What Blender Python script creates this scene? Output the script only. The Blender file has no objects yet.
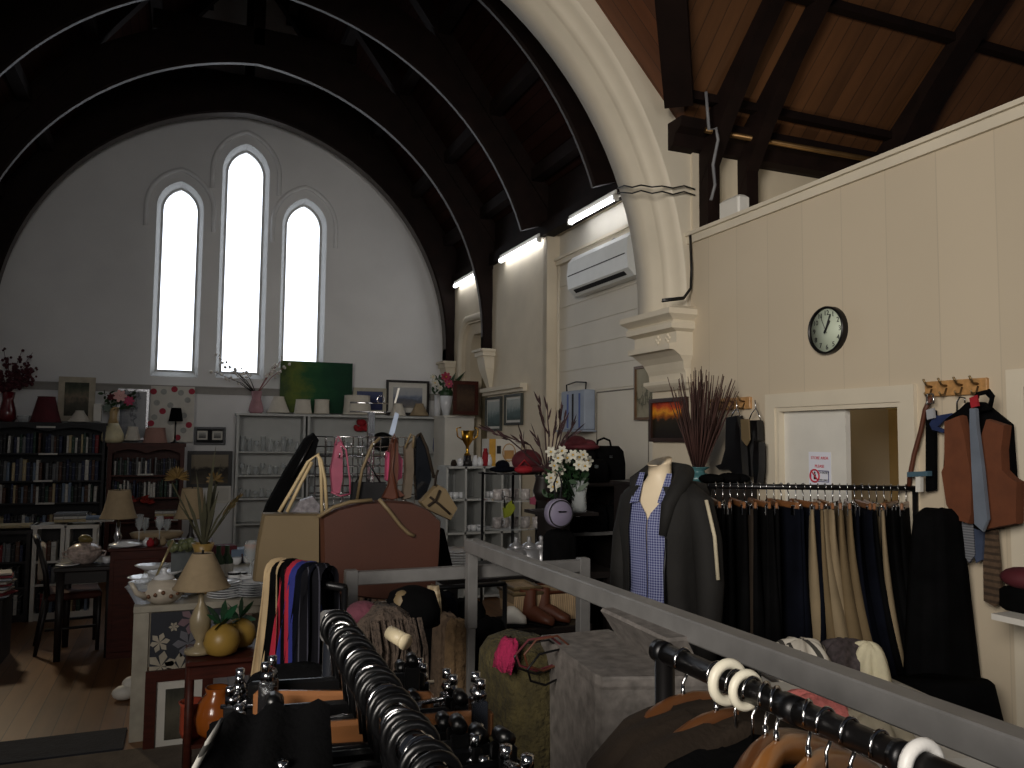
import bpy, math, random
from mathutils import Vector, Matrix
from mathutils.geometry import tessellate_polygon
rnd = random.Random(7)
PI = math.pi
scene = bpy.context.scene
COL = scene.collection
EYE = 1.8
# ---------------------------------------------------------------- camera survey
YAW, PITCH, ROLL, FPX = math.radians(22.2), math.radians(3.94), math.radians(.57), 800.0
FWD = Vector((math.sin(YAW)*math.cos(PITCH), math.cos(YAW)*math.cos(PITCH), math.sin(PITCH)))
_r = Vector((math.cos(YAW), -math.sin(YAW), 0)); _u = _r.cross(FWD)
RGT = math.cos(ROLL)*_r + math.sin(ROLL)*_u
UPV = -math.sin(ROLL)*_r + math.cos(ROLL)*_u
CAMP = Vector((0, 0, EYE))
def hit(ax, v, px, py):
    d = FPX*FWD + (px-512)*RGT + (384-py)*UPV
    return CAMP + d*((v-CAMP[ax])/d[ax])
def hx(X, px, py): return hit(0, X, px, py)
def hy(Y, px, py): return hit(1, Y, px, py)
def hz(Z, px, py): return hit(2, Z, px, py)
def rectY(Y, x0, y0, x1, y1):
    a, b = hy(Y, x0, (y0+y1)/2), hy(Y, x1, (y0+y1)/2)
    xm = (x0+x1)/2
    return a.x, b.x, hy(Y, xm, y1).z, hy(Y, xm, y0).z
def rectX(X, x0, y0, x1, y1):
    a, b = hx(X, x0, (y0+y1)/2), hx(X, x1, (y0+y1)/2)
    xm = (x0+x1)/2
    return a.y, b.y, hx(X, xm, y1).z, hx(X, xm, y0).z
cam = bpy.data.cameras.new('camera'); camo = bpy.data.objects.new('camera', cam); COL.objects.link(camo)
cam.sensor_width = 36; cam.lens = FPX*36/1024; cam.clip_start = .02
camo.matrix_world = Matrix.Translation(CAMP) @ Matrix((RGT, UPV, -FWD)).transposed().to_4x4()
scene.camera = camo

# ---------------------------------------------------------------- materials
def lin(c):
    return tuple((x/255/12.92 if x/255 <= .04045 else ((x/255+.055)/1.055)**2.4) for x in c)+(1,)
MATS = {}
def nodes(m):
    m.use_nodes = True; nt = m.node_tree
    return nt, nt.nodes['Principled BSDF']
def M(name, rgb, rough=.6, metal=0, var=.18, scale=9, bump=.0, spec=.5, emit=None, estr=0, trans=0, alpha=1, bscale=None, stretch=None, coat=0):
    if name in MATS: return MATS[name]
    m = bpy.data.materials.new(name); nt, b = nodes(m)
    b.inputs['Roughness'].default_value = rough; b.inputs['Metallic'].default_value = metal
    b.inputs['Specular IOR Level'].default_value = spec
    b.inputs['Transmission Weight'].default_value = trans
    b.inputs['Alpha'].default_value = alpha
    if coat: b.inputs['Coat Weight'].default_value = coat
    tc = nt.nodes.new('ShaderNodeTexCoord'); mp = nt.nodes.new('ShaderNodeMapping')
    nt.links.new(tc.outputs['Object'], mp.inputs['Vector'])
    if stretch: mp.inputs['Scale'].default_value = stretch
    nz = nt.nodes.new('ShaderNodeTexNoise'); nz.inputs['Scale'].default_value = scale; nz.inputs['Detail'].default_value = 5
    nt.links.new(mp.outputs[0], nz.inputs['Vector'])
    rp = nt.nodes.new('ShaderNodeValToRGB'); c = lin(rgb)
    rp.color_ramp.elements[0].color = tuple(x*(1-var) for x in c[:3])+(1,); rp.color_ramp.elements[0].position = .3
    rp.color_ramp.elements[1].color = tuple(min(1, x*(1+var)) for x in c[:3])+(1,); rp.color_ramp.elements[1].position = .7
    nt.links.new(nz.outputs['Fac'], rp.inputs[0]); nt.links.new(rp.outputs[0], b.inputs['Base Color'])
    if bump:
        n2 = nt.nodes.new('ShaderNodeTexNoise'); n2.inputs['Scale'].default_value = bscale or scale*6; n2.inputs['Detail'].default_value = 3
        nt.links.new(mp.outputs[0], n2.inputs['Vector'])
        bp = nt.nodes.new('ShaderNodeBump'); bp.inputs['Strength'].default_value = bump; bp.inputs['Distance'].default_value = .02
        nt.links.new(n2.outputs['Fac'], bp.inputs['Height']); nt.links.new(bp.outputs[0], b.inputs['Normal'])
    if emit: b.inputs['Emission Color'].default_value = lin(emit); b.inputs['Emission Strength'].default_value = estr
    MATS[name] = m; return m
def math_node(nt, op, a, b=None):
    n = nt.nodes.new('ShaderNodeMath'); n.operation = op
    for i, x in enumerate((a, b)):
        if x is None: continue
        if isinstance(x, (int, float)): n.inputs[i].default_value = x
        else: nt.links.new(x, n.inputs[i])
    return n.outputs[0]
def M_lines(name, rgb, axis, step, width=.012, dark=.6, rough=.6, var=.12, scale=3, tone=.0, grain=None, off=0.0, bump=.4):
    """painted or bare boards: grooves every `step` metres along object axis `axis`, a tone per board"""
    m = bpy.data.materials.new(name); nt, b = nodes(m); b.inputs['Roughness'].default_value = rough; b.inputs['Specular IOR Level'].default_value = .5 if rough < .9 else .05
    tc = nt.nodes.new('ShaderNodeTexCoord'); sx = nt.nodes.new('ShaderNodeSeparateXYZ'); nt.links.new(tc.outputs['Object'], sx.inputs[0])
    q = math_node(nt, 'DIVIDE', math_node(nt, 'ADD', sx.outputs[axis], off+100), step)
    fr = math_node(nt, 'FRACT', q); fl = math_node(nt, 'FLOOR', q)
    g = math_node(nt, 'LESS_THAN', fr, width/step)
    wn = nt.nodes.new('ShaderNodeTexWhiteNoise'); wn.noise_dimensions = '1D'; nt.links.new(fl, wn.inputs['W'])
    nz = nt.nodes.new('ShaderNodeTexNoise'); nz.inputs['Scale'].default_value = scale; nz.inputs['Detail'].default_value = 6
    mp = nt.nodes.new('ShaderNodeMapping'); nt.links.new(tc.outputs['Object'], mp.inputs[0])
    if grain: mp.inputs['Scale'].default_value = grain
    nt.links.new(mp.outputs[0], nz.inputs['Vector'])
    k = math_node(nt, 'ADD', math_node(nt, 'MULTIPLY', wn.outputs['Value'], tone), math_node(nt, 'MULTIPLY', math_node(nt, 'SUBTRACT', nz.outputs['Fac'], .5), var*4))
    k = math_node(nt, 'ADD', k, 1-tone/2)
    k = math_node(nt, 'MULTIPLY', k, math_node(nt, 'SUBTRACT', 1.0, math_node(nt, 'MULTIPLY', g, dark)))
    mx = nt.nodes.new('ShaderNodeMix'); mx.data_type = 'RGBA'; mx.blend_type = 'MULTIPLY'; mx.inputs['Factor'].default_value = 1
    mx.inputs['A'].default_value = lin(rgb)
    cb = nt.nodes.new('ShaderNodeCombineXYZ')
    for i in range(3): nt.links.new(k, cb.inputs[i])
    nt.links.new(cb.outputs[0], mx.inputs['B']); nt.links.new(mx.outputs['Result'], b.inputs['Base Color'])
    if bump:
        bp = nt.nodes.new('ShaderNodeBump'); bp.invert = True; bp.inputs['Strength'].default_value = bump; bp.inputs['Distance'].default_value = .01
        nt.links.new(g, bp.inputs['Height']); nt.links.new(bp.outputs[0], b.inputs['Normal'])
    MATS[name] = m; return m
def M_emit(name, rgb, s):
    m = bpy.data.materials.new(name); m.use_nodes = True; nt = m.node_tree; nt.nodes.clear()
    e = nt.nodes.new('ShaderNodeEmission'); o = nt.nodes.new('ShaderNodeOutputMaterial')
    e.inputs[0].default_value = lin(rgb); e.inputs[1].default_value = s
    nt.links.new(e.outputs[0], o.inputs[0]); MATS[name] = m; return m
def M_art(name, stops, scale=3, direction='Z', warp=1.0, rough=.5, rng=(0, 1)):
    """painted picture: a colour ramp along an object axis, broken up by noise"""
    m = bpy.data.materials.new(name); nt, b = nodes(m); b.inputs['Roughness'].default_value = rough; b.inputs['Specular IOR Level'].default_value = .15
    tc = nt.nodes.new('ShaderNodeTexCoord'); sx = nt.nodes.new('ShaderNodeSeparateXYZ'); nt.links.new(tc.outputs['Generated'], sx.inputs[0])
    nz = nt.nodes.new('ShaderNodeTexNoise'); nz.inputs['Scale'].default_value = scale; nz.inputs['Detail'].default_value = 7; nz.inputs['Roughness'].default_value = .65
    nt.links.new(tc.outputs['Generated'], nz.inputs['Vector'])
    k = math_node(nt, 'ADD', sx.outputs['XYZ'.index(direction)], math_node(nt, 'MULTIPLY', math_node(nt, 'SUBTRACT', nz.outputs['Fac'], .5), warp))
    rp = nt.nodes.new('ShaderNodeValToRGB'); els = rp.color_ramp.elements
    els[0].position = stops[0][0]; els[0].color = lin(stops[0][1]); els[1].position = stops[-1][0]; els[1].color = lin(stops[-1][1])
    for p, c in stops[1:-1]:
        e = els.new(p); e.color = lin(c)
    nt.links.new(k, rp.inputs[0]); nt.links.new(rp.outputs[0], b.inputs['Base Color'])
    MATS[name] = m; return m
def M_check(name, c1, c2, sz):
    """small woven check: stripes both ways"""
    m = bpy.data.materials.new(name); nt, b = nodes(m); b.inputs['Roughness'].default_value = .8
    tc = nt.nodes.new('ShaderNodeTexCoord'); sx = nt.nodes.new('ShaderNodeSeparateXYZ'); nt.links.new(tc.outputs['Object'], sx.inputs[0])
    s = None
    for ax in (0, 2):
        fr = math_node(nt, 'FRACT', math_node(nt, 'DIVIDE', math_node(nt, 'ADD', sx.outputs[ax], 50), sz))
        g = math_node(nt, 'GREATER_THAN', fr, .55)
        s = g if s is None else math_node(nt, 'ADD', s, g)
    rp = nt.nodes.new('ShaderNodeValToRGB'); rp.color_ramp.elements[0].color = lin(c1); rp.color_ramp.elements[1].color = lin(c2)
    nt.links.new(math_node(nt, 'MULTIPLY', s, .5), rp.inputs[0]); nt.links.new(rp.outputs[0], b.inputs['Base Color'])
    MATS[name] = m; return m

# ---------------------------------------------------------------- mesh builder
class MB:
    def __init__(s): s.v = []; s.f = []; s.mi = []; s.sm = []; s.m = 0
    def mat(s, i): s.m = i; return s
    def add(s, vs, fs, smooth=False, T=None):
        o = len(s.v)
        for p in vs:
            p = Vector(p)
            if T is not None: p = T @ p
            s.v.append(p)
        for f in fs: s.f.append([i+o for i in f]); s.mi.append(s.m); s.sm.append(smooth)
        return s
    def box(s, c, d, T=None, rz=0, bev=0):
        x, y, z = d[0]/2, d[1]/2, d[2]/2
        if rz or T is None: R = Matrix.Translation(Vector(c)) @ Matrix.Rotation(rz, 4, 'Z')
        else: R = Matrix.Translation(Vector(c))
        if T is not None: R = T @ R
        if not bev:
            vs = [(a*x, b*y, e*z) for a in (-1, 1) for b in (-1, 1) for e in (-1, 1)]
            return s.add(vs, [(0, 1, 3, 2), (4, 6, 7, 5), (0, 4, 5, 1), (2, 3, 7, 6), (0, 2, 6, 4), (1, 5, 7, 3)], T=R)
        k = min(bev, x*.9, y*.9, z*.9)
        rings = []
        for zz, ins in ((-z, k), (-z+k, 0), (z-k, 0), (z, k)):
            X, Y = x-ins, y-ins; q = k*.6 if ins == 0 else k*.6
            rings.append([(X, -Y+q, zz), (X, Y-q, zz), (X-q, Y, zz), (-X+q, Y, zz), (-X, Y-q, zz), (-X, -Y+q, zz), (-X+q, -Y, zz), (X-q, -Y, zz)])
        return s.loft(rings, T=R, smooth=False)
    def span(s, x0, x1, y0, y1, z0, z1, T=None):
        return s.box(((x0+x1)/2, (y0+y1)/2, (z0+z1)/2), (abs(x1-x0), abs(y1-y0), abs(z1-z0)), T)
    def loft(s, rings, T=None, smooth=True, caps=True, closed=True):
        n = len(rings[0]); vs = [p for r in rings for p in r]; fs = []
        for i in range(len(rings)-1):
            for j in range(n if closed else n-1):
                k = (j+1) % n
                fs.append((i*n+j, i*n+k, (i+1)*n+k, (i+1)*n+j))
        if caps and closed:
            fs.append(tuple(reversed(range(n)))); fs.append(tuple((len(rings)-1)*n+j for j in range(n)))
        return s.add(vs, fs, smooth, T)
    def tube(s, pts, r, n=8, T=None, smooth=True, closed=False, caps=True):
        pts = [Vector(p) for p in pts]; L = len(pts); rings = []; prev = None
        for i, p in enumerate(pts):
            a = pts[(i-1) % L] if (closed or i > 0) else p; b = pts[(i+1) % L] if (closed or i < L-1) else p
            t = (b-a); t = t.normalized() if t.length > 1e-9 else Vector((0, 0, 1))
            if prev is None: u = t.orthogonal().normalized()
            else:
                u = prev - t*prev.dot(t); u = u.normalized() if u.length > 1e-6 else t.orthogonal().normalized()
            prev = u; w = t.cross(u); rr = r[i] if isinstance(r, (list, tuple)) else r
            rings.append([p+rr*(math.cos(2*PI*k/n)*u+math.sin(2*PI*k/n)*w) for k in range(n)])
        if closed: rings.append(rings[0])
        return s.loft(rings, T, smooth, caps and not closed)
    def lathe(s, prof, c=(0, 0, 0), n=20, T=None, smooth=True, caps=True, sx=1, sy=1):
        rings = [[(c[0]+r*sx*math.cos(2*PI*k/n), c[1]+r*sy*math.sin(2*PI*k/n), c[2]+z) for k in range(n)] for r, z in prof]
        return s.loft(rings, T, smooth, caps)
    def ball(s, c, r, n=10, m=6, T=None):
        if not isinstance(r, (tuple, list)): r = (r, r, r)
        rings = []
        for i in range(m+1):
            a = PI*(.04+.92*i/m)-PI/2
            rings.append([(c[0]+r[0]*math.cos(a)*math.cos(2*PI*k/n), c[1]+r[1]*math.cos(a)*math.sin(2*PI*k/n), c[2]+r[2]*math.sin(a)) for k in range(n)])
        return s.loft(rings, T, True)
    def prism(s, poly, a, b, plane='xz', T=None):
        """extrude a 2-D outline from a to b along the remaining axis"""
        def p3(u, w, t): return {'xz': (u, t, w), 'yz': (t, u, w), 'xy': (u, w, t)}[plane]
        n = len(poly); vs = [p3(u, w, a) for u, w in poly]+[p3(u, w, b) for u, w in poly]
        tri = tessellate_polygon([[Vector((u, w, 0)) for u, w in poly]])
        fs = [tuple(t) for t in tri]+[tuple(i+n for i in reversed(t)) for t in tri]
        fs += [(i, (i+1) % n, n+(i+1) % n, n+i) for i in range(n)]
        return s.add(vs, fs, False, T)
    def sheet(s, fn, nu, nv, T=None, smooth=True):
        vs = [fn(i/nu, j/nv) for i in range(nu+1) for j in range(nv+1)]
        fs = [(i*(nv+1)+j, (i+1)*(nv+1)+j, (i+1)*(nv+1)+j+1, i*(nv+1)+j+1) for i in range(nu) for j in range(nv)]
        return s.add(vs, fs, smooth, T)
    def leaf(s, a, b, w, T=None, droop=0):
        a, b = Vector(a), Vector(b); d = b-a; sd = d.cross(Vector((rnd.uniform(-1, 1), rnd.uniform(-1, 1), .3)))
        sd = sd.normalized()*w/2 if sd.length > 1e-6 else Vector((w/2, 0, 0))
        m1 = a+d*.35; m2 = a+d*.7+Vector((0, 0, -droop*.4)); b = b+Vector((0, 0, -droop))
        return s.add([a, m1-sd, m1+sd, m2-sd*.8, m2+sd*.8, b], [(0, 1, 2), (1, 3, 4, 2), (3, 5, 4)], True, T)
    def build(s, name, mats, parent=None, loc=None, rz=0, label=None, cat=None, group=None, kind=None, fix=True):
        me = bpy.data.meshes.new(name); me.from_pydata(s.v, [], s.f)
        if not isinstance(mats, (list, tuple)): mats = [mats]
        for m in mats: me.materials.append(m)
        for p, i, q in zip(me.polygons, s.mi, s.sm): p.material_index = i; p.use_smooth = q
        if fix:
            import bmesh
            bm = bmesh.new(); bm.from_mesh(me); bmesh.ops.recalc_face_normals(bm, faces=bm.faces); bm.to_mesh(me); bm.free()
        me.update()
        o = bpy.data.objects.new(name, me); COL.objects.link(o)
        if parent is not None: o.parent = parent
        if loc is not None: o.location = loc
        o.rotation_euler = (0, 0, rz)
        tag(o, label, cat, group, kind); return o
def tag(o, label=None, cat=None, group=None, kind=None):
    for k, x in (('label', label), ('category', cat), ('group', group), ('kind', kind)):
        if x: o[k] = x
    return o
def thing(name, label, cat, loc=(0, 0, 0), rz=0, group=None):
    o = bpy.data.objects.new(name, None); COL.objects.link(o); o.empty_display_size = .05
    o.location = loc; o.rotation_euler = (0, 0, rz); return tag(o, label, cat, group)
def copy_tree(o, parent=None, loc=None, rz=None, label=None, group=None):
    c = o.copy(); COL.objects.link(c)
    if parent is not None: c.parent = parent
    if loc is not None: c.location = loc
    if rz is not None: c.rotation_euler = (0, 0, rz)
    if label: c['label'] = label
    if group: c['group'] = group
    for ch in list(o.children): copy_tree(ch, c)
    return c
def struct(name, mb, mats, parent=None, **k):
    return mb.build(name, mats, parent, kind=None if parent is not None else 'structure', **k)
def arc(c, r, a0, a1, n): return [(c[0]+r*math.cos(a0+(a1-a0)*i/n), c[1]+r*math.sin(a0+(a1-a0)*i/n)) for i in range(n+1)]
ORD = ['first', 'second', 'third', 'fourth', 'fifth', 'sixth', 'seventh', 'eighth', 'ninth', 'tenth', 'eleventh', 'twelfth', 'thirteenth', 'fourteenth', 'fifteenth', 'sixteenth', 'seventeenth', 'eighteenth', 'nineteenth', 'twentieth', 'twenty-first', 'twenty-second', 'twenty-third', 'twenty-fourth', 'twenty-fifth', 'twenty-sixth', 'twenty-seventh', 'twenty-eighth', 'twenty-ninth', 'thirtieth']

# ---------------------------------------------------------------- shared materials
m_plaster = M('grey_plaster', (226, 226, 226), .85, var=.05, scale=1.5)
m_cream = M('cream_paint', (206, 194, 172), .7, var=.07, scale=2.2)
m_trim = M('cream_trim', (210, 200, 180), .6, var=.06, scale=3)
m_white = M('white_laminate', (200, 200, 196), .5, var=.05, scale=5)
m_whitep = M('white_paint', (215, 212, 204), .5, var=.05, scale=5)
m_board = M_lines('painted_vertical_boards', (198, 184, 161), 1, .31, .006, .13, .6, .03, 1.2, .05, bump=.08, off=.12)
m_weather = M('painted_weatherboard', (205, 199, 186), .55, var=.06, scale=2)
m_floor = M_lines('floor_planks', (120, 84, 52), 0, .13, .006, .6, .42, .22, 2.2, .45, (5, .7, 1), bump=.3)
m_dkwood = M('dark_roof_timber', (25, 15, 12), .7, var=.3, scale=6, spec=.15)
m_lip = M('timber_lit_edge', (70, 62, 56), .5, var=.25, scale=5)  # lighter colour paints the lit lip along the rib soffits
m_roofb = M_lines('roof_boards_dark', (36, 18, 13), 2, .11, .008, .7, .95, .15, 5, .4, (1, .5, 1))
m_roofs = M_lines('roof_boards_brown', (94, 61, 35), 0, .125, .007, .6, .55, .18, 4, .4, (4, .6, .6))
m_pane = M_emit('daylight_frosted_glass', (236, 244, 255), 2.6)
m_tube = M_emit('fluorescent_tube_glow', (248, 250, 255), 10.0)
m_black = M('black_cloth', (10, 10, 11), .95, var=.35, scale=8, bump=.15, bscale=120, spec=.05)
m_navy = M('navy_cloth', (12, 14, 22), .95, var=.3, scale=8, bump=.15, bscale=120, spec=.05)
m_charc = M('charcoal_cloth', (38, 38, 40), .88, var=.25, scale=7, bump=.15, bscale=100, spec=.25)
m_brncloth = M('dark_brown_cloth', (42, 34, 27), .88, var=.25, scale=7, bump=.15, bscale=110, spec=.2)
m_khaki = M('khaki_cloth', (132, 116, 90), .85, var=.12, scale=6, bump=.1, bscale=110)
m_khaki2 = M('olive_khaki_cloth', (106, 89, 62), .85, var=.12, scale=6, bump=.1, bscale=110)
m_chrome = M('chrome', (190, 190, 192), .16, 1, var=.05)
m_steel = M('grey_painted_steel', (112, 111, 110), .45, .1, var=.14, scale=14)
m_dkmetal = M('black_metal', (22, 22, 24), .35, .5, var=.2)
m_gun = M('dark_chrome_pipe', (48, 46, 46), .36, .85, var=.1)
m_blkplast = M('black_plastic', (9, 9, 10), .3, var=.2)
m_wood = M('varnished_wood', (128, 84, 50), .35, var=.25, scale=8, stretch=(1, 6, 6), coat=.3)
m_wood2 = M('pale_wood', (176, 132, 82), .4, var=.2, scale=8, stretch=(1, 6, 6))
m_redwood = M('red_brown_wood', (66, 28, 19), .5, var=.3, scale=7, stretch=(1, 1, 6), spec=.25)
m_ebony = M('dark_stained_wood', (25, 19, 18), .5, var=.3, scale=7, stretch=(1, 1, 5))
m_blkwood = M('black_painted_wood', (22, 22, 25), .6, var=.2, scale=7)
m_paper = M('paper_white', (205, 202, 194), .8, var=.06)
m_linen = M('beige_lampshade_linen', (150, 132, 104), .85, var=.08, scale=25, bump=.1, bscale=200)
m_whitelin = M('white_lampshade_linen', (206, 200, 188), .85, var=.05, scale=25)
m_china = M('white_china', (220, 222, 226), .14, var=.03, coat=.4)
m_glass = M('clear_glass', (214, 220, 222), .08, var=.02, alpha=.34)
m_gold = M('gold_metal', (196, 150, 60), .28, 1, var=.15)
m_tan = M('tan_vinyl', (110, 94, 67), .6, var=.08, scale=4, bump=.05)
m_leather = M('brown_leather', (84, 44, 27), .5, var=.14, scale=5, bump=.06)
m_suede = M('rust_suede', (100, 54, 29), .85, var=.16, scale=10, bump=.08)
m_green = M('dark_green_leaf', (34, 62, 34), .5, var=.3, scale=20)
m_stone = M('grey_marbled_stone', (104, 99, 95), .6, var=.34, scale=34, bump=.12, bscale=60)
m_red = M('red_cloth', (150, 22, 34), .8, var=.15)
m_maroon = M('maroon_cloth', (82, 20, 30), .8, var=.2)
m_pink = M('pink_plastic', (156, 76, 98), .45, var=.2)
# ================================================================ ROOM SHELL
W, GY, CX, LX, PX_ = 3.65, 11.6, .66, -2.33, 3.4
RIDGE, SL = 8.6, 1.33
def roofz(x): return RIDGE-SL*abs(x-CX)
def lancet(x0, x1, zb, zs, zt, n=10):
    """pointed opening outline, counter-clockwise from lower left"""
    w = x1-x0; h = zt-zs; R = (w*w/4+h*h)/w
    a = math.asin(min(1, h/R)); pts = [(x0, zb), (x1, zb)]
    pts += [(x1-R+R*math.cos(a*i/n), zs+R*math.sin(a*i/n)) for i in range(n+1)]
    pts += [(x0+R-R*math.cos(a*(n-i)/n), zs+R*math.sin(a*(n-i)/n)) for i in range(1, n+1)]
    return pts
def holed(mb, outer, holes, fn):
    loops = [outer]+holes; flat = [p for l in loops for p in l]
    tri = tessellate_polygon([[Vector((u, w, 0)) for u, w in l] for l in loops])
    mb.add([fn(u, w) for u, w in flat], [tuple(t) for t in tri])
struct('floor', MB().span(-6, 6, -3, 12, -.1, 0), m_floor)
wins = []
for (x0, x1, yb, yt, ys) in ((156, 192.5, 370, 186, 208), (221, 258.5, 372, 148, 172), (283.5, 318.5, 362, 203, 226)):
    a, b = hy(GY, x0, yb), hy(GY, x1, yb); xm = (x0+x1)/2
    wins.append((a.x, b.x, (a.z+b.z)/2, hy(GY, xm+3, ys).z, hy(GY, xm+4, yt).z))
mb = MB(); holes = []
for x0, x1, zb, zs, zt in wins: holes.append(lancet(x0-.07, x1+.07, zb-.09, zs, zt+.07))
vc = [(CX+.16*math.cos(2*PI*i/12), 7.18+.1*math.sin(2*PI*i/12)) for i in range(12)]
holes.append(vc)
holed(mb, [(LX-.3, -.05), (W+.3, -.05), (W+.3, roofz(W+.3)+.3), (CX, RIDGE+.3), (LX-.3, roofz(LX-.3)+.3)], holes, lambda u, w: (u, GY, w))
struct('wall_back', mb, m_plaster)
for i, (x0, x1, zb, zs, zt) in enumerate(wins):
    root = thing('window_%d' % (i+1), None, None, ((x0+x1)/2, GY, zb)); root['kind'] = 'structure'
    T = Matrix.Translation((-(x0+x1)/2, -GY, -zb))
    o1 = lancet(x0-.07, x1+.07, zb-.09, zs, zt+.07); o2 = lancet(x0-.02, x1+.02, zb-.02, zs, zt+.02); o3 = lancet(x0+.01, x1-.01, zb+.01, zs, zt-.01)
    fr = MB(); fr.loft([[(u, GY, w) for u, w in o1], [(u, GY+.13, w) for u, w in o2], [(u, GY+.14, w) for u, w in o3], [(u, GY+.2, w) for u, w in o3]], T, False, False)
    fro = fr.build('frame', M('grey_window_stone', (178, 177, 174), .8, var=.06), root)
    hm = lancet(x0-.2, x1+.2, zs-.12, zs, zt+.23)
    pts = [(u, GY-.012, w) for u, w in hm[2:]]
    pts = [(x1+.2, GY-.012, zs-.28)]+pts+[(x0-.2, GY-.012, zs-.28)]
    hood = MB().tube(pts, .032, 8, T); hood.build('hood_mould', m_plaster, root)
    MB().prism(o3, GY+.18, GY+.2, 'xz', T).build('pane', m_pane, fro)
root = thing('window_4', None, None, (CX, GY, 7.18)); root['kind'] = 'structure'
T = Matrix.Translation((-CX, -GY, -7.18))
MB().loft([[(u, GY, w) for u, w in vc], [(u, GY+.1, w) for u, w in vc]], T, False, False).build('frame', m_plaster, root)
MB().prism(vc, GY+.1, GY+.12, 'xz', T).build('pane', m_pane, root)
zr = hy(GY, 125, 388).z
struct('trim_1', MB().span(LX, W, GY-.03, GY, zr-.035, zr+.035).span(LX, W, GY-.06, GY, zr+.03, zr+.05).span(LX, W, GY-.045, GY, zr-.05, zr-.035), M('grey_rail_paint', (150, 147, 142), .8, var=.06))  # rail colour darkened to stand in for its shadow line
# left wall of the far bay, right wall with a blind lancet niche
struct('wall_left', MB().span(LX-.2, LX, 5.4, GY, 0, 4.2), m_plaster)
na, nb = hx(W, 488, 360).y, hx(W, 462, 360).y
niche = lancet(na, nb, .9, 3.05, hx(W, 474, 322).z)
mb = MB(); holed(mb, [(7.95, 0), (GY, 0), (GY, 4.1), (7.95, 4.1)], [niche], lambda u, w: (W, u, w))
inner = lancet(na+.09, nb-.09, .9, 3.0, hx(W, 474, 322).z-.14)
mb.loft([[(W, u, w) for u, w in niche], [(W+.05, u, w) for u, w in niche], [(W+.09, u, w) for u, w in inner], [(W+.28, u, w) for u, w in inner]], None, False, False)
mb.mat(1).prism(inner, W+.27, W+.29, 'yz')
struct('wall_right', mb, [m_cream, M('olive_niche_paint', (128, 118, 92), .8)])
struct('trim_2', MB().tube([(W-.005, u, w) for u, w in lancet(na-.05, nb+.05, 1.9, 3.08, hx(W, 474, 322).z+.07)[1:]], .05, 8), m_trim)
struct('wall_pier', MB().span(W, 3.84, 7.95, 8.05, 0, 4.1), m_cream)
# weatherboard bay
XW = 3.8; mb = MB(); z = 2.3
mb.span(XW, XW+.1, 5.3, 7.95, 0, 4.3)
while z < 3.72:
    h = min(.235, 3.72-z)
    mb.prism([(XW-.014, z), (XW+.001, z), (XW+.001, z+h), (XW-.004, z+h)], 5.3, 7.95, 'xz'); z += .235
struct('wall_weatherboard', mb, m_weather)
mb = MB(); mb.span(XW-.03, XW, 5.3, 7.02, 0, 2.28)
mb.mat(1).span(XW-.034, XW-.03, 5.3, 7.0, 2.262, 2.275); mb.span(XW-.034, XW-.03, 7.0, 7.012, 0, 2.275); mb.span(XW-.034, XW-.03, 6.05, 6.06, 0, 2.262)
struct('trim_3', mb, [m_weather, M('shadow_gap_paint', (104, 99, 90), .8)])
struct('trim_4', MB().span(XW-.05, XW, 5.3, 7.95, 3.72, 3.78).span(XW-.07, XW, 5.3, 7.95, 3.77, 3.8).tube([(XW-.015, 7.93, 0), (XW-.015, 7.93, 3.72)], .018, 6), m_trim)
struct('wall_plate', MB().span(W-.03, XW+.1, 5.3, 7.95, 4.08, 4.14).span(W-.02, W+.2, 7.95, GY, 4.08, 4.14), m_cream)
# roof of the far bay
mb = MB()
for sg in (1, -1):
    xe = W+.25 if sg > 0 else LX-.25
    mb.prism([(CX, RIDGE), (xe, roofz(xe)), (xe, roofz(xe)+.08), (CX, RIDGE+.1)], 5.3, GY+.05, 'xz')
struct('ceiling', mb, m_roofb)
# ribs
RC, RZ, RR = .43, 3.12, 3.09
def rib_outline(z0, dep=.44):
    inn, out = [], []
    amax = math.acos((CX-RC)/RR)
    N = 28
    for i in range(N+1):
        a = amax*i/N
        x, z_ = RC+RR*math.cos(a), RZ+RR*math.sin(a)
        r2 = RR+dep
        while True:
            X, Z = RC+r2*math.cos(a), RZ+r2*math.sin(a)
            if (X <= W+.0 or Z > 4.12 and X <= W+.25) and Z < min(roofz(X)-.02, 6.72): break
            r2 -= .01
        if i == N: X = CX
        inn.append((x, z_)); out.append((X, Z))
    if z0 < RZ: inn.insert(0, (RC+RR, z0)); out.insert(0, (W, z0))
    else:
        k = [i for i, p in enumerate(inn) if p[1] >= z0]; k0 = k[0]
        inn, out = inn[k0:], out[k0:]; out = [(max(o[0], n_[0]+.05), max(o[1], z0)) for o, n_ in zip(out, inn)]
    return inn, out
TRIM = [5]
def trim_name(): n = 'trim_%d' % TRIM[0]; TRIM[0] += 1; return n
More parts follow.
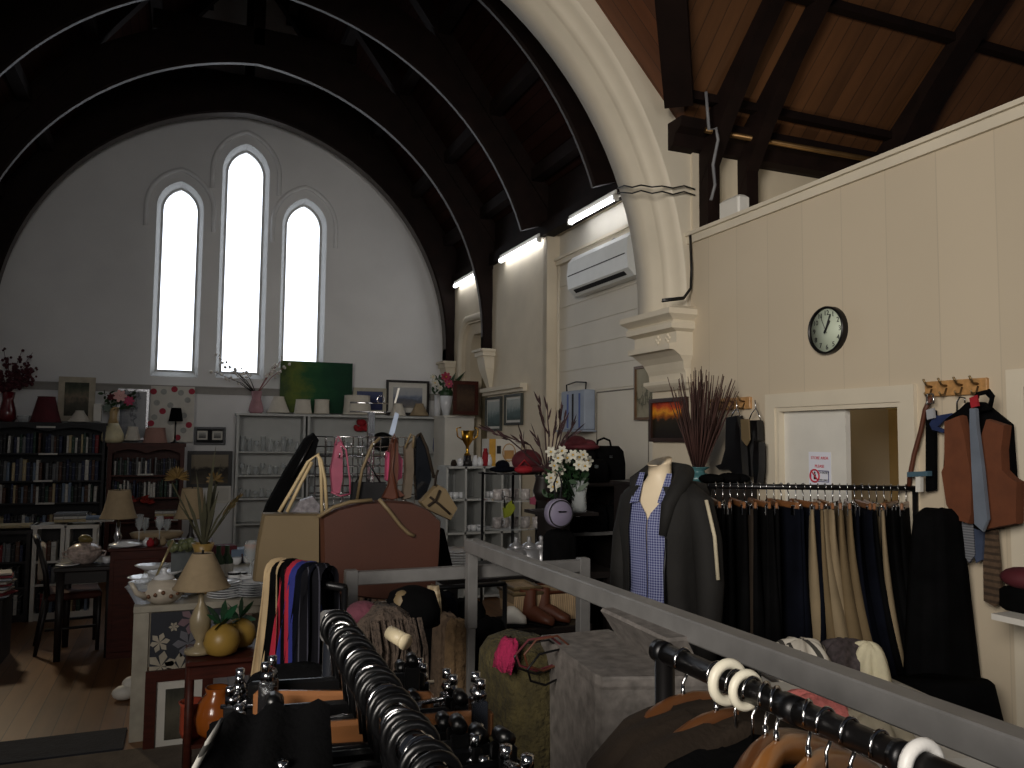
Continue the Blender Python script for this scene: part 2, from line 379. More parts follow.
def make_rib(y, t, z0, collar=True, fill=False):
    mb = MB(); inn, out = rib_outline(z0, 3.0 if fill else .44)
    for sg in (1, -1):
        I = [(CX+sg*(x-CX), z) for x, z in inn]; O = [(CX+sg*(x-CX), z) for x, z in out]
        c = .02
        rings = []
        for (i, o) in zip(I, O):
            d = Vector((o[0]-i[0], 0, o[1]-i[1])); d = d.normalized() if d.length > 1e-5 else Vector((sg, 0, 0))
            rings.append([(i[0], y-t/2+c, i[1]), (i[0]+d.x*c, y-t/2, i[1]+d.z*c), (o[0], y-t/2, o[1]), (o[0], y+t/2, o[1]), (i[0]+d.x*c, y+t/2, i[1]+d.z*c), (i[0], y+t/2-c, i[1])])
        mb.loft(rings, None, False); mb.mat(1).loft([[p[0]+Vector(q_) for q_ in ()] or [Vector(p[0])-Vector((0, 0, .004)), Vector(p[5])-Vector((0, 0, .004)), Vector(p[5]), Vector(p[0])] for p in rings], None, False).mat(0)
        xe = CX+sg*(W+.2-CX)                          # principal rafter under the boards
        mb.prism([(CX, RIDGE-.25), (xe, roofz(xe)-.25), (xe, roofz(xe)), (CX, RIDGE)], y-.07, y+.07, 'xz')
    mb.span(CX-.06, CX+.06, y-.06, y+.06, 6.3, RIDGE-.1)
    if collar: mb.span(CX-1.15, CX+1.15, y-.06, y+.06, 6.42, 6.62)
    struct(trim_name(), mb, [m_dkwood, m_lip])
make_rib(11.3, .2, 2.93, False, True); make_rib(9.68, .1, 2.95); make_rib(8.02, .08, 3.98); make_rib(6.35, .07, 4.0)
struct(trim_name(), MB().span(W+.01, W+.05, 5.35, GY, 4.13, 4.72).span(LX-.05, LX-.01, 5.35, GY, 4.13, 4.72), m_dkwood)
mb = MB()
for sg in (1, -1):
    for dx in (.55, 1.15, 1.75, 2.35, 2.85):
        x = CX+sg*dx; mb.box((x, 8.45, roofz(x)-.09), (.12, 6.2, .14), None)
    x = CX+sg*3.02; mb.span(x-.09, x+.05, 5.35, GY-.05, 4.05, 4.2)
struct(trim_name(), mb, m_dkwood)
# rib corbels
def corbel(y, zt, x=W):
    mb = MB(); mb.span(x-.17, x, y-.16, y+.16, zt-.09, zt).span(x-.2, x, y-.18, y+.18, zt-.03, zt)
    mb.loft([[(x-.15, y-.13, zt-.09), (x, y-.13, zt-.09), (x, y+.13, zt-.09), (x-.15, y+.13, zt-.09)], [(x-.12, y-.12, zt-.25), (x, y-.12, zt-.25), (x, y+.12, zt-.25), (x-.12, y+.12, zt-.25)],
             [(x-.03, y-.05, zt-.5), (x, y-.05, zt-.5), (x, y+.05, zt-.5), (x-.03, y+.05, zt-.5)]], None, False)
    mb.ball((x-.03, y, zt-.52), .04)
    struct(trim_name(), mb, m_trim)
corbel(9.68, 2.95); corbel(11.3, 2.93)
# chancel arch
AC, AZ, AR = .49, 2.8, 2.74
prof = [(4.9, .15), (4.93, .11), (4.97, .115), (5.0, .07), (5.04, .045), (5.07, .05), (5.1, .0), (5.34, .0), (5.36, .05), (5.4, .1)]
amax = math.acos((CX-AC)/AR); rings = []
path = [('l', 2.72)]+[('a', amax*i/26) for i in range(27)]
def apt(p, off, sg):
    if p[0] == 'l': x, z = AC+AR+off, p[1]
    else:
        x, z = AC+(AR+off)*math.cos(p[1]), AZ+(AR+off)*math.sin(p[1])
        if p[1] == amax: x = CX
    return (CX+sg*(x-CX), z)
mb = MB()
for sg in (1, -1):
    mb.loft([[(apt(p, o, sg)[0], y, apt(p, o, sg)[1]) for y, o in prof] for p in path], None, True, False, closed=False)
    for y, off in ((4.9, .15), (5.4, .1)):
        for k in range(len(path)-1):
            a, b = apt(path[k], off, sg), apt(path[k+1], off, sg)
            def outr(q): return (CX+sg*3.3, q[1]) if q[1] < 4.3 else (CX+sg*max(0, (8.1-q[1]-.0)/1.33), max(q[1], q[1]))
            def ext(q):
                d = Vector((q[0]-(CX), q[1]-AZ)); d.normalize(); t = 0
                while t < 3 and abs(q[0]+d.x*t-CX) < 3.0 and q[1]+d.y*t < 8.0-.0*abs(q[0]): t += .03
                return (q[0]+d.x*t, q[1]+d.y*t)
            A, B = ext(a), ext(b)
            mb.add([(a[0], y, a[1]), (b[0], y, b[1]), (B[0], y, B[1]), (A[0], y, A[1])], [(0, 1, 2, 3)])
    xe, xo = CX+sg*2.98, CX+sg*3.16
    mb.span(xe, xo, 4.9, 5.4, 2.7, 4.5) if False else None
struct('wall_arch', mb, m_trim, fix=False)
struct('wall_pier_right', MB().span(3.42, 3.9, 4.88, 5.4, 0, 4.45), m_cream)
# capital and corbel below the arch springing
mb = MB()
def capring(z, x, y0=4.86, y1=5.44): x += .16 if x < 3.2 else .08; return [(x, y0, z), (3.5, y0, z), (3.5, y1, z), (x, y1, z)]
zc = 2.78
mb.loft([capring(zc, 3.1), capring(zc-.03, 3.0, 4.8, 5.5), capring(zc-.07, 3.0, 4.8, 5.5), capring(zc-.11, 3.06, 4.84, 5.46), capring(zc-.13, 3.04, 4.83, 5.47), capring(zc-.17, 3.04, 4.83, 5.47), capring(zc-.19, 3.1), capring(zc-.27, 3.1), capring(zc-.28, 3.04), capring(zc-.32, 3.04), capring(zc-.325, 3.08), capring(zc-.36, 3.13), capring(zc-.4, 3.17, 4.88, 5.42), capring(zc-.45, 3.27, 4.9, 5.4), capring(zc-.48, 3.285, 4.9, 5.4), capring(zc-.525, 3.29, 4.9, 5.4), capring(zc-.53, 3.18, 4.86, 5.44), capring(zc-.555, 3.18, 4.86, 5.44), capring(zc-.57, 3.27, 4.88, 5.42), capring(zc-.6, 3.3, 4.9, 5.4)], None, False)
for yy in (4.97, 5.1):
    for a in range(4): mb.ball((3.26, yy+.02*math.cos(a*PI/2), zc-.23+.02*math.sin(a*PI/2)), .016, 6, 4)
struct(trim_name(), mb, m_trim)
struct('wall_pier_low', MB().span(3.41, 3.9, 4.86, 5.42, 0, 2.2), m_cream)
# partition with doorway
D0, D1, DH = 3.03, 3.97, 2.01
mb = MB(); mb.span(3.4, 3.5, D1, 4.88, 0, 3.3); mb.span(3.4, 3.5, D0, D1, DH, 3.3); mb.span(3.4, 3.5, 2.38, D0, 0, 3.3); mb.span(3.4, 3.5, .5, 2.38, 2.05, 3.3); mb.span(3.4, 3.5, .5, 1.5, 0, 2.05)
struct('wall_partition', mb, m_board)
mb = MB(); mb.span(3.36, 3.54, .5, 4.9, 3.3, 3.325).span(3.38, 3.52, .5, 4.9, 3.245, 3.3)
struct(trim_name(), mb, m_trim)
mb = MB()
for y0, y1 in ((D1, D1+.085), (D0-.085, D0)): mb.span(3.375, 3.4, y0, y1, 0, DH)
mb.span(3.375, 3.4, D0-.085, D1+.085, DH, DH+.085)
for y0, y1 in ((D1-.025, D1+.0), (D0, D0+.025)): mb.span(3.385, 3.5, y0, y1, 0, DH-.025)
mb.span(3.385, 3.5, D0, D1, DH-.025, DH)
struct(trim_name(), mb, m_trim)
struct(trim_name(), MB().span(3.38, 3.4, 2.38, 2.46, 0, 2.05).span(3.38, 3.4, 1.5, 2.46, 2.05, 2.13), m_trim)
root = thing('door_1', None, None, (3.43, 3.45, 0)); root['kind'] = 'structure'
lf = MB().span(0, .035, 0, .5, .01, 1.99).build('leaf', m_whitep, root)
MB().tube([(-.012, .05, 1.28), (.0, .05, 1.28)], .012, 10).build('finger_pull', m_dkmetal, lf)
# the small room behind the doorway
struct('wall_store', MB().span(5.2, 5.3, 1.2, 4.8, 0, 3), M('ochre_paint', (150, 126, 82), .8, var=.08))
struct('wall_store_side', MB().span(3.5, 5.2, 4.78, 4.86, 0, 3.0), m_cream)
cb = thing('tall_cupboard', 'plain tan tall cupboard seen through the open doorway', 'cupboard', (4.25, 2.9, 0))
tanp = M('tan_board', (164, 138, 92), .7, var=.06)
MB().span(0, .5, -.75, .33, 0, 1.93).build('carcass', tanp, cb); MB().span(-.02, 0, -.74, .1, .02, 1.92).build('cupboard_door', tanp, cb); MB().span(-.02, 0, .105, .32, .02, 1.92).build('cupboard_door', tanp, cb)
MB().span(3.9, 3.98, 3.05, 3.6, 2.0, 2.12).build('shelf_board', M('yellow_cream_paint', (196, 178, 118), .7), label='yellow cream board across the top of the open doorway', cat='shelf')
MB().span(4.3, 4.6, 2.85, 3.32, 1.93, 2.08).build('storage_box', m_maroon, label='dark red box on top of the tan cupboard behind the doorway', cat='box')
# transept beyond the partition
ZP = 3.93
struct('wall_transept', MB().span(3.9, 9, 4.95, 5.1, 0, 4.1), m_cream)
mb = MB(); mb.prism([(4.95, ZP), (4.95, ZP+.2), (4.72, ZP+.2), (4.74, ZP+.13), (4.8, ZP+.1), (4.84, ZP+.02), (4.9, ZP)], 3.22, 9, 'yz')
struct(trim_name(), mb, m_dkwood)
TS, NS = .9, 1.12
def tz(y): return ZP+.15+(4.9-y)*TS
mb = MB()
# transept slope east of the valley, nave slope west of it
mb.add([(3.42, 4.95, tz(4.95)), (9, 4.95, tz(4.95)), (9, .4, tz(.4)), (3.42-4.55*TS/NS, .4, tz(.4))], [(0, 1, 2, 3)])
struct('ceiling_transept', mb, m_roofs)
mb = MB(); vx_ = 3.42-4.55*TS/NS; mb.add([(3.42, 4.95, tz(4.95)), (vx_, .4, tz(.4)), (vx_, 5.0, tz(.4))], [(0, 1, 2)])
struct('ceiling_nave', mb, M_lines('roof_boards_nave', (96, 56, 32), 1, .125, .007, .6, .55, .18, 4, .4, (.6, 4, .6)))
mb = MB()
def bar(mb, a, b, w, h):
    a, b = Vector(a), Vector(b); d = b-a; L = d.length; q = d.to_track_quat('X', 'Z'); T = Matrix.Translation((a+b)/2) @ q.to_matrix().to_4x4()
    mb.box((0, 0, 0), (L, w, h), T)
for y in (4.67, 4.08, 3.2, 2.2): bar(mb, (3.42-(4.95-y)*TS/NS, y, tz(y)-.03), (9, y, tz(y)-.03), .07, .06)
bar(mb, (3.2, 4.72, tz(4.72)+.0), (3.42-4.5*TS/NS, .45, tz(.45)-.06), .2, .2)
struct(trim_name(), mb, m_dkwood)
def cross_rib(x, w=.11):
    mb = MB(); N = 14; rings = []
    for i in range(N+1):
        t = i/N; yy = 4.86-4.0*t; zo = tz(yy)-.005; zi = zo-.12-.3*max(0, 1-t*5)**2
        rings.append([(x-w/2, yy, zi), (x+w/2, yy, zi), (x+w/2, yy, zo), (x-w/2, yy, zo)])
    mb.loft(rings, None, False); mb.span(x-w/2+.003, x+w/2-.003, 4.77, 4.88, 2.6, 3.95)
    return struct(trim_name(), mb, m_dkwood)
cross_rib(3.53); cross_rib(3.88); cross_rib(5.25, .2); cross_rib(7.0, .2)
# ================================================================ WALL FIXTURES, RIGHT SIDE
MB().tube([(3.42, 4.72, 4.05), (8.5, 4.72, 4.08)], .022, 8).build('tie_rod', M('dull_brass', (120, 92, 58), .4, .8), label='long brass coloured tie rod under the side roof', cat='rod')
cbm = M('grey_cable', (120, 120, 122), .5)
MB().tube([hy(4.6, *p) for p in ((706, 92), (709, 130), (716, 128), (718, 140), (713, 165), (715, 185), (711, 200))], .012, 6).build('cable', cbm, label='grey cable looping down the dark post to the junction box', cat='cable')
MB().box((3.5, 4.5, 3.42), (.1, .22, .15), bev=.02).build('junction_box', m_whitep, label='cream junction box on top of the partition by the arch', cat='box')
pts = [(3.38, 4.86, 3.3), (3.375, 4.84, 3.05), (3.375, 4.85, 2.9), (3.3, 4.83, 2.82), (3.12, 4.83, 2.79)]
mb = MB()
for k in range(3): mb.tube([Vector(p)+Vector((-.005*k, -.012*k, .012*(k % 2))) for p in pts], .007, 6)
mb.build('cable', m_blkplast, label='bundle of black cables running down the arch edge onto the capital', cat='cable')
for k in range(2):
    q = [hy(y, px, py+6*k+1.5*math.sin(px*.3+k)) for y, px, py in ((5.33, 618, 188), (5.2, 624, 187), (5.06, 632, 186), (4.96, 641, 186), (4.885, 652, 186), (4.875, 662, 187), (4.87, 673, 187), (4.868, 684, 187), (4.866, 695, 188))]
    MB().tube(q, .006, 5).build('cable', m_dkmetal, label='thin cable stapled across the arch face, %s of two' % ('lower' if k else 'upper'), cat='cable')
# fluorescent battens along the plate
XF = W-.06
for k, (a, b, lab) in enumerate((((617, 197.5), (570, 223), 'nearest to the white arch'), ((540, 239), (500.5, 260.5), 'middle one of three along the wall plate'), ((476, 272.5), (455, 284), 'farthest, beside the gable wall rib'))):
    y0, y1 = hx(XF, *a).y, hx(XF, *b).y; zz = 4.02
    t = thing('fluorescent_light', 'lit fluorescent batten light, '+lab, 'light', (XF, (y0+y1)/2, zz), 0, 'fluorescent battens')
    L = abs(y1-y0)
    MB().box((.02, 0, .045), (.07, L, .05)).build('batten', m_whitep, t)
    MB().tube([(-.01, -L/2+.03, 0), (-.01, L/2-.03, 0)], .025, 10).build('tube', m_tube, t)
    for s in (-1, 1): MB().box((-.005, s*(L/2-.015), .005), (.05, .03, .06)).build('end_cap', m_whitep, t)
# air conditioner
y0, y1, z0, z1 = rectX(XW-.2, 567, 262, 631, 265); z0 = 3.35; z1 = 3.68
ay0, ay1 = hx(XW-.2, 628, 262).y, hx(XW-.2, 568, 280).y
za, zb = hx(XW-.15, 600, 286).z, hx(XW-.1, 600, 248).z
ac = thing('air_conditioner', 'white split air conditioner high on the weatherboard wall', 'air conditioner', (XW, (ay0+ay1)/2, za))
L = abs(ay1-ay0); H = zb-za
pf = [(-.02, .0), (-.13, -.005), (-.2, .06), (-.215, H*.5), (-.2, H*.85), (-.15, H), (-.02, H)]
acm = M('ac_white_plastic', (226, 228, 226), .35, var=.03)
MB().prism(pf, -L/2, L/2, 'xz').build('body', acm, ac)
mb = MB(); fl = [(-.2, .062), (-.13, -.012), (-.128, -.004), (-.2, .07)]; mb.prism([(-.186, .04), (-.156, .012), (-.152, .02), (-.182, .05)], -L/2+.1, L/2-.1, 'xz'); mb.build('louvre', m_charc, ac)
MB().box((-.217, 0, H*.48), (.006, L-.06, .008)).build('panel_seam', m_charc, ac)
MB().tube([(-.05, -.2, H), (-.05, -.1, H+.05), (-.03, .1, H+.04), (0, .2, H+.1)], .012, 6).build('pipe', m_dkmetal, ac)
# round clock
c = hx(3.36, 824.5, 330); ck = thing('wall_clock', 'round wall clock with dark rim and pale green dial on the partition', 'clock', (3.4, c.y, c.z))
RT = Matrix.Rotation(-PI/2, 4, 'Y'); r = .137
MB().lathe([(r, 0), (r, .034), (r-.003, .04), (r-.011, .04), (r-.014, .022)], n=40, T=RT, caps=False).build('rim', m_gun, ck)
dl = MB().lathe([(r-.012, .0), (r-.012, .022)], n=40, T=RT).build('dial', M('pale_green_dial', (196, 206, 186), .5, var=.03), ck)
mb = MB()
fc = bpy.data.curves.new('n', 'FONT')
def text_mesh(txt, size, mat, name, parent=None, T=None, extr=.001, align='CENTER'):
    cu = bpy.data.curves.new(name, 'FONT'); cu.body = txt; cu.size = size; cu.extrude = extr; cu.align_x = align; cu.align_y = 'CENTER'
    o = bpy.data.objects.new(name, cu); COL.objects.link(o)
    dg = bpy.context.evaluated_depsgraph_get(); me = bpy.data.meshes.new_from_object(o.evaluated_get(dg))
    bpy.data.objects.remove(o); me.materials.clear(); me.materials.append(mat)
    n = bpy.data.objects.new(name, me); COL.objects.link(n)
    if parent is not None: n.parent = parent
    if T is not None:
        me.transform(T)
    return n
m_ink = M('black_ink', (20, 20, 24), .6); m_redink = M('red_ink', (190, 40, 60), .6); m_blueink = M('blue_ink', (40, 40, 110), .6)
WALLT = Matrix(((0, 0, -1, 0), (-1, 0, 0, 0), (0, 1, 0, 0), (0, 0, 0, 1)))       # text facing -x
nums = None
for h in range(12):
    a = PI/2-(h or 12)*PI/6; rr = r*.72
    text_mesh(str(h or 12), .04, m_ink, 'numeral', dl, Matrix.Translation((-.024, -rr*math.cos(a), rr*math.sin(a))) @ WALLT)
def hand(ang, L, w):
    a = PI/2-ang; u = Vector((0, -math.cos(a), math.sin(a)))
    return MB().tube([Vector((-.034, 0, 0))-u*.02, Vector((-.034, 0, 0))+u*L], w, 4)
hand(2*PI*(13.08/12), .06, .005).build('hour_hand', m_ink, ck); hand(2*PI*(4/60), .095, .004).build('minute_hand', m_ink, ck); hand(2*PI*(56/60), .1, .0015).build('second_hand', m_ink, ck)
# paper notice on the door
y0, y1, z0, z1 = rectX(3.428, 809, 452, 831, 488)
s = thing('paper_notice', 'white paper notice with red heading and no entry symbol on the door', 'notice', (3.429, (y0+y1)/2, z0))
w = abs(y1-y0); h = z1-z0
sht = MB().box((-.001, 0, h/2), (.002, w, h)).build('sheet', M('notice_paper', (222, 224, 236), .7, var=.02), s)
text_mesh('STORE AREA', .024, m_redink, 'heading', sht, Matrix.Translation((-.003, 0, h*.83)) @ WALLT)
text_mesh('PLEASE', .024, m_redink, 'subheading', sht, Matrix.Translation((-.003, .0, h*.6)) @ WALLT)
bz = h*.33; bw, bh = w*.8, h*.3
mb = MB()
for yy in (-bw/2, bw/2): mb.box((-.003, yy, bz), (.002, .004, bh))
for zz in (-bh/2, bh/2): mb.box((-.003, 0, bz+zz), (.002, bw, .004))
mb.build('border', m_blueink, sht)
cy = bw*.28
MB().tube([(-.004, cy+.036*math.cos(a*PI/10), bz+.036*math.sin(a*PI/10)) for a in range(20)], .005, 6, closed=True).tube([(-.004, cy+.025, bz+.025), (-.004, cy-.025, bz-.025)], .004, 6).build('prohibition_ring', m_redink, sht)
MB().ball((-.003, cy, bz+.018), (.002, .007, .007)).box((-.003, cy, bz-.006), (.002, .016, .03)).build('standing_figure', m_ink, sht)
text_mesh('NO ENTRY', .019, m_ink, 'small_lettering', sht, Matrix.Translation((-.003, -bw*.19, bz+.02)) @ WALLT)
text_mesh('STAFF ONLY', .014, m_ink, 'small_lettering', sht, Matrix.Translation((-.003, -bw*.19, bz-.022)) @ WALLT)
# peg rails
def peg_rail(p0, p1, n, lab, zz, h):
    y0, y1 = hx(3.39, *p0).y, hx(3.39, *p1).y; L = abs(y1-y0)
    t = thing('peg_rail', lab, 'coat rail', (3.4, (y0+y1)/2, zz))
    MB().box((-.01, 0, 0), (.02, L, h), bev=.004).build('board', m_wood2, t)
    for i in range(n):
        y = -L/2+L*(i+.5)/n
        MB().tube([(-.02, y, .01), (-.055, y, .015), (-.075, y, .045)], [.006, .005, .006], 6).tube([(-.02, y, .0), (-.035, y, -.03), (-.06, y, -.035), (-.07, y, -.02)], .005, 6).build('hook', M('dull_brass_hook', (120, 100, 70), .35, .8), t)
    return t, y0, y1
prA = peg_rail((926, 390), (988, 388), 4, 'wooden peg rail above the suede waistcoat and ties', 2.065, .075)
prB = peg_rail((711, 405), (751, 403), 4, 'wooden peg rail above the hanging black boots', 2.05, .08)
# ---------------------------------------------------------------- garment builder
def drape(mb, lv, n=36, ripple=0, k=9, ph=0, T=None, caps=True):
    """closed soft tube: lv = [(z, half width, half depth, cx, cy)], folds that deepen downwards"""
    rings = []; z0, z1 = lv[0][0], lv[-1][0]
    for z, hw, hd, cx, cy in lv:
        t = (z-z0)/(z1-z0) if z1 != z0 else 0; r = []
        for i in range(n):
            a = 2*PI*i/n; ca, sa = math.cos(a), math.sin(a)
            x = hw*math.copysign(abs(ca)**.8, ca); y = hd*math.copysign(abs(sa)**.8, sa)
            f = ripple*(.25+.75*t)*(math.sin(k*a+ph+2.2*t)+.5*math.sin((k*1.7)*a+ph*2))
            r.append((cx+x*(1+f*.25), cy+y+f*math.copysign(min(1, abs(sa)*2), sa)*.06, z+.004*math.sin(5*a+ph)))
        rings.append(r)
    return mb.loft(rings, T, True, caps)
def hook_pts(R=.02, drop=.07, n=12):
    # hook over a pipe along Y at height 0, hanging down to -drop
    p = [(R*math.cos(a), 0, R*math.sin(a)) for a in [math.radians(200-i*230/n) for i in range(n+1)]]
    return p+[(R*.35, 0, -R*1.3), (0, 0, -R*1.7), (0, 0, -drop)]
def clip_hanger(name, label, group, loc, rz, R=.021, wdt=.36, wooden=False, drop=.07, barcol=None):
    t = thing(name, label, 'hanger', loc, rz, group)
    MB().tube(hook_pts(R, drop), .0028, 6).build('hook', m_chrome, t)
    mb = MB()
    if wooden: mb.box((0, 0, -drop-.012), (wdt, .014, .034), bev=.005)
    else: mb.tube([(-wdt/2, 0, -drop-.004), (wdt/2, 0, -drop-.004)], .0035, 8)
    bb = mb.build('bar', barcol or (m_wood if wooden else m_chrome), t)
    for s in (-1, 1):
        x = s*wdt*.42
        MB().box((x, -.008, -drop-.035), (.03, .006, .05), bev=.002).box((x, .008, -drop-.035), (.03, .006, .05), bev=.002).tube([(x-.016, 0, -drop-.012), (x+.016, 0, -drop-.012)], .008, 8).build('clip', m_chrome, bb)
    return t
# ================================================================ TROUSER RACK by the wall
A, B = Vector((2.44, 3.36, 1.575)), Vector((3.36, 2.96, 1.58)); D = (B-A); LB = D.length; ux = D.normalized(); ang = math.atan2(ux.y, ux.x)
rk = thing('garment_rail', 'black pipe garment rail full of trousers beside the doorway', 'clothes rack', (A.x, A.y, 0), ang)
MB().tube([(0, 0, 1.575), (LB+.02, 0, 1.575)], .014, 12).build('rail', m_dkmetal, rk)
for x in (.0, LB+.02):
    up = MB().tube([(x, 0, .05), (x, 0, 1.575)], .014, 10).build('upright', m_dkmetal, rk)
    MB().tube([(x, -.25, .03), (x, .25, .03)], .014, 10).build('foot', m_dkmetal, up)
seq = [('black trousers', m_black)]*4+[('dark brown trousers', m_brncloth)]+[('black trousers', m_black)]*4+[('navy trousers', m_navy)]*4+[('pale khaki trousers', m_khaki), ('olive khaki trousers', m_khaki2), ('khaki trousers', m_khaki), ('beige trousers', m_khaki), ('olive trousers', m_khaki2), ('olive beige trousers', m_khaki2)]+[('navy trousers', m_navy)]*2+[('black trousers', m_black), ('stone trousers', m_khaki)]+[('black trousers', m_black)]*4
n = len(seq); cnt = {}
hproto = None
for i, (lab, mt) in enumerate(seq):
    s_ = .035+(LB-.06)*i/(n-1); p = A+ux*s_
    rz = ang+PI/2+rnd.uniform(-.3, .3)+(0 if i < 13 else -.35)
    kk = ORD[i]
    wooden = i % 3 != 1
    hl = '%s clip hanger holding trousers, %s along the wall rail from the left' % ('wooden' if wooden else 'chrome', kk)
    clip_hanger('trouser_hanger', hl, 'hangers on the trouser rail', (p.x, p.y, 1.575), rz, .019, .3, wooden)
    L = .8+rnd.uniform(-.05, .03); zt = 1.475; hw = .17+rnd.uniform(-.01, .02)
    if 13 <= i <= 18: L = .66+.17*rnd.random()
    mb = MB(); sk = (.0 if i < 13 else -.06-.012*(i-13)) if i < 19 else -.1
    lv = []
    for q in range(8):
        t = q/7; lv.append((-L*t, hw*(1+.22*t), .012+(.024 if not 13 <= i <= 18 else .045)*min(1, t*1.3), 0, sk*t*t*.9))
    drape(mb, lv, 30, .16, 3, i*1.3)
    o = mb.build('trousers', mt, None, (p.x, p.y, zt), rz, '%s, %s garment from the left on the wall rail' % (lab, kk), 'trousers', 'trousers on the wall rail')
# long black coat on the near end, black bag below
mb = MB(); drape(mb, [(0, .07, .05, 0, 0), (-.03, .12, .07, 0, 0), (-.3, .15, .09, 0, 0), (-.8, .19, .11, 0, 0), (-1.2, .22, .13, 0, 0)], 40, .2, 9)
mb.build('long_coat', m_black, None, (3.2, 2.68, 1.5), ang+.5, 'long black coat hanging at the right end of the trouser rail', 'coat')
# black and navy lengths in front of the rail end
mb = MB(); drape(mb, [(0, .2, .1, 0, 0), (-.35, .27, .13, 0, 0), (-.75, .28, .13, 0, 0)], 30, .12, 5)
mb.build('folded_coat', m_black, None, (3.0, 2.5, .8), ang, 'black coat heap low beside the wall under the trouser rail', 'coat')
# ================================================================ WAISTCOAT, TIES, BELTS on the right peg rail
def wall_pt(px, py, off=0): p = hx(3.4-off, px, py); return p
def flat_shape(outline, off, th, bulge=.02):
    """a flat garment hung on the wall: px outline -> yz polygon, slightly puffed"""
    return [(hx(3.4-off, *p).y, hx(3.4-off, *p).z) for p in outline]
def wall_piece(name, outline, off, th, mat, parent=None, **k):
    o = flat_shape(outline, off, th); cy = sum(p[0] for p in o)/len(o); cz = sum(p[1] for p in o)/len(o)
    mb = MB(); x = 3.4-off
    rings = [[(x, cy+(p[0]-cy)*s, cz+(p[1]-cz)*s) for p in o] for s in (1,)]
    n_ = len(o)
    def ring(s, xx): return [(xx, cy+(p[0]-cy)*s, cz+(p[1]-cz)*s) for p in o]
    base = parent.location if parent is not None else Vector((0, 0, 0))
    T = Matrix.Translation(-Vector(base))
    R0, R1, R2 = ring(.985, x+th/2), ring(1, x), ring(.985, x-th/2)
    mb.loft([R0, R1, R2], T, False, False)
    for R_ in (R0, R2):
        tri = tessellate_polygon([[Vector((p[1], p[2], 0)) for p in R_]]); mb.add(R_, [tuple(t) for t in tri], False, T)
    return mb.build(name, mat, parent, **k)
p = hx(3.3, 966, 470)
v = thing('waistcoat', 'rust brown suede waistcoat hanging from the right peg rail', 'waistcoat', (3.3, p.y, p.z-.3))
wall_piece('back_panel', [(962, 408), (968, 402), (985, 402), (1012, 424), (1016, 480), (1022, 485), (1021, 524), (985, 532), (952, 522), (945, 470), (948, 418)], .08, .03, m_black, v)
wall_piece('left_front', [(948, 421), (963, 415), (969, 440), (975, 475), (975, 515), (972, 524), (960, 520), (950, 505), (945, 472), (948, 465)], .12, .05, m_suede, v)
wall_piece('right_front', [(990, 419), (1008, 425), (1005, 450), (1006, 470), (1014, 478), (1021, 482), (1020, 524), (988, 530), (984, 500), (982, 455), (985, 435)], .12, .05, m_suede, v)
t = thing('hanger', 'navy plastic hanger edge behind the waistcoat on the peg rail', 'hanger', (3.33, hx(3.3, 940, 420).y, 1.9))
wall_piece('arm', [(930, 424), (935, 416), (952, 413), (960, 416), (946, 419), (938, 427), (946, 430), (944, 433), (933, 430)], .055, .012, M('navy_plastic', (36, 48, 84), .4), t)
MB().tube([Vector(hx(3.34, *q))-Vector(t.location) for q in ((957, 412), (957, 402), (960, 397), (965, 398), (965, 403))], .004, 6).build('hook', m_chrome, t)
wall_piece('necktie', [(971, 408), (977, 408), (978, 425), (984, 470), (989, 520), (984, 532), (976, 525), (973, 470), (971, 425)], .19, .02, M('grey_satin', (104, 112, 124), .45, var=.12), label='plain grey satin necktie over the suede waistcoat', cat='tie')
wall_piece('price_tag', [(970, 398), (977, 395), (979, 406), (972, 408)], .2, .012, m_red, label='red tag at the top of the grey necktie', cat='tag')
patm = M_lines('woven_tie_pattern', (84, 66, 50), 2, .03, .012, .5, .7, .3, 60, .3)
wall_piece('necktie', [(984, 528), (997, 528), (1003, 598), (996, 607), (985, 601)], .07, .02, patm, label='brown woven patterned necktie hanging lowest below the waistcoat', cat='tie')
wall_piece('necktie', [(962, 520), (974, 522), (976, 555), (970, 563), (963, 552)], .09, .015, M_check('dotted_tie', (22, 22, 30), (120, 122, 128), .012), label='dark spotted necktie end below the left front of the waistcoat', cat='tie')
wall_piece('necktie', [(975, 524), (985, 525), (983, 560), (977, 563), (974, 548)], .085, .015, M('slate_tie', (60, 70, 92), .6), label='slate blue necktie end below the grey necktie', cat='tie')
wall_piece('leather_strap', [(955, 425), (962, 425), (966, 530), (962, 545), (957, 500)], .05, .012, M('slate_strap', (84, 96, 112), .6), label='slate blue cloth band at the left edge of the waistcoat', cat='strap')
bl = thing('belt', 'brown leather belt with buckle, leftmost on the right peg rail', 'belt', tuple(hx(3.36, 925, 440)))
def wtube(pts, off, r, n=6): 
    return [hx(3.4-off, *q) for q in pts]
T = Matrix.Translation(-Vector(bl.location))
MB().tube(wtube([(931, 397), (925, 410), (921, 430), (914, 455), (910, 475), (909, 486)], .05, 0), .012, 6, T).build('strap', m_leather, bl)
MB().tube(wtube([(927, 394), (933, 394), (934, 403), (927, 404)], .07, 0), .005, 6, T, closed=True).build('buckle', m_chrome, bl)
wall_piece('belt', [(927, 412), (936, 410), (936, 490), (927, 492)], .05, .02, m_black, label='wide black belt strap hanging straight beside the brown belt', cat='belt')
wall_piece('belt', [(927, 410), (934, 408), (935, 418), (928, 420)], .075, .015, M('pale_grey_web', (150, 152, 156), .6), label='pale grey webbing loop over the wide black belt', cat='belt')
MB().tube(wtube([(975, 402), (978, 394), (986, 392), (992, 398), (990, 408), (980, 410)], .14, 0), .011, 6).tube(wtube([(988, 390), (993, 396), (990, 404)], .17, 0), .009, 6).build('belt', m_black, label='rolled black belt with buckle above the waistcoat right shoulder', cat='belt')
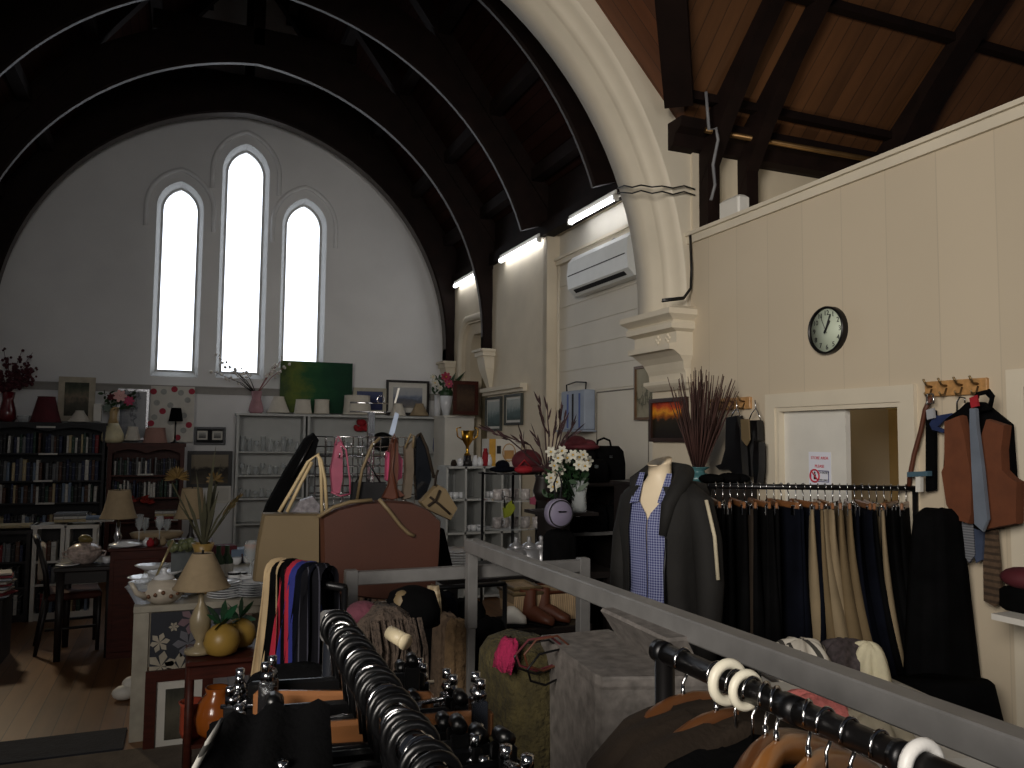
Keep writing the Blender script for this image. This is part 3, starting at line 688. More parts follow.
wall_piece('jeans_hanger', [(909, 472), (930, 471), (930, 476), (909, 477)], .1, .03, M('teal_plastic', (66, 92, 106), .5), label='teal plastic hanger bar standing above the rail end', cat='hanger')
wall_piece('jeans_hanger', [(917, 476), (922, 476), (922, 492), (917, 492)], .1, .02, m_whitep, label='white hanger stem below the teal hanger bar', cat='hanger')
# ledge at the right margin with dark items
y0 = hx(3.35, 1024, 615).y
MB().span(3.1, 3.4, 1.7, hx(3.2, 1008, 612).y, hx(3.2, 1015, 619).z, hx(3.2, 1015, 613).z).build('wall_ledge', m_whitep, label='white ledge on the wall at the right margin', cat='shelf')
lz = hx(3.2, 1015, 613).z
MB().box((3.27, hx(3.25, 1022, 600).y, lz+.05), (.14, .14, .1), bev=.015).build('shoe_box', m_black, label='black box on the white ledge under a maroon hat', cat='box')
MB().ball((3.25, hx(3.25, 1024, 590).y, lz+.14), (.08, .09, .045), 14, 8).build('hat', m_maroon, label='maroon rounded hat on the black box on the ledge', cat='hat')
# ================================================================ BOOTS on the left peg rail
def boot(outline, off, lab):
    b = wall_piece('boot', outline, off, .05, M('black_leather', (11, 10, 11), .3, var=.3), label=lab, cat='boot', group='black boots hung from the peg rail'); return b
boot([(729, 417), (740, 415), (742, 440), (744, 470), (738, 476), (732, 470), (722, 470), (718, 466), (724, 464), (728, 450)], .07, 'tall black boot hanging left, toe pointing left')
boot([(740, 416), (743, 430), (746, 478), (746, 486), (741, 486), (738, 470), (738, 430)], .13, 'narrow black boot hanging behind the tall left boot')
boot([(749, 420), (760, 420), (761, 440), (758, 462), (755, 477), (746, 476), (744, 470), (750, 446)], .07, 'black boot hanging right, short shaft')
boot([(757, 440), (762, 442), (762, 470), (760, 484), (757, 483), (756, 462)], .12, 'slim black boot at the right end of the hanging boots')
wall_piece('paper_insert', [(741, 419), (749, 419), (750, 440), (747, 446), (742, 440)], .17, .01, m_tan, label='tan cardboard insert between the hanging boots', cat='insert')
for k, x in enumerate((736, 755)):
    MB().tube([hx(3.33, x, 400), hx(3.33, x+1, 408), hx(3.33, x-3, 413), hx(3.33, x-6, 420)], .004, 6).tube([hx(3.33, x+1, 408), hx(3.33, x+6, 420)], .004, 6).build('boot_clip', m_chrome, label='chrome boot clip on the peg rail, %s' % ('left' if k == 0 else 'right'), cat='clip', group='boot clips')
# paintings on the right
def frame_x(name, lab, X, x0, y0, x1, y1, fm, im, bw=.03, mount=None, mw=.0, dep=.03):
    ya, yb, z0, z1 = rectX(X, x0, y0, x1, y1); w = abs(ya-yb); h = z1-z0
    t = thing(name, lab, 'picture', (X, (ya+yb)/2, z0))
    mb = MB()
    for s in (-1, 1): mb.box((-dep/2, s*(w/2-bw/2), h/2), (dep, bw, h)); mb.box((-dep/2, 0, h/2+s*(h/2-bw/2)), (dep, w-2*bw, bw))
    mb.build('frame', fm, t)
    if mount: MB().box((-dep*.3, 0, h/2), (.004, w-2*bw, h-2*bw)).build('mount', mount, t)
    MB().box((-dep*.4, 0, h/2), (.004, w-2*bw-2*mw, h-2*bw-2*mw)).build('print', im, t)
    return t
art_sun = M_art('sunset_painting', [(0, (26, 18, 14)), (.35, (36, 30, 20)), (.5, (44, 34, 18)), (.6, (150, 80, 20)), (.72, (222, 150, 40)), (.85, (190, 70, 30)), (1, (110, 36, 24))], 4, 'Z', .45)
frame_x('framed_painting', 'dark framed oil painting of a glowing orange sunset landscape', 3.41, 652, 398, 689, 442, M('dark_walnut_frame', (50, 30, 22), .35, var=.3), art_sun, .03)
art_ink = M_art('ink_scroll', [(0, (150, 144, 124)), (.3, (130, 124, 104)), (.42, (80, 80, 66)), (.5, (148, 142, 122)), (1, (160, 154, 134))], 5, 'Z', 1.2)
frame_x('framed_scroll', 'tall narrow framed ink picture behind the arch corbel', 3.76, 636.5, 365, 662, 420, M('brown_frame', (96, 70, 44), .4), art_ink, .025)
# vase of sticks on a dark cabinet
vb = hy(4.35, 696, 482); zc_ = vb.z
cab = thing('cabinet', 'tall dark cabinet behind the jacket carrying the teal vase', 'cabinet', (3.05, 4.4, 0))
MB().span(-.42, .33, -.25, .25, 0, zc_-.02).build('carcass', m_ebony, cab); MB().span(-.44, .345, -.27, .27, zc_-.02, zc_).build('top', m_ebony, cab)
vx = hy(4.3, 698, 470)
teal = M('teal_glazed_pottery', (70, 112, 116), .3, var=.2)
MB().lathe([(.05, 0), (.11, .01), (.125, .03), (.1, .05), (.045, .06), (.04, .075), (.07, .095), (.075, .1), (.06, .09), (.03, .07)], n=20).build('vase', teal, None, (vx.x, 4.3, zc_), 0, 'squat teal pottery vase holding dry brown sticks', 'vase')
mb = MB()
for i in range(110):
    a = rnd.uniform(0, 2*PI); sp = rnd.random()**.7
    top = Vector((vx.x+.0+.27*sp*math.cos(a)+.03, 4.3+.2*sp*math.sin(a), zc_+.72*rnd.uniform(.82, 1.06)-.1*sp))
    b0 = Vector((vx.x+.02*math.cos(a), 4.3+.02*math.sin(a), zc_+.06)); mid = b0.lerp(top, .5)+Vector((rnd.uniform(-.02, .02), 0, 0))
    mb.tube([b0, mid, top], [.0045, .004, .002], 4)
mb.build('dry_sticks', M('dry_brown_twigs', (64, 38, 32), .8, var=.4, scale=3), None, label='tall bundle of dry brown sticks in the teal vase', cat='dried plant')
for k, (px, py, rx, rz_) in enumerate(((716, 486, .09, .05), (734, 482, .08, .055), (745, 490, .06, .05))):
    q = hy(4.1, px, py); rz_ *= .62; rx *= .85; MB().ball((0, 0, rz_), (rx, .08, rz_), 14, 8).ball((rx*.3, -.02, rz_*1.2), (rx*.5, .05, rz_*.5), 10, 6).build('handbag', m_black, None, (q.x, 4.15, zc_), 0, 'black soft bag on the dark cabinet, %s from the vase' % ORD[k], 'bag', 'black bags by the teal vase')
# ================================================================ MANNEQUIN
mx, my = 2.145, 3.335
mq = thing('mannequin', 'headless cream torso mannequin wearing the checked shirt and dark jacket', 'mannequin', (mx, my, 0), math.radians(-62))
skin = M('cream_mannequin', (226, 208, 178), .5, var=.04)
LV = [(.8, .17, .11), (.95, .165, .11), (1.1, .14, .1), (1.25, .16, .11), (1.38, .185, .12), (1.48, .19, .105), (1.54, .18, .09), (1.58, .13, .075), (1.605, .075, .062), (1.63, .057, .055), (1.685, .055, .054)]
def body_r(z):
    for a, b in zip(LV, LV[1:]):
        if z <= b[0]:
            t = max(0, (z-a[0])/(b[0]-a[0])); return a[1]+(b[1]-a[1])*t, a[2]+(b[2]-a[2])*t
    return LV[-1][1:]
mb = MB(); rings = []
for z, hw, hd in LV: rings.append([(hw*math.cos(2*PI*i/28), hd*math.sin(2*PI*i/28)+(.0 if z < 1.6 else -.01), z) for i in range(28)])
rings.append([(.06*math.cos(2*PI*i/28), .058*math.sin(2*PI*i/28)-.012, 1.7+.022*math.sin(2*PI*i/28)+.006*math.cos(2*PI*i/28)) for i in range(28)])
mb.loft(rings); mb.build('torso', skin, mq)
MB().tube([(0, 0, .02), (0, 0, .82)], .015, 10).build('pole', m_chrome, mq)
MB().lathe([(.17, 0), (.17, .012), (.03, .03), (.02, .05)], n=24).build('base', m_dkmetal, mq)
def shell(mb, zb, zt, gap, infl, flare=0, rip=0, nu=44, nv=26):
    def fn(u, v):
        z = zb+(zt-zb)*v; hw, hd = body_r(z); g = gap(v); a = -PI/2+g+(2*PI-2*g)*u
        e = infl+flare*(1-v)**1.5+rip*math.sin(9*a+3*v)*(1-v)
        return ((hw+e)*math.cos(a), (hd+e)*math.sin(a), z)
    return mb.sheet(fn, nu, nv)
chk = M_check('blue_checked_cotton', (36, 42, 100), (142, 148, 178), .012)
sh = thing('shirt', 'blue and white checked shirt with open collar on the mannequin', 'shirt', (mx, my, 0), mq.rotation_euler.z)
mb = MB(); shell(mb, .86, 1.6, lambda v: .015+max(0, v-.79)*3.0, .012, .035, .006); mb.build('body', chk, sh)
for s in (-1, 1):
    mb = MB(); mb.add([(s*.05, -.125, 1.51), (s*.1, -.125, 1.5), (s*.088, -.05, 1.645), (s*.06, -.05, 1.645)], [(0, 1, 2, 3)]); mb.build('collar', chk, sh)
jk = thing('jacket', 'dark charcoal hooded jacket with pale sleeve stripe on the mannequin', 'jacket', (mx, my, 0), mq.rotation_euler.z)
mjk = M('charcoal_jacket', (30, 29, 28), .8, var=.15, scale=5, bump=.12, bscale=40, spec=.3)
mb = MB(); shell(mb, .72, 1.585, lambda v: .55-.12*v, .03, .045, .01); mb.build('body', mjk, jk)
for s in (-1, 1):
    pts = [(s*.13, .01, 1.555), (s*.2, .0, 1.5), (s*.245, -.01, 1.34), (s*.265, -.02, 1.15), (s*.265, -.04, .95), (s*.255, -.06, .82)]
    pts = pts if s > 0 else [(p[0]*.76, p[1], p[2]) for p in pts]
    slv = MB().tube(pts, [.06, .072, .07, .064, .058, .052], 16).build('sleeve', mjk, jk)
    st = [Vector(p)+Vector((s*.062, -.05, .03)) for p in pts[1:4]]
    if s > 0: MB().tube(st, .009, 6).build('sleeve_stripe', M('pale_stripe', (196, 186, 160), .8), slv)
mb = MB()
mb.tube([(-.09, -.1, 1.5), (-.12, -.03, 1.6), (-.09, .07, 1.64), (0, .11, 1.64), (.09, .07, 1.64), (.125, -.03, 1.6), (.1, -.11, 1.5), (.085, -.135, 1.36)], [.02, .035, .05, .055, .05, .045, .035, .02], 14)
mb.lathe([(.04, 0), (.12, .03), (.14, .09), (.12, .14), (.08, .15)], (.03, .15, 1.45), 18)
mb.build('hood', mjk, jk)
MB().tube([(.1, -.115, 1.45), (.1, -.15, 1.2), (.12, -.17, .9)], .006, 6).build('zip', m_dkmetal, jk)
# ================================================================ GREY STEEL HANDRAIL
RX, RY, RZt, TS_ = 1.12, 3.2, 1.36, .045
PE = hx(RX, 472, 539); RY = PE.y; RZt = PE.z; PN = hz(RZt, 1024, 734); RLEN = (PE-PN).length; RAN = math.atan2(PE.x-PN.x, PE.y-PN.y)*-1
hr = thing('handrail', 'grey square tube handrail with posts crossing the foreground', 'railing', (RX, RY, 0), RAN)
MB().box((0, -1.35, RZt-.027), (.054, 2.75, .054), bev=.004).build('top_rail', m_steel, hr)
pst = MB().box((0, 0, (RZt-.01)/2), (TS_*.7, TS_*.7, RZt-.02), bev=.004).build('post', m_steel, hr)
q0 = hy(RY, 470, 628).z; q1 = hy(RY, 470, 580).z
MB().box((0, 0, (q0+RZt)/2-.005), (TS_*.92, TS_*.92, RZt-q0-.01), bev=.003).build('post_sleeve', m_steel, pst)
MB().box((0, -2.68, RZt/2-.02), (TS_, TS_, RZt-.06), bev=.004).build('post', m_steel, hr)
cr = thing('guard_rail', 'grey square tube guard rail running across behind the handrail post', 'railing', (0, RY+.06, 0))
ca, cb_ = hy(RY+.06, 346, 578), hy(RY+.06, 587, 568); zt = hy(RY+.06, 470, 565.5).z
MB().box(((ca.x+cb_.x)/2, 0, zt-.026), (cb_.x-ca.x, TS_, .052), bev=.004).build('top_rail', m_steel, cr)
for x in (ca.x+.02, cb_.x-.02): MB().box((x, 0, (zt+.008)/2), (TS_*1.1, TS_*1.1, zt+.008), bev=.004).build('post', m_steel, cr)
# ================================================================ GREY MARBLED PEDESTAL
ZPD = 1.26
p1, p2, p3 = hz(ZPD, 541, 635), hz(ZPD, 599, 677), hz(ZPD, 712, 676)
p4 = hz(ZPD, 640, 625)
pd = thing('pedestal', 'grey marbled stone pedestal box with a raised curved back', 'pedestal', (p2.x, p2.y, 0))
def rel(p, k=1.0): return (p.x-p2.x, p.y-p2.y)
base = [rel(p1), (rel(p1)[0]*.3, rel(p1)[1]*.28), (rel(p1)[0]*.06, rel(p1)[1]*.06), (.008, -.002), (.03, -.01), rel(p3), (rel(p3)[0]+.0, rel(p1)[1])]
cxx = sum(p[0] for p in base)/len(base); cyy = sum(p[1] for p in base)/len(base)
def bring(k, z): return [(cxx+(x-cxx)*k, cyy+(y-cyy)*k, z) for x, y in base]
MB().loft([bring(.97, 0), bring(.97, .2), bring(.98, ZPD-.3), bring(.985, ZPD-.03)], None, False).build('body', m_stone, pd)
MB().loft([bring(.985, ZPD-.03), bring(1, ZPD-.022), bring(1.0, ZPD-.006), bring(.99, ZPD)], None, False).build('top_slab', m_stone, pd)
ZB = ZPD+.085
b1, b2 = hz(ZB, 603, 609), hz(ZB, 663, 637)
d1 = Vector((b2.x-b1.x, b2.y-b1.y, 0)); nrm = Vector((-d1.y, d1.x, 0)).normalized(); nrm = nrm if nrm.x > 0 else -nrm
rings = []
for z, o, e in ((ZPD-.002, .05, 0.0), (ZPD+.03, .03, 0.005), (ZPD+.06, .012, .01), (ZB-.008, 0, .015), (ZB, .004, .012)):
    a = Vector((b1.x-p2.x, b1.y-p2.y, z))+nrm*o-d1.normalized()*e; b = Vector((b2.x-p2.x, b2.y-p2.y, z))+nrm*o+d1.normalized()*e
    rings.append([a, b, b+nrm*.055, a+nrm*.055])
MB().loft(rings, None, False).build('raised_back', m_stone, pd)
# ================================================================ NEAR RAIL ON THE RIGHT with coats
ZB1 = 1.45
e0 = hz(ZB1, 658, 650); e1 = hz(ZB1, 944, 776); bx = e0.x
def bxf(y): return e0.x+(e1.x-e0.x)*(y-e0.y)/(e1.y-e0.y)
BA = math.atan2(e0.y-e1.y, e0.x-e1.x)-PI/2
rb = thing('garment_rail', 'thick black pipe garment rail at the lower right with wooden hangers', 'clothes rack', (bx, e0.y, 0), BA)
BR = .0165
MB().tube([(0, 0, ZB1), (0, -1.0, ZB1)], BR, 20).build('rail', m_gun, rb)
for ya, yb in ((-.3, -.33), (-.48, -.495), (0, -.025)): MB().tube([(0, ya, ZB1), (0, yb, ZB1)], BR*1.13, 20).build('collar', m_dkmetal, rb)
for y in (-.02, -.98): MB().tube([(0, y, .03), (0, y, ZB1)], BR, 14).build('upright', m_gun, rb)
MB().tube([(-.25, -.02, .03), (.25, -.02, .03)], BR, 12).tube([(-.25, -.98, .03), (.25, -.98, .03)], BR, 12).build('foot', m_gun, rb)
def on_rb(px, py):
    x = bx
    for _ in range(4): y = hx(x, px, py).y; x = bxf(y)
    return y
def ring_div(px, py, lab, r=.036, white=(226, 220, 200)):
    y = on_rb(px, py)
    MB().tube([(r*.78*math.cos(a*PI/12), 0, r*.78*math.sin(a*PI/12)) for a in range(24)], r*.24, 8, closed=True).build('size_ring', M('ivory_plastic_%d' % white[2], white, .4, var=.03), None, (bxf(y), y, ZB1-.002), 0, lab, 'ring')
ring_div(728, 680, 'larger ivory size ring on the right rail, first along it', .034)
ring_div(746, 690, 'smaller ivory size ring next to the larger one on the right rail', .029)
ring_div(922, 772, 'white size ring at the near end of the right rail', .032, (232, 230, 226))
def coat_hanger(lab, loc, rz, mat, wdt=.42, R=.02, drop=.055, thick=.024, th=.05):
    t = thing('coat_hanger', lab, 'hanger', loc, rz, 'wooden hangers on the right rail')
    MB().tube(hook_pts(R, drop), .0026, 6).tube([(0, 0, -drop+.0), (0, 0, -drop+.02)], .004, 6).build('hook', m_chrome, t)
    pts = []
    for i in range(15):
        s = -1+2*i/14; pts.append((s*wdt/2, -.03*s*s, -drop-.01-.075*abs(s)**1.7))
    mb = MB(); rings = []
    for i, p in enumerate(pts):
        s = abs(-1+2*i/14); h = .018+.014*s; w_ = thick/2+.014*s
        rings.append([(p[0], p[1]+w_*math.cos(a*PI/5), p[2]+h*math.sin(a*PI/5)) for a in range(10)])
    mb.loft(rings); mb.build('bar', mat, t); return t
w_dark = M('dark_varnished_wood', (94, 58, 32), .35, var=.2, scale=8, coat=.3); w_light = M('honey_varnished_wood', (150, 98, 50), .3, var=.2, scale=8, coat=.4)
hl = [((683, 663), w_dark, 'dark wooden coat hanger farthest along the right rail, over the brown coat', .25),
      ((716, 676), w_dark, 'dark wooden coat hanger in the brown coat, beside the ivory rings', .22),
      ((765, 700), w_dark, 'dark wooden coat hanger behind the two honey coloured ones', .5),
      ((776, 707), w_light, 'honey coloured wooden coat hanger, middle of the three at the bottom edge', .52),
      ((808, 722), w_light, 'honey coloured wooden coat hanger nearest the camera on the right rail', .55),
      ((850, 745), w_dark, 'dark wooden coat hanger nearest the near end of the right rail', .2)]
hpos = []
for (px, py), mt, lab, rz in hl:
    y = on_rb(px, py); hpos.append(y); coat_hanger(lab, (bxf(y), y, ZB1), rz, mt, .4, .0195, .058)
for k, (px, py) in enumerate(((752, 692), (735, 682), (826, 735), (880, 758))):
    t = thing('wire_hanger', 'chrome wire hanger hook over the right rail, %s of four' % ORD[k], 'hanger', (bxf(on_rb(px, py)), on_rb(px, py), ZB1), .2, 'wire hangers on the right rail')
    MB().tube(hook_pts(.0195, .085), .0024, 6).build('hook', m_chrome, t)
    MB().tube([(0, 0, -.085), (.19, 0, -.17), (-.19, 0, -.17), (0, 0, -.085)], .0024, 6).build('shoulders', m_chrome, t)
def coat(lab, y, mat, hw=.21, L=.9, rz=0, zt=-.075, name='coat', depth=.05, x=0):
    mb = MB()
    drape(mb, [(0, .04, .032, 0, 0), (-.003, .1, depth*.8, 0, 0), (-.012, .15, depth, 0, 0), (-.05, hw+.015, depth*1.15, 0, 0), (-.15, hw+.03, depth*1.3, 0, 0), (-.5, hw+.02, depth*1.3, 0, 0), (-L, hw+.04, depth*1.4, 0, 0)], 40, .12, 7, y*9)
    return mb.build(name, mat, None, (bxf(y)+x, y, ZB1+zt), rz, lab, 'coat')
c1 = hpos[0]-.02; coat('dark brown coat on the farthest hanger of the right rail', c1-.01, m_brncloth, .2, .9, .25, -.06)
coat('dark brown coat second along the right rail', hpos[1]-.005, m_brncloth, .2, .95, .22, -.06)
coat('black jacket between the brown coat and honey hangers', on_rb(748, 694), m_black, .2, .9, .25, -.075)
coat('black coat below the honey coloured hangers', hpos[3]+.0, m_black, .2, .9, .52, -.17, depth=.03)
coat('black coat on the nearest honey coloured hanger', hpos[4]-.005, m_black, .2, .9, .55, -.17, depth=.03)
coat('black coat at the near end of the right rail', hpos[5], m_black, .19, .9, .2, -.13)
# ================================================================ NEAR RAIL ON THE LEFT with clip hangers
a0 = hz(1.515, 334, 622); a1 = hz(1.515, 440, 790); AD = (a1-a0); LA = AD.length; angA = math.atan2(AD.y, AD.x); ua = AD.normalized()
ra = thing('garment_rail', 'chrome garment rail at the lower left crowded with black hangers', 'clothes rack', (a0.x, a0.y, 0), angA)
MB().tube([(0, 0, 1.515), (LA+.15, 0, 1.515)], .0155, 20).build('rail', m_chrome, ra)
MB().box((-.02, 0, 1.505), (.03, .034, .045), bev=.004).build('end_bracket', m_steel, ra)
for x in (-.02, LA+.15): MB().tube([(x, 0, .03), (x, 0, 1.5)], .014, 12).build('upright', m_chrome, ra)
MB().tube([(-.02, -.25, .03), (-.02, .25, .03)], .014, 10).tube([(LA+.15, -.25, .03), (LA+.15, .25, .03)], .014, 10).build('foot', m_chrome, ra)
rnd.seed(11)
NA = 24
for i in range(NA):
    t_ = (i+.4)/NA; p = a0+ua*(LA*t_*1.0)
    rz = angA+PI/2+(rnd.uniform(-.5, .5) if i % 3 == 0 or i in (4, 9) else rnd.uniform(-.15, .15))
    kind = 'wood' if i in (4, 9) else ('chrome' if i % 3 == 0 else 'black')
    lab = '%s clip hanger on the left rail, %s from the far end' % ({'wood': 'wooden', 'chrome': 'chrome', 'black': 'black'}[kind], ORD[i])
    h = thing('clip_hanger', lab, 'hanger', (p.x, p.y, 1.515), rz, 'clip hangers on the left rail')
    # broad plastic or wire hook right round the pipe
    hm = m_chrome if kind != 'black' else m_blkplast
    rr = .0215 if kind == 'black' else .0185
    MB().tube([(rr*math.cos(a*PI/9), 0, rr*math.sin(a*PI/9)) for a in range(-3, 13)]+[(-.004, 0, -.04), (0, 0, -.075)], .0048 if kind == 'black' else .0026, 8).build('hook', hm, h)
    wd = (.3 if kind != 'black' else .27)+rnd.uniform(-.05, .06); dz = -.075-rnd.uniform(0, .025); tl = rnd.uniform(-.03, .03)
    mb = MB()
    if kind == 'wood': mb.box((0, 0, dz), (wd, .014, .036), bev=.005)
    elif kind == 'black': mb.box((0, 0, dz), (wd, .012, .024), bev=.004)
    else: mb.tube([(-wd/2, 0, dz-tl), (wd/2, 0, dz+tl)], .0036, 8)
    bb = mb.build('bar', m_wood if kind == 'wood' else m_blkplast if kind == 'black' else m_chrome, h)
    for s in (-1, 1):
        x = s*(wd/2-.02); zz = dz+s*tl
        mb = MB()
        mb.tube([(x, -.013, zz+.012), (x, .013, zz+.012)], .009, 10)
        for q in (-1, 1):
            mb.box((x, q*.011, zz-.02), (.022, .005, .05), bev=.002)
            if kind != 'black': mb.tube([(x, q*.016, zz+.022), (x, q*.016, zz+.034)], .0065, 8)
        mb.build('clip', m_chrome if kind != 'black' else m_blkplast, bb)
    if i == 13: MB().box((-.09, 0, dz-.01), (.025, .02, .045)).build('size_tag', m_red, h)
    L = .85; mb = MB()
    hw = .17+rnd.uniform(-.015, .015)
    drape(mb, [(0, hw, .008, 0, 0), (-.05, hw*1.0, .012, 0, 0), (-.3, hw*1.05, .018, 0, 0), (-L, hw*1.12, .02, 0, 0)], 26, .15, 4, i)
    mb.build('trousers', m_black if i % 5 else m_navy, None, (p.x, p.y, 1.515+dz-.04), rz, '%s trousers on the %s hanger from the far end of the left rail' % ('black' if i % 5 else 'navy black', ORD[i]), 'trousers', 'black trousers on the left rail')
# black coat slumped over the left end with a white striped edge
mb = MB()
q = [hz(1.3, 232, 652), hz(1.3, 300, 640)]
mb = MB(); drape(mb, [(0, .05, .03, 0, 0), (-.02, .1, .05, 0, 0), (-.07, .13, .07, 0, 0), (-.5, .16, .08, 0, 0), (-1.0, .19, .1, 0, 0)], 40, .15, 6)
q = hz(1.32, 300, 672)
mb.build('coat', m_black, None, (q.x, q.y, 1.33), -.3, 'black coat bulging at the far left end of the left rail', 'coat')
e = [hy(.93, 222, 720), hy(.86, 208, 743), hy(.8, 186, 785)]
st = M_lines('striped_braid', (190, 188, 180), 2, .012, .004, .9, .8, .05, 30)
MB().tube([Vector(p)+Vector((0, 0, 0)) for p in e], .003, 6).build('braid_trim', st, label='white and black striped braid along the black coat edge at bottom left', cat='trim')
mb = MB(); e2 = [hy(.95, 300, 640), hy(.95, 215, 770)]
def fnb(u, v):
    a = Vector(e[0]).lerp(Vector(e[2]), u); b = Vector(hy(.9, 330, 705)).lerp(Vector(hy(.8, 330, 800)), u)
    return a.lerp(b, v)+Vector((0, .02*math.sin(3*v+u*2), .006*math.sin(5*PI*v)))
mb.sheet(fnb, 8, 10); mb.build('coat', m_black, None, None, 0, 'black coat front with striped braid edge at the bottom left corner', 'coat')
rnd.seed(21)
# ================================================================ GRID DISPLAY RACK with bags
GYR = 4.15
gx0, gx1, gz0, gz1 = rectY(GYR, 315, 437, 415, 515)
gr = thing('grid_rack', 'chrome wire grid display rack holding bags in the centre', 'rack', ((gx0+gx1)/2, GYR, 0))
gw = gx1-gx0
mb = MB()
nx, nz = 11, 9; zlo = .75
for i in range(nx+1): mb.tube([(-gw/2+gw*i/nx, 0, zlo), (-gw/2+gw*i/nx, 0, gz1)], .0035, 5)
zz = gz1
while zz > zlo: mb.tube([(-gw/2, -.004, zz), (gw/2, -.004, zz)], .0035, 5); zz -= .05
mb.build('grid_panel', m_chrome, gr)
mb = MB()
for i in range(7): mb.tube([(-gw/2+gw*i/6, .22, zlo), (-gw/2+gw*i/6, .22, gz1)], .0035, 5)
zz = gz1
while zz > zlo: mb.tube([(-gw/2, .216, zz), (gw/2, .216, zz)], .0035, 5); zz -= .1
mb.build('grid_panel', m_chrome, gr)
px = hy(GYR+.1, 371, 440).x-gr.location.x; ztop = hy(GYR+.1, 371, 412).z
MB().box((px, .11, ztop/2), (.035, .035, ztop)).build('post', m_chrome, gr)
MB().box((px, .11, .03), (.6, .5, .03)).build('base', m_dkmetal, gr)
hx0, hx1, hz0, hz1 = rectY(GYR+.1, 350, 403, 388, 412)
MB().tube([(hx0-gr.location.x, .1, hz0), (hx1-gr.location.x, .1, hz0), (hx1-gr.location.x, .1, hz1), (hx0-gr.location.x, .1, hz1)], .004, 6, closed=True).tube([(hx1-.04-gr.location.x+.02*math.cos(a), .1, hz1+.02+.02*math.sin(a)) for a in [i*PI/6 for i in range(12)]], .003, 5, closed=True).build('sign_holder', m_chrome, gr)
for s in (-1, 1):
    for k in range(4): MB().tube([(s*gw*.12*k*.9, -.0, gz1-.06-.05*(k % 2)), (s*gw*.12*k*.9, -.16, gz1-.05-.05*(k % 2)), (s*gw*.12*k*.9, -.17, gz1-.03-.05*(k % 2))], .004, 5).build('hook', m_chrome, gr)
tg = [hy(GYR-.05, *p) for p in ((395, 412), (399, 414), (394, 436), (389, 434))]
MB().add(tg, [(0, 1, 2, 3)]).build('price_tag', M('pale_blue_tag', (168, 182, 204), .6), label='pale blue paper tag dangling above the grid rack', cat='tag')
MB().add([hy(GYR-.06, *p) for p in ((398, 388), (400, 388), (396, 403), (394, 403))], [(0, 1, 2, 3)]).build('price_tag', m_paper, label='thin white swing tag above the pale blue tag', cat='tag')
def poly_bag(name, lab, Y, outline, th, mat, strap=(), smat=None, sr=.008, group=None, extra=None, cat='bag'):
    o = [(hy(Y, *p).x, hy(Y, *p).z) for p in outline]; cx_ = sum(p[0] for p in o)/len(o); zb = min(p[1] for p in o); cz_ = sum(p[1] for p in o)/len(o)
    t = thing(name, lab, cat, (cx_, Y, zb), 0, group)
    def ring(k, y): return [(cx_+(x-cx_)*k-cx_, y, cz_+(z-cz_)*k-zb) for x, z in o]
    mb = MB(); R = [ring(.96, th/2), ring(1, th*.3), ring(1, -th*.3), ring(.96, -th/2)]
    mb.loft(R, None, False, False)
    for r_ in (R[0], R[-1]):
        tri = tessellate_polygon([[Vector((p[0], p[2], 0)) for p in r_]]); mb.add(r_, [tuple(q) for q in tri])
    mb.build('body', mat, t)
    for st in strap:
        MB().tube([hy(Y-th/2-.01, *p)-Vector(t.location) for p in st], sr, 6).build('strap', smat or mat, t)
    return t
m_tote = M('chestnut_leather', (66, 33, 19), .55, var=.12, scale=4, bump=.06, bscale=150)
poly_bag('tote_bag', 'big chestnut brown leather tote bag with pale curved strap in the centre', 3.62, [(319, 516), (335, 508), (360, 502), (385, 500), (410, 502), (425, 508), (438, 520), (436, 560), (431, 597), (380, 598), (325, 592), (320, 560)], .14, m_tote,
         [[(379, 499), (390, 512), (400, 525), (408, 533), (414, 536)], [(318, 517), (334, 507), (350, 502), (372, 500)]], m_tan, .009)
poly_bag('tote_bag', 'tan vinyl shopper bag at the left of the chestnut tote', 3.66, [(263, 513), (318, 513), (318, 560), (317, 586), (285, 582), (253, 580), (257, 545)], .12, m_tan,
         [[(279, 512), (292, 490), (308, 462), (318, 454), (321, 470), (322, 513)], [(287, 512), (300, 485), (312, 462)], [(327, 512), (325, 480), (321, 460), (317, 455)]], M('cream_strap', (178, 158, 120), .6), .008)
poly_bag('umbrella_bag', 'long black carry case leaning diagonally left of the grid rack', 4.05, [(305, 438), (313, 433), (318, 440), (314, 455), (296, 480), (282, 512), (262, 516), (266, 505), (285, 470)], .1, m_black, [[(312, 440), (302, 460), (292, 478)]], m_blkplast, .006)
poly_bag('handbag', 'pink glossy handbag hanging on the grid rack left of the post', 4.05, [(335, 444), (339, 441), (342, 452), (342, 478), (339, 494), (332, 494), (330, 470)], .05, m_pink, [[(340, 443), (346, 450), (350, 480), (350, 494)], [(335, 445), (338, 436), (343, 445)], [(331, 492), (340, 496), (350, 494)]], m_pink, .005)
poly_bag('handbag', 'magenta handbag hanging on the grid rack right of the post', 4.03, [(386, 452), (394, 446), (402, 460), (401, 478), (392, 484), (385, 480)], .05, M('magenta_vinyl', (170, 60, 96), .5), [[(388, 452), (392, 438), (397, 452)]], m_leather, .005)
poly_bag('handbag', 'narrow brown leather bag with straps hanging before the magenta one', 3.98, [(391, 440), (397, 438), (398, 468), (396, 488), (404, 496), (392, 500), (382, 498), (388, 486), (390, 465)], .04, m_leather, [[(392, 442), (394, 434), (397, 442)], [(395, 440), (392, 470), (398, 498)]], m_leather, .005)
poly_bag('handbag', 'grey brown shoulder bag hung right of the brown straps', 4.0, [(404, 446), (412, 440), (413, 470), (410, 498), (402, 500), (405, 470)], .05, M('taupe_leather', (92, 80, 66), .6), [[(405, 448), (411, 434), (414, 436), (413, 448)]], m_tan, .006)
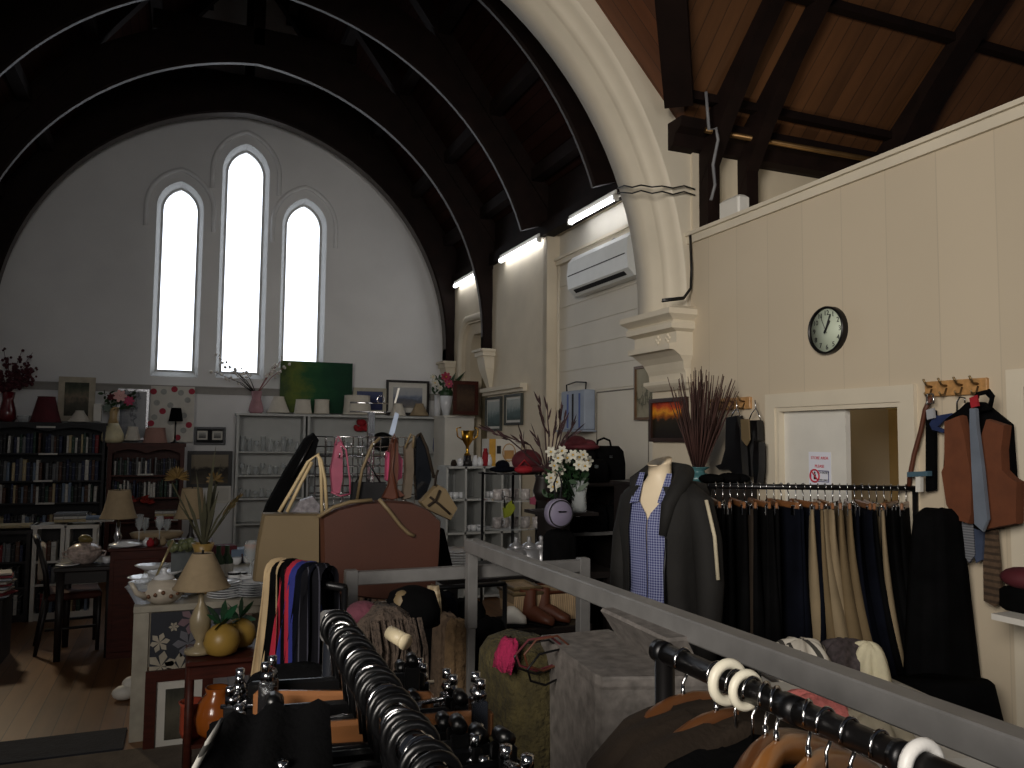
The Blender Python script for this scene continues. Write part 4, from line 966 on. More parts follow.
poly_bag('handbag', 'black patent bag hung at the right side of the grid rack', 4.0, [(415, 436), (421, 434), (428, 450), (430, 480), (424, 497), (416, 500), (414, 470)], .06, M('black_patent', (20, 22, 26), .15, coat=.5), [[(417, 436), (420, 433), (427, 448), (434, 478)]], m_brncloth, .008)
tb = poly_bag('satchel', 'tan buckled satchel hanging tilted at the right of the bags', 3.85, [(419, 502), (436, 484), (444, 488), (456, 508), (449, 520), (436, 514), (424, 508)], .07, m_tan, [[(435, 486), (436, 476), (438, 470)], [(430, 497), (440, 505), (450, 514)], [(440, 490), (436, 500), (428, 506)]], m_brncloth, .006)
poly_bag('handbag', 'pale clear bag with floral print between the tan straps', 3.95, [(300, 500), (312, 496), (320, 505), (318, 514), (290, 514)], .05, M('floral_grey', (120, 116, 120), .4, var=.5, scale=40), [], None)
poly_bag('handbag', 'dark grey bag low behind the chestnut tote on the grid rack', 4.05, [(352, 482), (385, 482), (386, 508), (350, 508)], .06, m_charc, [[(356, 482), (368, 462), (380, 482)]], m_dkmetal, .005)
poly_bag('handbag', 'black sack hanging down at the right edge behind the chestnut tote', 3.8, [(436, 530), (442, 528), (452, 572), (432, 578)], .08, m_black)
MB().tube([hy(4.0, *p) for p in ((357, 500), (362, 470), (372, 445), (380, 438))], .008, 6).build('bag_strap', m_tan, label='long tan strap rising up to the grid rack post', cat='strap')
# ================================================================ SCARVES over a low rail
sr = thing('scarf_rail', 'low dark rail with scarves draped over it left of the guard rail', 'clothes rack', (0, 0, 0))
SY = 3.0
pA, pB = hy(SY, 285, 578), hy(SY-.25, 345, 588)
sr.location = (pA.x, pA.y, 0); T = Matrix.Translation((-pA.x, -pA.y, 0))
pA2 = pA-(pB-pA)*.1
MB().tube([pA2, pB], .014, 8, T).build('rail', m_dkmetal, sr)
for p in (pA2, pB): MB().tube([(p.x, p.y, 0), p], .012, 8, T).build('upright', m_dkmetal, sr)
SC = [('beige scarf', M('beige_wool', (168, 146, 112), .9, bump=.2, bscale=150), .0, .52, 'beige wool scarf, leftmost of the draped scarves'), ('black scarf', m_black, .2, .5, 'black scarf beside the beige scarf'), ('red scarf', M('crimson_wool', (150, 20, 44), .9, bump=.2, bscale=150), .36, .42, 'crimson red scarf between the black and blue scarves'),
      ('blue scarf', M('royal_blue_wool', (28, 36, 110), .9, bump=.2, bscale=150), .52, .42, 'royal blue scarf in the middle of the draped scarves'), ('navy scarf', m_navy, .7, .45, 'navy scarf right of the royal blue one'), ('striped scarf', M_lines('pinstripe_scarf', (20, 20, 24), 0, .028, .004, -6, .9, .1, 8, 0), .88, .45, 'black scarf with thin white stripes, rightmost of the draped scarves')]
for nm, mt, s_, L, lab in SC:
    c = pA.lerp(pB, s_*.78-.06); dv = (pB-pA).normalized(); w = .1; side = Vector((-dv.y, dv.x, 0)); side = side if side.y < 0 else -side
    def fn(u, v):
        a = -1.0+2.0*u
        th = max(-1, min(1, a/.28))*PI/2; off = .055*math.sin(th)+math.copysign(max(0, abs(a)-.28)*.03, a)
        drop = .05*math.cos(th)-max(0, abs(a)-.28)*L*1.1
        p = c+dv*((v-.5)*w*(.8+.35*abs(a)) + .02*math.sin(6*v+a*3))+side*(off+.012*math.sin(v*14+s_*9))
        return p+Vector((0, 0, .012+drop+.01*math.sin(v*9+a*2)))
    mb = MB(); mb.sheet(fn, 24, 10)
    mb.build('scarf', mt, None, label=lab, cat='scarf', group='draped scarves')
# ================================================================ COATS between the rails
def furry(lab, name, px, py, Y, mat, hw, hd, L, rz=0, rip=.2, cat='coat', top=None, k=7):
    q = hy(Y, px, py); mb = MB()
    drape(mb, [(0, hw*.45, hd*.6, 0, 0), (-.015, hw*.75, hd*.85, 0, 0), (-.05, hw*.95, hd, 0, 0), (-.3, hw, hd*1.05, 0, 0), (-L, hw*1.08, hd*1.1, 0, 0)], 44, rip, k, px)
    return mb.build(name, mat, None, (q.x, Y, q.z), rz, lab, cat)
m_teddy = M('tan_teddy_fur', (112, 90, 64), 1, var=.25, scale=30, bump=.8, bscale=70)
m_teddy2 = M('taupe_teddy_fur', (90, 74, 59), 1, var=.25, scale=30, bump=.8, bscale=70)
m_olive = M('olive_fur', (62, 55, 29), 1, var=.4, scale=24, bump=1, bscale=60)
furry('black coat hanging behind the guard rail, left of the teddy coats', 'coat', 418, 590, 3.55, m_black, .13, .12, 1.0)
furry('navy blue coat hanging behind the guard rail', 'coat', 441, 592, 3.6, m_navy, .08, .1, 1.0)
cl_ = thing('coat_rail', 'low dark rail of coats behind the guard rail', 'clothes rack', (hy(3.6, 400, 590).x, 3.6, 0)); rl_ = hy(3.6, 505, 590).x-hy(3.6, 400, 590).x; rz1 = hy(3.6, 441, 592).z+.02
MB().tube([(0, 0, rz1), (rl_, 0, rz1)], .012, 8).build('rail', m_dkmetal, cl_)
for x in (0, rl_): MB().tube([(x, 0, 0), (x, 0, rz1)], .012, 8).build('upright', m_dkmetal, cl_)
furry('black coat on the low rail directly behind the handrail post', 'coat', 468, 600, 3.6, m_black, .08, .1, .9)
furry('dark coat hanging beside the handrail post', 'coat', 486, 618, 3.5, m_black, .09, .1, 1.0)
furry('taupe teddy fleece coat, left of the two beside the post', 'coat', 446, 613, 3.3, m_teddy2, .055, .06, .8, .1)
furry('tan teddy fleece coat, right of the two beside the post', 'coat', 457, 619, 3.22, m_teddy, .05, .05, .8, .1)
g = furry('shaggy olive green fur coat beside the pedestal', 'coat', 523, 637, 2.15, m_olive, .1, .16, .95, .2)
q = hy(2.05, 510, 641); mb = MB()
drape(mb, [(0, .008, .02, 0, 0), (-.012, .015, .035, -.004, 0), (-.045, .016, .045, -.014, 0), (-.08, .01, .04, -.026, 0)], 20, .1, 5); mb.build('scarf', M('neon_pink_knit', (138, 15, 62), .9, bump=.6, bscale=80), None, (q.x, 2.05, q.z+.008), .2, 'neon pink knitted scarf over the olive fur coat', 'scarf')
for k, (px, py, mt, nm) in enumerate(((532, 655, m_blkplast, 'black'), (530, 650, m_maroon, 'dark red'), (534, 648, m_leather, 'brown'), (533, 660, m_dkmetal, 'dark grey'))):
    q = hy(1.98, px, py)
    MB().tube([(-.05, 0, .0), (-.02, -.01, .035), (.04, -.02, .04), (.08, -.02, .01), (.07, 0, -.04), (.01, .0, -.05), (-.04, .0, -.03)], .0032, 6, closed=True).build('wire_hanger', mt, None, (q.x, 1.98-.02*k, q.z), .1*k, '%s looped hanger wire in the tangle beside the pedestal' % nm, 'hanger')
# brown fringed knit bundle with a cream pole end
kn = M('brown_knit', (72, 60, 51), .95, var=.35, scale=30, bump=.9, bscale=60)
q = hy(2.3, 386, 606); mb = MB()
drape(mb, [(0, .03, .05, 0, 0), (-.03, .07, .08, 0, 0), (-.09, .095, .09, 0, 0), (-.25, .1, .1, 0, 0), (-.7, .09, .1, 0, 0)], 48, .3, 11)
for i in range(26):
    a = rnd.uniform(-.08, .08); mb.tube([(a, -.08, -.02-.3*a*a), (a*1.05+.01, -.105, -.1), (a*1.1+rnd.uniform(-.02, .02), -.115, -.22)], .004, 4)
mb.build('shawl', kn, None, (q.x, 2.3, q.z), 0, 'brown fringed knitted shawl bundled behind the left rail', 'shawl')
pe = hy(2.05, 404, 641)
MB().tube([(-.025, .05, .012), (0, 0, 0)], .019, 16).tube([(.0, 0, 0), (.004, -.008, -.002)], .021, 16).build('pole_end', M('cream_plastic', (206, 192, 160), .45), None, tuple(pe), 0, 'round cream capped pole end sticking out of the shawl', 'pole')
q = hy(2.35, 363, 606); MB().ball((0, 0, -.02), (.05, .05, .035), 14, 8).build('knitted_hat', M('rose_knit', (84, 40, 52), .9, bump=.4), None, tuple(q), 0, 'rose pink knitted hat behind the guard rail corner post', 'hat')
hh = thing('hat_stand_hat', 'black hat on a bald tan display head below the chestnut tote', 'hat', tuple(hy(2.8, 412, 618)))
MB().lathe([(.1, -.02), (.1, .03), (.08, .09), (.03, .11)], n=18).build('crown', m_black, hh)
MB().ball((-.045, -.03, .06), (.035, .04, .045), 12, 8).build('display_head', m_tan, hh)
q = hy(3.3, 433, 600); mb = MB(); drape(mb, [(0, .025, .02, 0, 0), (-.06, .035, .02, 0, 0), (-.12, .04, .02, 0, 0)], 20, .2); mb.build('folded_shirt', M_check('plaid_beige', (150, 130, 100), (196, 180, 150), .03), None, (q.x, 3.3, q.z+.06), 0, 'beige plaid cloth hanging below the right end of the tote', 'cloth')
# ================================================================ behind the rail: stool with baskets, boots
ST = 4.3; sx0, sx1, sz0, sz1 = rectY(ST, 506, 615, 578, 690)
stz = hy(ST, 540, 620).z
so = thing('stool', 'low dark wooden stool carrying boots and two wicker baskets', 'stool', ((sx0+sx1)/2, ST, 0)); sw = sx1-sx0
MB().box((0, 0, stz-.02), (sw, .36, .04), bev=.006).build('seat', m_ebony, so)
for s in (-1, 1):
    for f in (-1, 1): MB().tube([(s*sw*.4, f*.13, stz-.04), (s*sw*.46, f*.16, 0)], [.02, .014], 8).build('leg', m_ebony, so)
MB().box((0, -.12, stz-.2), (sw*.8, .02, .03)).build('stretcher', m_ebony, so)
wick = M_lines('wicker_weave', (186, 160, 126), 0, .012, .004, .5, .8, .1, 20, .3)
def basket(lab, x0, y0, x1, y1, Y, lid=None):
    a, b, z0, z1 = rectY(Y, x0, y0, x1, y1); t = thing('basket', lab, 'basket', ((a+b)/2, Y, z0)); w = b-a
    MB().loft([[(w/2*s*.9, d*.1, 0) for s, d in ((-1, -1), (1, -1), (1, 1), (-1, 1))], [(w/2*s, d*.12, z1-z0) for s, d in ((-1, -1), (1, -1), (1, 1), (-1, 1))]], None, False).build('body', wick, t)
    MB().tube([(w/2*s, d*.12, z1-z0) for s, d in ((-1, -1), (1, -1), (1, 1), (-1, 1))], .012, 6, closed=True).build('rim', lid or m_tan, t)
basket('pale wicker basket at the left of the stool with boots', 506, 590, 534, 611, ST+.05)
basket('taller wicker basket with brown rim at the right of the stool', 540, 588, 572, 616, ST+.05, m_leather)
basket('low tan wicker basket stacked on the left basket', 507, 585, 532, 591, ST+.1)
def shoe(lab, x, y, z, rz, mat, shaft=.0, L=.24, g=None):
    t = thing('shoe' if not shaft else 'ankle_boot', lab, 'shoe', (x, y, z), rz, g)
    mb = MB(); R = []
    for i, (yy, w, h) in enumerate(((-.5, .015, .02), (-.46, .032, .045), (-.3, .042, .06), (-.1, .036, .085), (.1, .033, .1), (.35, .034, .1), (.48, .026, .09), (.5, .015, .07))):
        R.append([(w*math.cos(a*PI/6), yy*L, .012+h*max(0, .5+.5*math.sin(a*PI/6))) for a in range(12)])
    mb.loft(R)
    if shaft: mb.loft([[(.035*math.cos(a*PI/6), .25*L+.055*math.sin(a*PI/6), zz) for a in range(12)] for zz in (.06, .1, .12+shaft)], None, True, False)
    mb.build('upper', mat, t); MB().box((0, 0, .006), (.06, L*.9, .012), bev=.004).box((0, L*.36, -.0), (.05, L*.22, .02)).build('sole', m_dkmetal, t); return t
q = hy(ST-.1, 536, 618); shoe('chestnut ankle boot, left of the pair on the stool', q.x, ST-.1, stz, .5, m_leather, .07); shoe('chestnut ankle boot, right of the pair on the stool', q.x+.1, ST-.08, stz, .7, m_leather, .07)
q = hy(ST-.1, 516, 618); shoe('small white baby shoe at the left end of the stool', q.x, ST-.1, stz, 1.2, m_whitep, 0, .12)
# silver pots and china on the display table behind the rail
ty = 4.9; tzz = hy(ty, 480, 572).z
tx0, tx1 = hy(ty, 436, 570).x, hy(ty, 600, 570).x
dt = thing('display_table', 'dark display table behind the rail with pots and crockery', 'table', ((tx0+tx1)/2, ty, 0))
MB().box((0, .1, tzz-.02), (tx1-tx0, .7, .04)).build('tabletop', m_ebony, dt)
for s in (-1, 1):
    for f in (-.2, .4): MB().box((s*(tx1-tx0)*.46, f, (tzz-.04)/2), (.05, .05, tzz-.04)).build('leg', m_ebony, dt)
def stack(lab, x, y, z, r, n, mat=m_china, g=None, name='plate_stack', h=.012):
    for i in range(n):
        MB().lathe([(r*.55, 0), (r*.6, .002), (r, .012), (r*.98, .014), (r*.58, .006), (r*.02, .005)], n=24).build('plate', mat, None, (x, y, z+i*h), 0, '%s, %s from the bottom' % (lab, ORD[i]), 'plate', g)
q = hy(4.75, 457, 562); stack('white plate in the stack right of the chestnut tote', q.x, 4.75, tzz, .12, 11, h=.016)
silv = M('polished_silver', (205, 205, 208), .32, .7)
for k, px in enumerate((516, 529, 541)):
    q = hy(4.75, px, 552)
    t = thing('silver_pot', 'round silver pot on the display table, %s of three from the left' % ORD[k], 'pot', (q.x, 4.75, tzz)); t.scale = (1.4, 1.4, 1.75)
    MB().lathe([(.04, 0), (.062, .02), (.068, .05), (.055, .085), (.035, .095)], n=18).build('body', silv, t)
    MB().lathe([(.036, .095), (.03, .105), (.008, .115), (.01, .13), (.002, .135)], n=14).build('lid', silv, t)
    MB().tube([(.06, 0, .04), (.095, 0, .06), (.105, 0, .085)], .008, 6).build('spout', silv, t)
q = hy(4.6, 567, 555); f = thing('figurine', 'small painted figurine with red coat on the display table', 'figurine', (q.x, 4.6, tzz))
MB().lathe([(.03, 0), (.035, .02), (.028, .06), (.015, .085)], n=12).build('body', m_red, f); MB().ball((0, 0, .1), .018).build('head', m_tan, f); MB().lathe([(.02, .11), (.012, .135), (.003, .14)], n=10).build('hat', m_gold, f)
# ================================================================ BLACK ETAGERE with half round shelves
EY = 5.6
ex0, ex1, ez0, ez1 = rectY(EY, 487, 472, 546, 560)
et = thing('etagere', 'black metal display stand with half round shelves', 'shelf', ((ex0+ex1)/2, EY, 0)); ew = ex1-ex0
for x, y in ((-ew/2, .1), (-.06, -.06), (ew*.4, .0), (ew/2, .18)): MB().tube([(x, y, 0), (x, y, ez1)], .011, 8).build('post', m_dkmetal, et)
shz = [hy(EY, 510, p).z for p in (473, 500, 528, 556)]
for z in shz:
    MB().prism([(-ew/2, .2)]+[(ew/2*math.cos(PI+a*PI/12), .12+.2*math.sin(PI+a*PI/12)) for a in range(13)]+[(ew/2, .2)], z-.012, z, 'xy').build('shelf', m_dkmetal if z == shz[0] else m_glass, et)
for k, z in enumerate(shz[1:3]):
    for j in range(5):
        t = thing('mug', 'pale patterned mug on the %s shelf of the black stand, %s from the left' % (('middle', 'lower')[k], ORD[j]), 'mug', (et.location.x-ew*.33+ew*.16*j, EY-.0+.05*math.sin(j), z), .4*j, 'mugs on the black stand')
        MB().lathe([(.028, 0), (.034, .01), (.036, .08), (.032, .08), (.028, .012)], n=14).build('cup', M('striped_mug', (176, 170, 168), .3, var=.4, scale=40), t)
        MB().tube([(.034, 0, .065), (.058, 0, .06), (.058, 0, .03), (.034, 0, .02)], .005, 6).build('handle', m_china, t)
# hats and bags above the stand
q = hy(EY, 527, 462)
MB().ball((0, 0, .0), (.13, .1, .09), 16, 10).ball((.03, -.02, -.06), (.2, .15, .03), 18, 6).build('hat', m_maroon, None, (q.x, EY, shz[0]+.09), .3, 'maroon hat at the right on top of the black stand', 'hat')
q = hy(EY, 500, 469); MB().ball((0, 0, 0), (.1, .09, .025), 16, 6).ball((0, 0, .03), (.055, .05, .04), 14, 6).build('hat', m_navy, None, (q.x, EY-.05, shz[0]+.03), 0, 'navy flat hat at the left on top of the black stand', 'hat')
q = hy(EY, 518, 471); MB().ball((0, 0, 0), (.08, .05, .03), 14, 6).tube([(-.05, 0, .02), (0, 0, .07), (.05, 0, .02)], .006, 6).build('purse', m_red, None, (q.x, EY-.12, shz[0]+.03), 0, 'small red purse lying on top of the black stand', 'purse')
poly_bag('handbag', 'lime green purse hanging on the front of the black stand', EY-.22, [(503, 508), (512, 500), (515, 508), (510, 516), (504, 518)], .03, M('lime_vinyl', (150, 160, 50), .5), [[(505, 508), (504, 496), (512, 498), (513, 504)]], m_blkplast, .005)
poly_bag('purse', 'small pink purse at the right side of the black stand', EY-.2, [(530, 498), (536, 496), (535, 505), (530, 504)], .02, m_pink)
# ================================================================ DARK BAG DISPLAY and flowers
BY = 5.0
b0 = hy(BY, 560, 520); b1_ = hy(BY, 632, 520)
bs = thing('shoe_rack', 'dark shelving unit packed with black bags behind the mannequin', 'shelf', ((b0.x+b1_.x)/2+.05, BY+.1, 0)); bw_ = b1_.x-b0.x+.15
tzb = hy(BY, 600, 482).z
shs = [.35, .7, hy(BY, 600, 530).z, tzb]
for z in shs: MB().box((0, 0, z-.012), (bw_, .4, .024)).build('shelf', m_ebony if z != shs[2] else m_steel, bs)
for s in (-1, 1): MB().box((s*bw_/2, 0, tzb/2), (.024, .4, tzb)).build('side', m_ebony, bs)
MB().box((0, .2, tzb/2), (bw_, .012, tzb)).build('back', m_ebony, bs)
def soft_bag(lab, x, y, z, w, d, h, mat, name='handbag', handle=True):
    t = thing(name, lab, 'bag', (x, y, z))
    mb = MB(); lv = [(0, w*.46, d*.42), (h*.05, w*.5, d*.5), (h*.5, w*.5, d*.5), (h*.85, w*.47, d*.4), (h, w*.38, d*.2)]
    R = [[(hw*math.copysign(abs(math.cos(a*PI/12))**.5, math.cos(a*PI/12)), hd*math.copysign(abs(math.sin(a*PI/12))**.5, math.sin(a*PI/12)), z_) for a in range(24)] for z_, hw, hd in lv]
    mb.loft(R); mb.build('body', mat, t)
    if handle: MB().tube([(-w*.2, 0, h*.97), (-w*.16, 0, h*1.15), (0, 0, h*1.22), (w*.16, 0, h*1.15), (w*.2, 0, h*.97)], .008, 6).build('handle', mat, t)
    MB().box((0, -d*.5, h*.7), (.03, .008, .02)).build('clasp', m_chrome, t); return t
bx0 = bs.location.x
soft_bag('large black suitcase shaped bag at the top right of the dark pile', hy(BY, 614, 482).x, BY+.15, tzb, .3, .2, hy(BY, 614, 446).z-tzb, m_black, 'travel_bag')
soft_bag('black bag in front on top of the pile, below the red hat', hy(BY, 590, 482).x, BY, tzb, .24, .18, .16, m_black)
q = hy(BY, 583, 444); mb = MB(); mb.ball((0, 0, .03), (.15, .12, .03), 20, 6).ball((-.03, 0, .06), (.08, .08, .05), 14, 8).ball((.06, 0, .05), (.06, .07, .035), 12, 6).ball((-.1, 0, .05), (.05, .06, .03), 10, 6)
mb.build('hat', m_maroon, None, (q.x, BY+.05, q.z-.05), 0, 'dark red felt hat on top of the black bag pile', 'hat')
soft_bag('black bag under the dark red hat on the pile', q.x, BY+.05, tzb, .22, .2, q.z-.03-tzb, m_black, 'handbag', False)
for k in range(4):
    soft_bag('black bag on the upper inner shelf of the dark unit, %s from the left' % ORD[k], bx0-bw_*.36+bw_*.24*k, BY, shs[2], .17, .24, .17+.02*(k % 2), m_black if k != 3 else m_navy)
    soft_bag('black bag on the middle shelf of the dark unit, %s from the left' % ORD[k], bx0-bw_*.36+bw_*.24*k, BY, shs[1], .17, .24, .19-.02*(k % 2), m_black)
soft_bag('brown leather purse at the right edge of the dark bag pile', hy(BY-.15, 619, 490).x, BY-.2, hy(BY-.15, 619, 497).z, .1, .08, .09, m_leather, 'purse', False)
# long hanging dark garments below flowers
furry('black coat hanging under the round lavender bag', 'coat', 560, 530, 4.5, m_black, .1, .1, .9)
lav = M('lavender_vinyl', (126, 120, 142), .5, var=.05)
q = hy(4.35, 558.5, 513); rb_ = thing('round_bag', 'round lavender grey handbag hanging under the white flowers', 'bag', tuple(q)); r_ = q.x-hy(4.35, 545.5, 513).x
MB().lathe([(r_*.2, -.03), (r_*.94, -.03), (r_, -.022), (r_, .022), (r_*.94, .03), (r_*.2, .03)], n=32, T=Matrix.Rotation(PI/2, 4, 'X')).build('body', lav, rb_)
MB().tube([(r_*.9*math.cos(a*PI/16), -.035, r_*.9*math.sin(a*PI/16)) for a in range(32)], .004, 6, closed=True).build('piping', m_charc, rb_)
MB().tube([(-.02, 0, r_), (-.03, 0, r_+.09), (.0, 0, r_+.16), (.02, 0, r_+.09), (.01, 0, r_)], .006, 6).build('strap', m_charc, rb_); MB().box((.01, -.035, .01), (.05, .006, .008)).build('clasp', m_dkmetal, rb_)
# white flower arrangement and dark twigs
fz = hy(4.7, 572, 492); va = thing('glass_vase', 'clear glass vase of white flowers in front of the black bags', 'vase', (fz.x, 4.6, hy(4.6, 572, 512).z))
MB().lathe([(.045, 0), (.05, .02), (.045, .1), (.06, .2), (.055, .2), (.04, .1), (.03, .02)], n=18).build('body', m_glass, va)
wf = M('white_petals', (188, 186, 172), .6, var=.05); yf = M('yellow_stamen', (200, 160, 50), .6)
def flower(mb, c, r, face, n=6, m0=0, m1=1):
    face = Vector(face).normalized(); q = face.to_track_quat('Z', 'Y').to_matrix().to_4x4(); T = Matrix.Translation(c) @ q
    mb.mat(m0)
    for i in range(n):
        a = 2*PI*i/n; u = Vector((math.cos(a), math.sin(a), 0)); v = Vector((-math.sin(a), math.cos(a), 0))
        mb.add([u*r*.1, u*r*.55-v*r*.34+Vector((0, 0, r*.25)), u*r*.55+v*r*.34+Vector((0, 0, r*.25)), u*r-v*r*.2+Vector((0, 0, r*.2)), u*r+v*r*.2+Vector((0, 0, r*.2)), u*r*1.1+Vector((0, 0, r*.05))], [(0, 1, 2), (1, 3, 4, 2), (3, 5, 4)], True, T)
    mb.mat(m1).ball((0, 0, r*.15), r*.2, 8, 5, T); mb.mat(m0)
bq = thing('flower_bouquet', 'white artificial flowers with dark leaves in the clear vase', 'flowers', (fz.x, 4.6, hy(4.6, 572, 505).z))
mb = MB(); base = Vector((0, 0, 0)); bl_ = Vector(bq.location)
FL = [(551, 452), (558, 458), (562, 451), (567, 458), (573, 455), (579, 457), (583, 455), (554, 466), (560, 470), (588, 461), (579, 465), (585, 466), (551, 478), (557, 482), (553, 487)]
fl = [hy(4.55-rnd.uniform(0, .12), *p)-bl_ for p in FL]
mb2 = MB()
for p in fl: mb2.tube([base, base.lerp(p, .6)+Vector((0, .03, .02)), p], .003, 4)
for i in range(90):
    a = base.lerp(rnd.choice(fl), rnd.uniform(.4, 1.0))+Vector((rnd.uniform(-.05, .05), rnd.uniform(0, .1), rnd.uniform(-.06, .02))); mb2.leaf(a, a+Vector((rnd.uniform(-.08, .08), rnd.uniform(-.05, .05), rnd.uniform(-.03, .08))), .03)
mb2.build('stems_and_leaves', m_green, bq)
for p in fl:
    mb = MB(); flower(mb, p, .034, (rnd.uniform(-.6, .3), -1, rnd.uniform(-.1, .5)), 6); mb.build('blossom', [wf, yf], bq)
tw = hy(4.75, 548, 478); mb = MB()
TWG = [((545, 470), (510, 440), (483, 428)), ((546, 470), (530, 445), (504, 436)), ((547, 470), (545, 430), (538, 396)), ((548, 472), (549, 440), (547, 402)), ((549, 472), (553, 440), (557, 410)), ((549, 470), (560, 440), (566, 412)), ((550, 470), (566, 440), (575, 420)), ((547, 472), (541, 450), (534, 432)), ((548, 472), (560, 445), (580, 428)), ((547, 472), (526, 455), (520, 430)), ((549, 472), (556, 445), (563, 405))]
for tr in TWG:
    pts = [hy(4.8+rnd.uniform(-.06, .1), *p) for p in tr]
    mb.tube([pts[0]-Vector((0, 0, .2)), pts[0], pts[1], pts[2]], [.006, .006, .005, .002], 5)
    for k in range(7):
        a = pts[1].lerp(pts[2], k/8); mb.leaf(a, a+(pts[2]-pts[1]).normalized()*.09+Vector((rnd.uniform(-.03, .03), 0, rnd.uniform(-.02, .03))), .014)
mb.build('dried_branches', M('dark_plum_foliage', (54, 32, 34), .7, var=.3), None, label='dark plum dried branches fanning out behind the white flowers', cat='dried plant')
vt = thing('branch_vase', 'dark vase holding the plum branches, hidden among bags', 'vase', (tw.x, 4.82, hy(4.8, 548, 500).z)); MB().lathe([(.05, 0), (.07, .06), (.05, .14), (.06, .16), (.04, .14)], n=16).build('body', m_ebony, vt)
pl = thing('plant_pedestal', 'dark slim pedestal under the flower vases', 'stand', (fz.x-.08, 4.7, 0)); ph_ = hy(4.6, 572, 512).z
MB().box((0, 0, ph_-.01), (.36, .36, .02)).build('top', m_ebony, pl); MB().box((0, .05, ph_/2-.01), (.12, .12, ph_-.02)).build('column', m_ebony, pl); MB().box((0, 0, .015), (.3, .3, .03)).build('foot', m_ebony, pl)
# hanging organiser on the weatherboard wall
q0_, q1_ = hx(3.6, 556, 410), hx(3.6, 579, 410); z0 = hx(3.65, 567, 430).z; z1 = hx(3.65, 567, 391).z
og = thing('ironing_board', 'pale blue folded airer hanging on the weatherboard wall', 'airer', (3.72, (q0_.y+q1_.y)/2, z0)); L = abs(q0_.y-q1_.y); H = z1-z0
blu = M('pale_blue_plastic', (146, 156, 172), .5, var=.08); blu2 = M('mid_blue_plastic', (72, 92, 150), .5)
MB().box((0, 0, H/2), (.12, L, H), bev=.01).build('body', blu, og)
for k, s in enumerate((-.3, -.02, .2)): MB().box((-.063, s*L, H*.48), (.008, .025, H*.86)).build('stripe', blu2 if k != 1 else m_charc, og)
MB().tube([(-.02, L*.4, H), (-.02, L*.42, H+.07), (-.02, 0, H+.09), (-.02, -L*.42, H+.07), (-.02, -L*.4, H)], .008, 6).build('handle', m_dkmetal, og)
MB().box((-.03, L*.5+.05, H*.42), (.04, .1, .12), bev=.02).build('clip_bag', m_black, og)
MB().box((-.03, 0, -.01), (.18, L*1.1, .015)).build('tray', blu, og)
# pier wall pictures and ledge
wood_gr = M('grey_green_frame', (60, 64, 60), .4)
art_sea = M_art('seascape_print', [(0, (70, 84, 84)), (.4, (96, 112, 112)), (.6, (150, 158, 156)), (1, (176, 180, 176))], 4, 'Z', .6)
frame_x('framed_print', 'grey framed seascape print on the pier, left of the pair', W-.005, 487, 397, 502.5, 431, wood_gr, art_sea, .03, m_paper, .03)
frame_x('framed_print', 'grey framed seascape print on the pier, right of the pair', W-.005, 506, 394, 523.5, 425, wood_gr, art_sea, .03, m_paper, .03)
y0, y1 = hx(W, 486, 390).y, hx(W, 527, 386).y; zl = hx(W-.05, 506, 388).z
MB().span(W-.09, W, y0, y1, zl-.02, zl+.03).span(W-.05, W, y0, y1, zl-.06, zl-.02).build('picture_ledge', m_trim, label='cream ledge moulding above the pair of grey framed prints', cat='ledge')
# ================================================================ LINENS below the trouser rail
LYP = 2.55
a = hy(LYP, 785, 640); b = hy(LYP, 893, 650)
bt = thing('linen_bin', 'white open bin of linens under the trouser rail', 'bin', ((a.x+b.x)/2-.05, LYP-.05, 0), -.2); lw = (b.x-a.x)*.8
zt = hy(LYP, 840, 655).z
MB().loft([[(s*lw*.5*k, d*.22*k, z) for s, d in ((-1, -1), (1, -1), (1, 1), (-1, 1))] for k, z in ((.88, 0), (1, zt-.1))], None, False).build('body', m_whitep, bt)
MB().tube([(s*lw*.5, d*.22, zt-.1) for s, d in ((-1, -1), (1, -1), (1, 1), (-1, 1))], .015, 8, closed=True).build('rim', m_whitep, bt)
def cloth_pile(lab, px, py, Y, rx, ry, h, mat, ph):
    q = hy(Y, px, py)
    def fn(u, v):
        a = 2*PI*u; r = v; f = 1+.12*math.sin(5*a+ph)+.08*math.sin(9*a+ph*2)
        return (q.x+rx*r*f*math.cos(a), Y+ry*r*f*math.sin(a), q.z+h*(1-r**2.2)+.02*math.sin(7*a+4*r+ph)*r-.06*r**6)
    mb = MB(); mb.sheet(fn, 40, 9); return mb.build('folded_cloth', mat, None, label=lab, cat='cloth', group='linens in the white bin')
zebra = M_lines('wide_striped_linen', (212, 206, 194), 0, .08, .014, .92, .8, .05, 5, 0)
cloth_pile('white cloth with dark stripes at the left of the linen bin', 800, 655, 2.5, .14, .12, .06, zebra, 1)
cloth_pile('dark patterned cloth crumpled in the middle of the linen bin', 845, 662, 2.48, .14, .12, .09, M('dark_print_cloth', (62, 54, 56), .8, var=.6, scale=45), 2)
cloth_pile('cream cloth at the right edge of the linen bin', 868, 668, 2.4, .07, .1, .1, M('cream_linen', (210, 202, 172), .8, bump=.2), 3)
cloth_pile('pink towel lying seen under the handrail', 822, 715, 1.75, .14, .12, .06, M('salmon_pink_towel', (222, 128, 122), .9, bump=.5, bscale=60), 4)
cloth_pile('pale beige linen cloth beside the pink towel', 868, 735, 1.65, .12, .12, .07, M('pale_beige_linen', (176, 166, 144), .85, bump=.4, bscale=20), 5)
MB().span(-.3, .32, -.32, .3, 0, hy(1.75, 822, 715).z-.02).build('linen_crate', m_whitep, None, (hy(1.75, 835, 715).x, 1.8, 0), -.3, 'white crate carrying the pink towel under the handrail', 'crate')
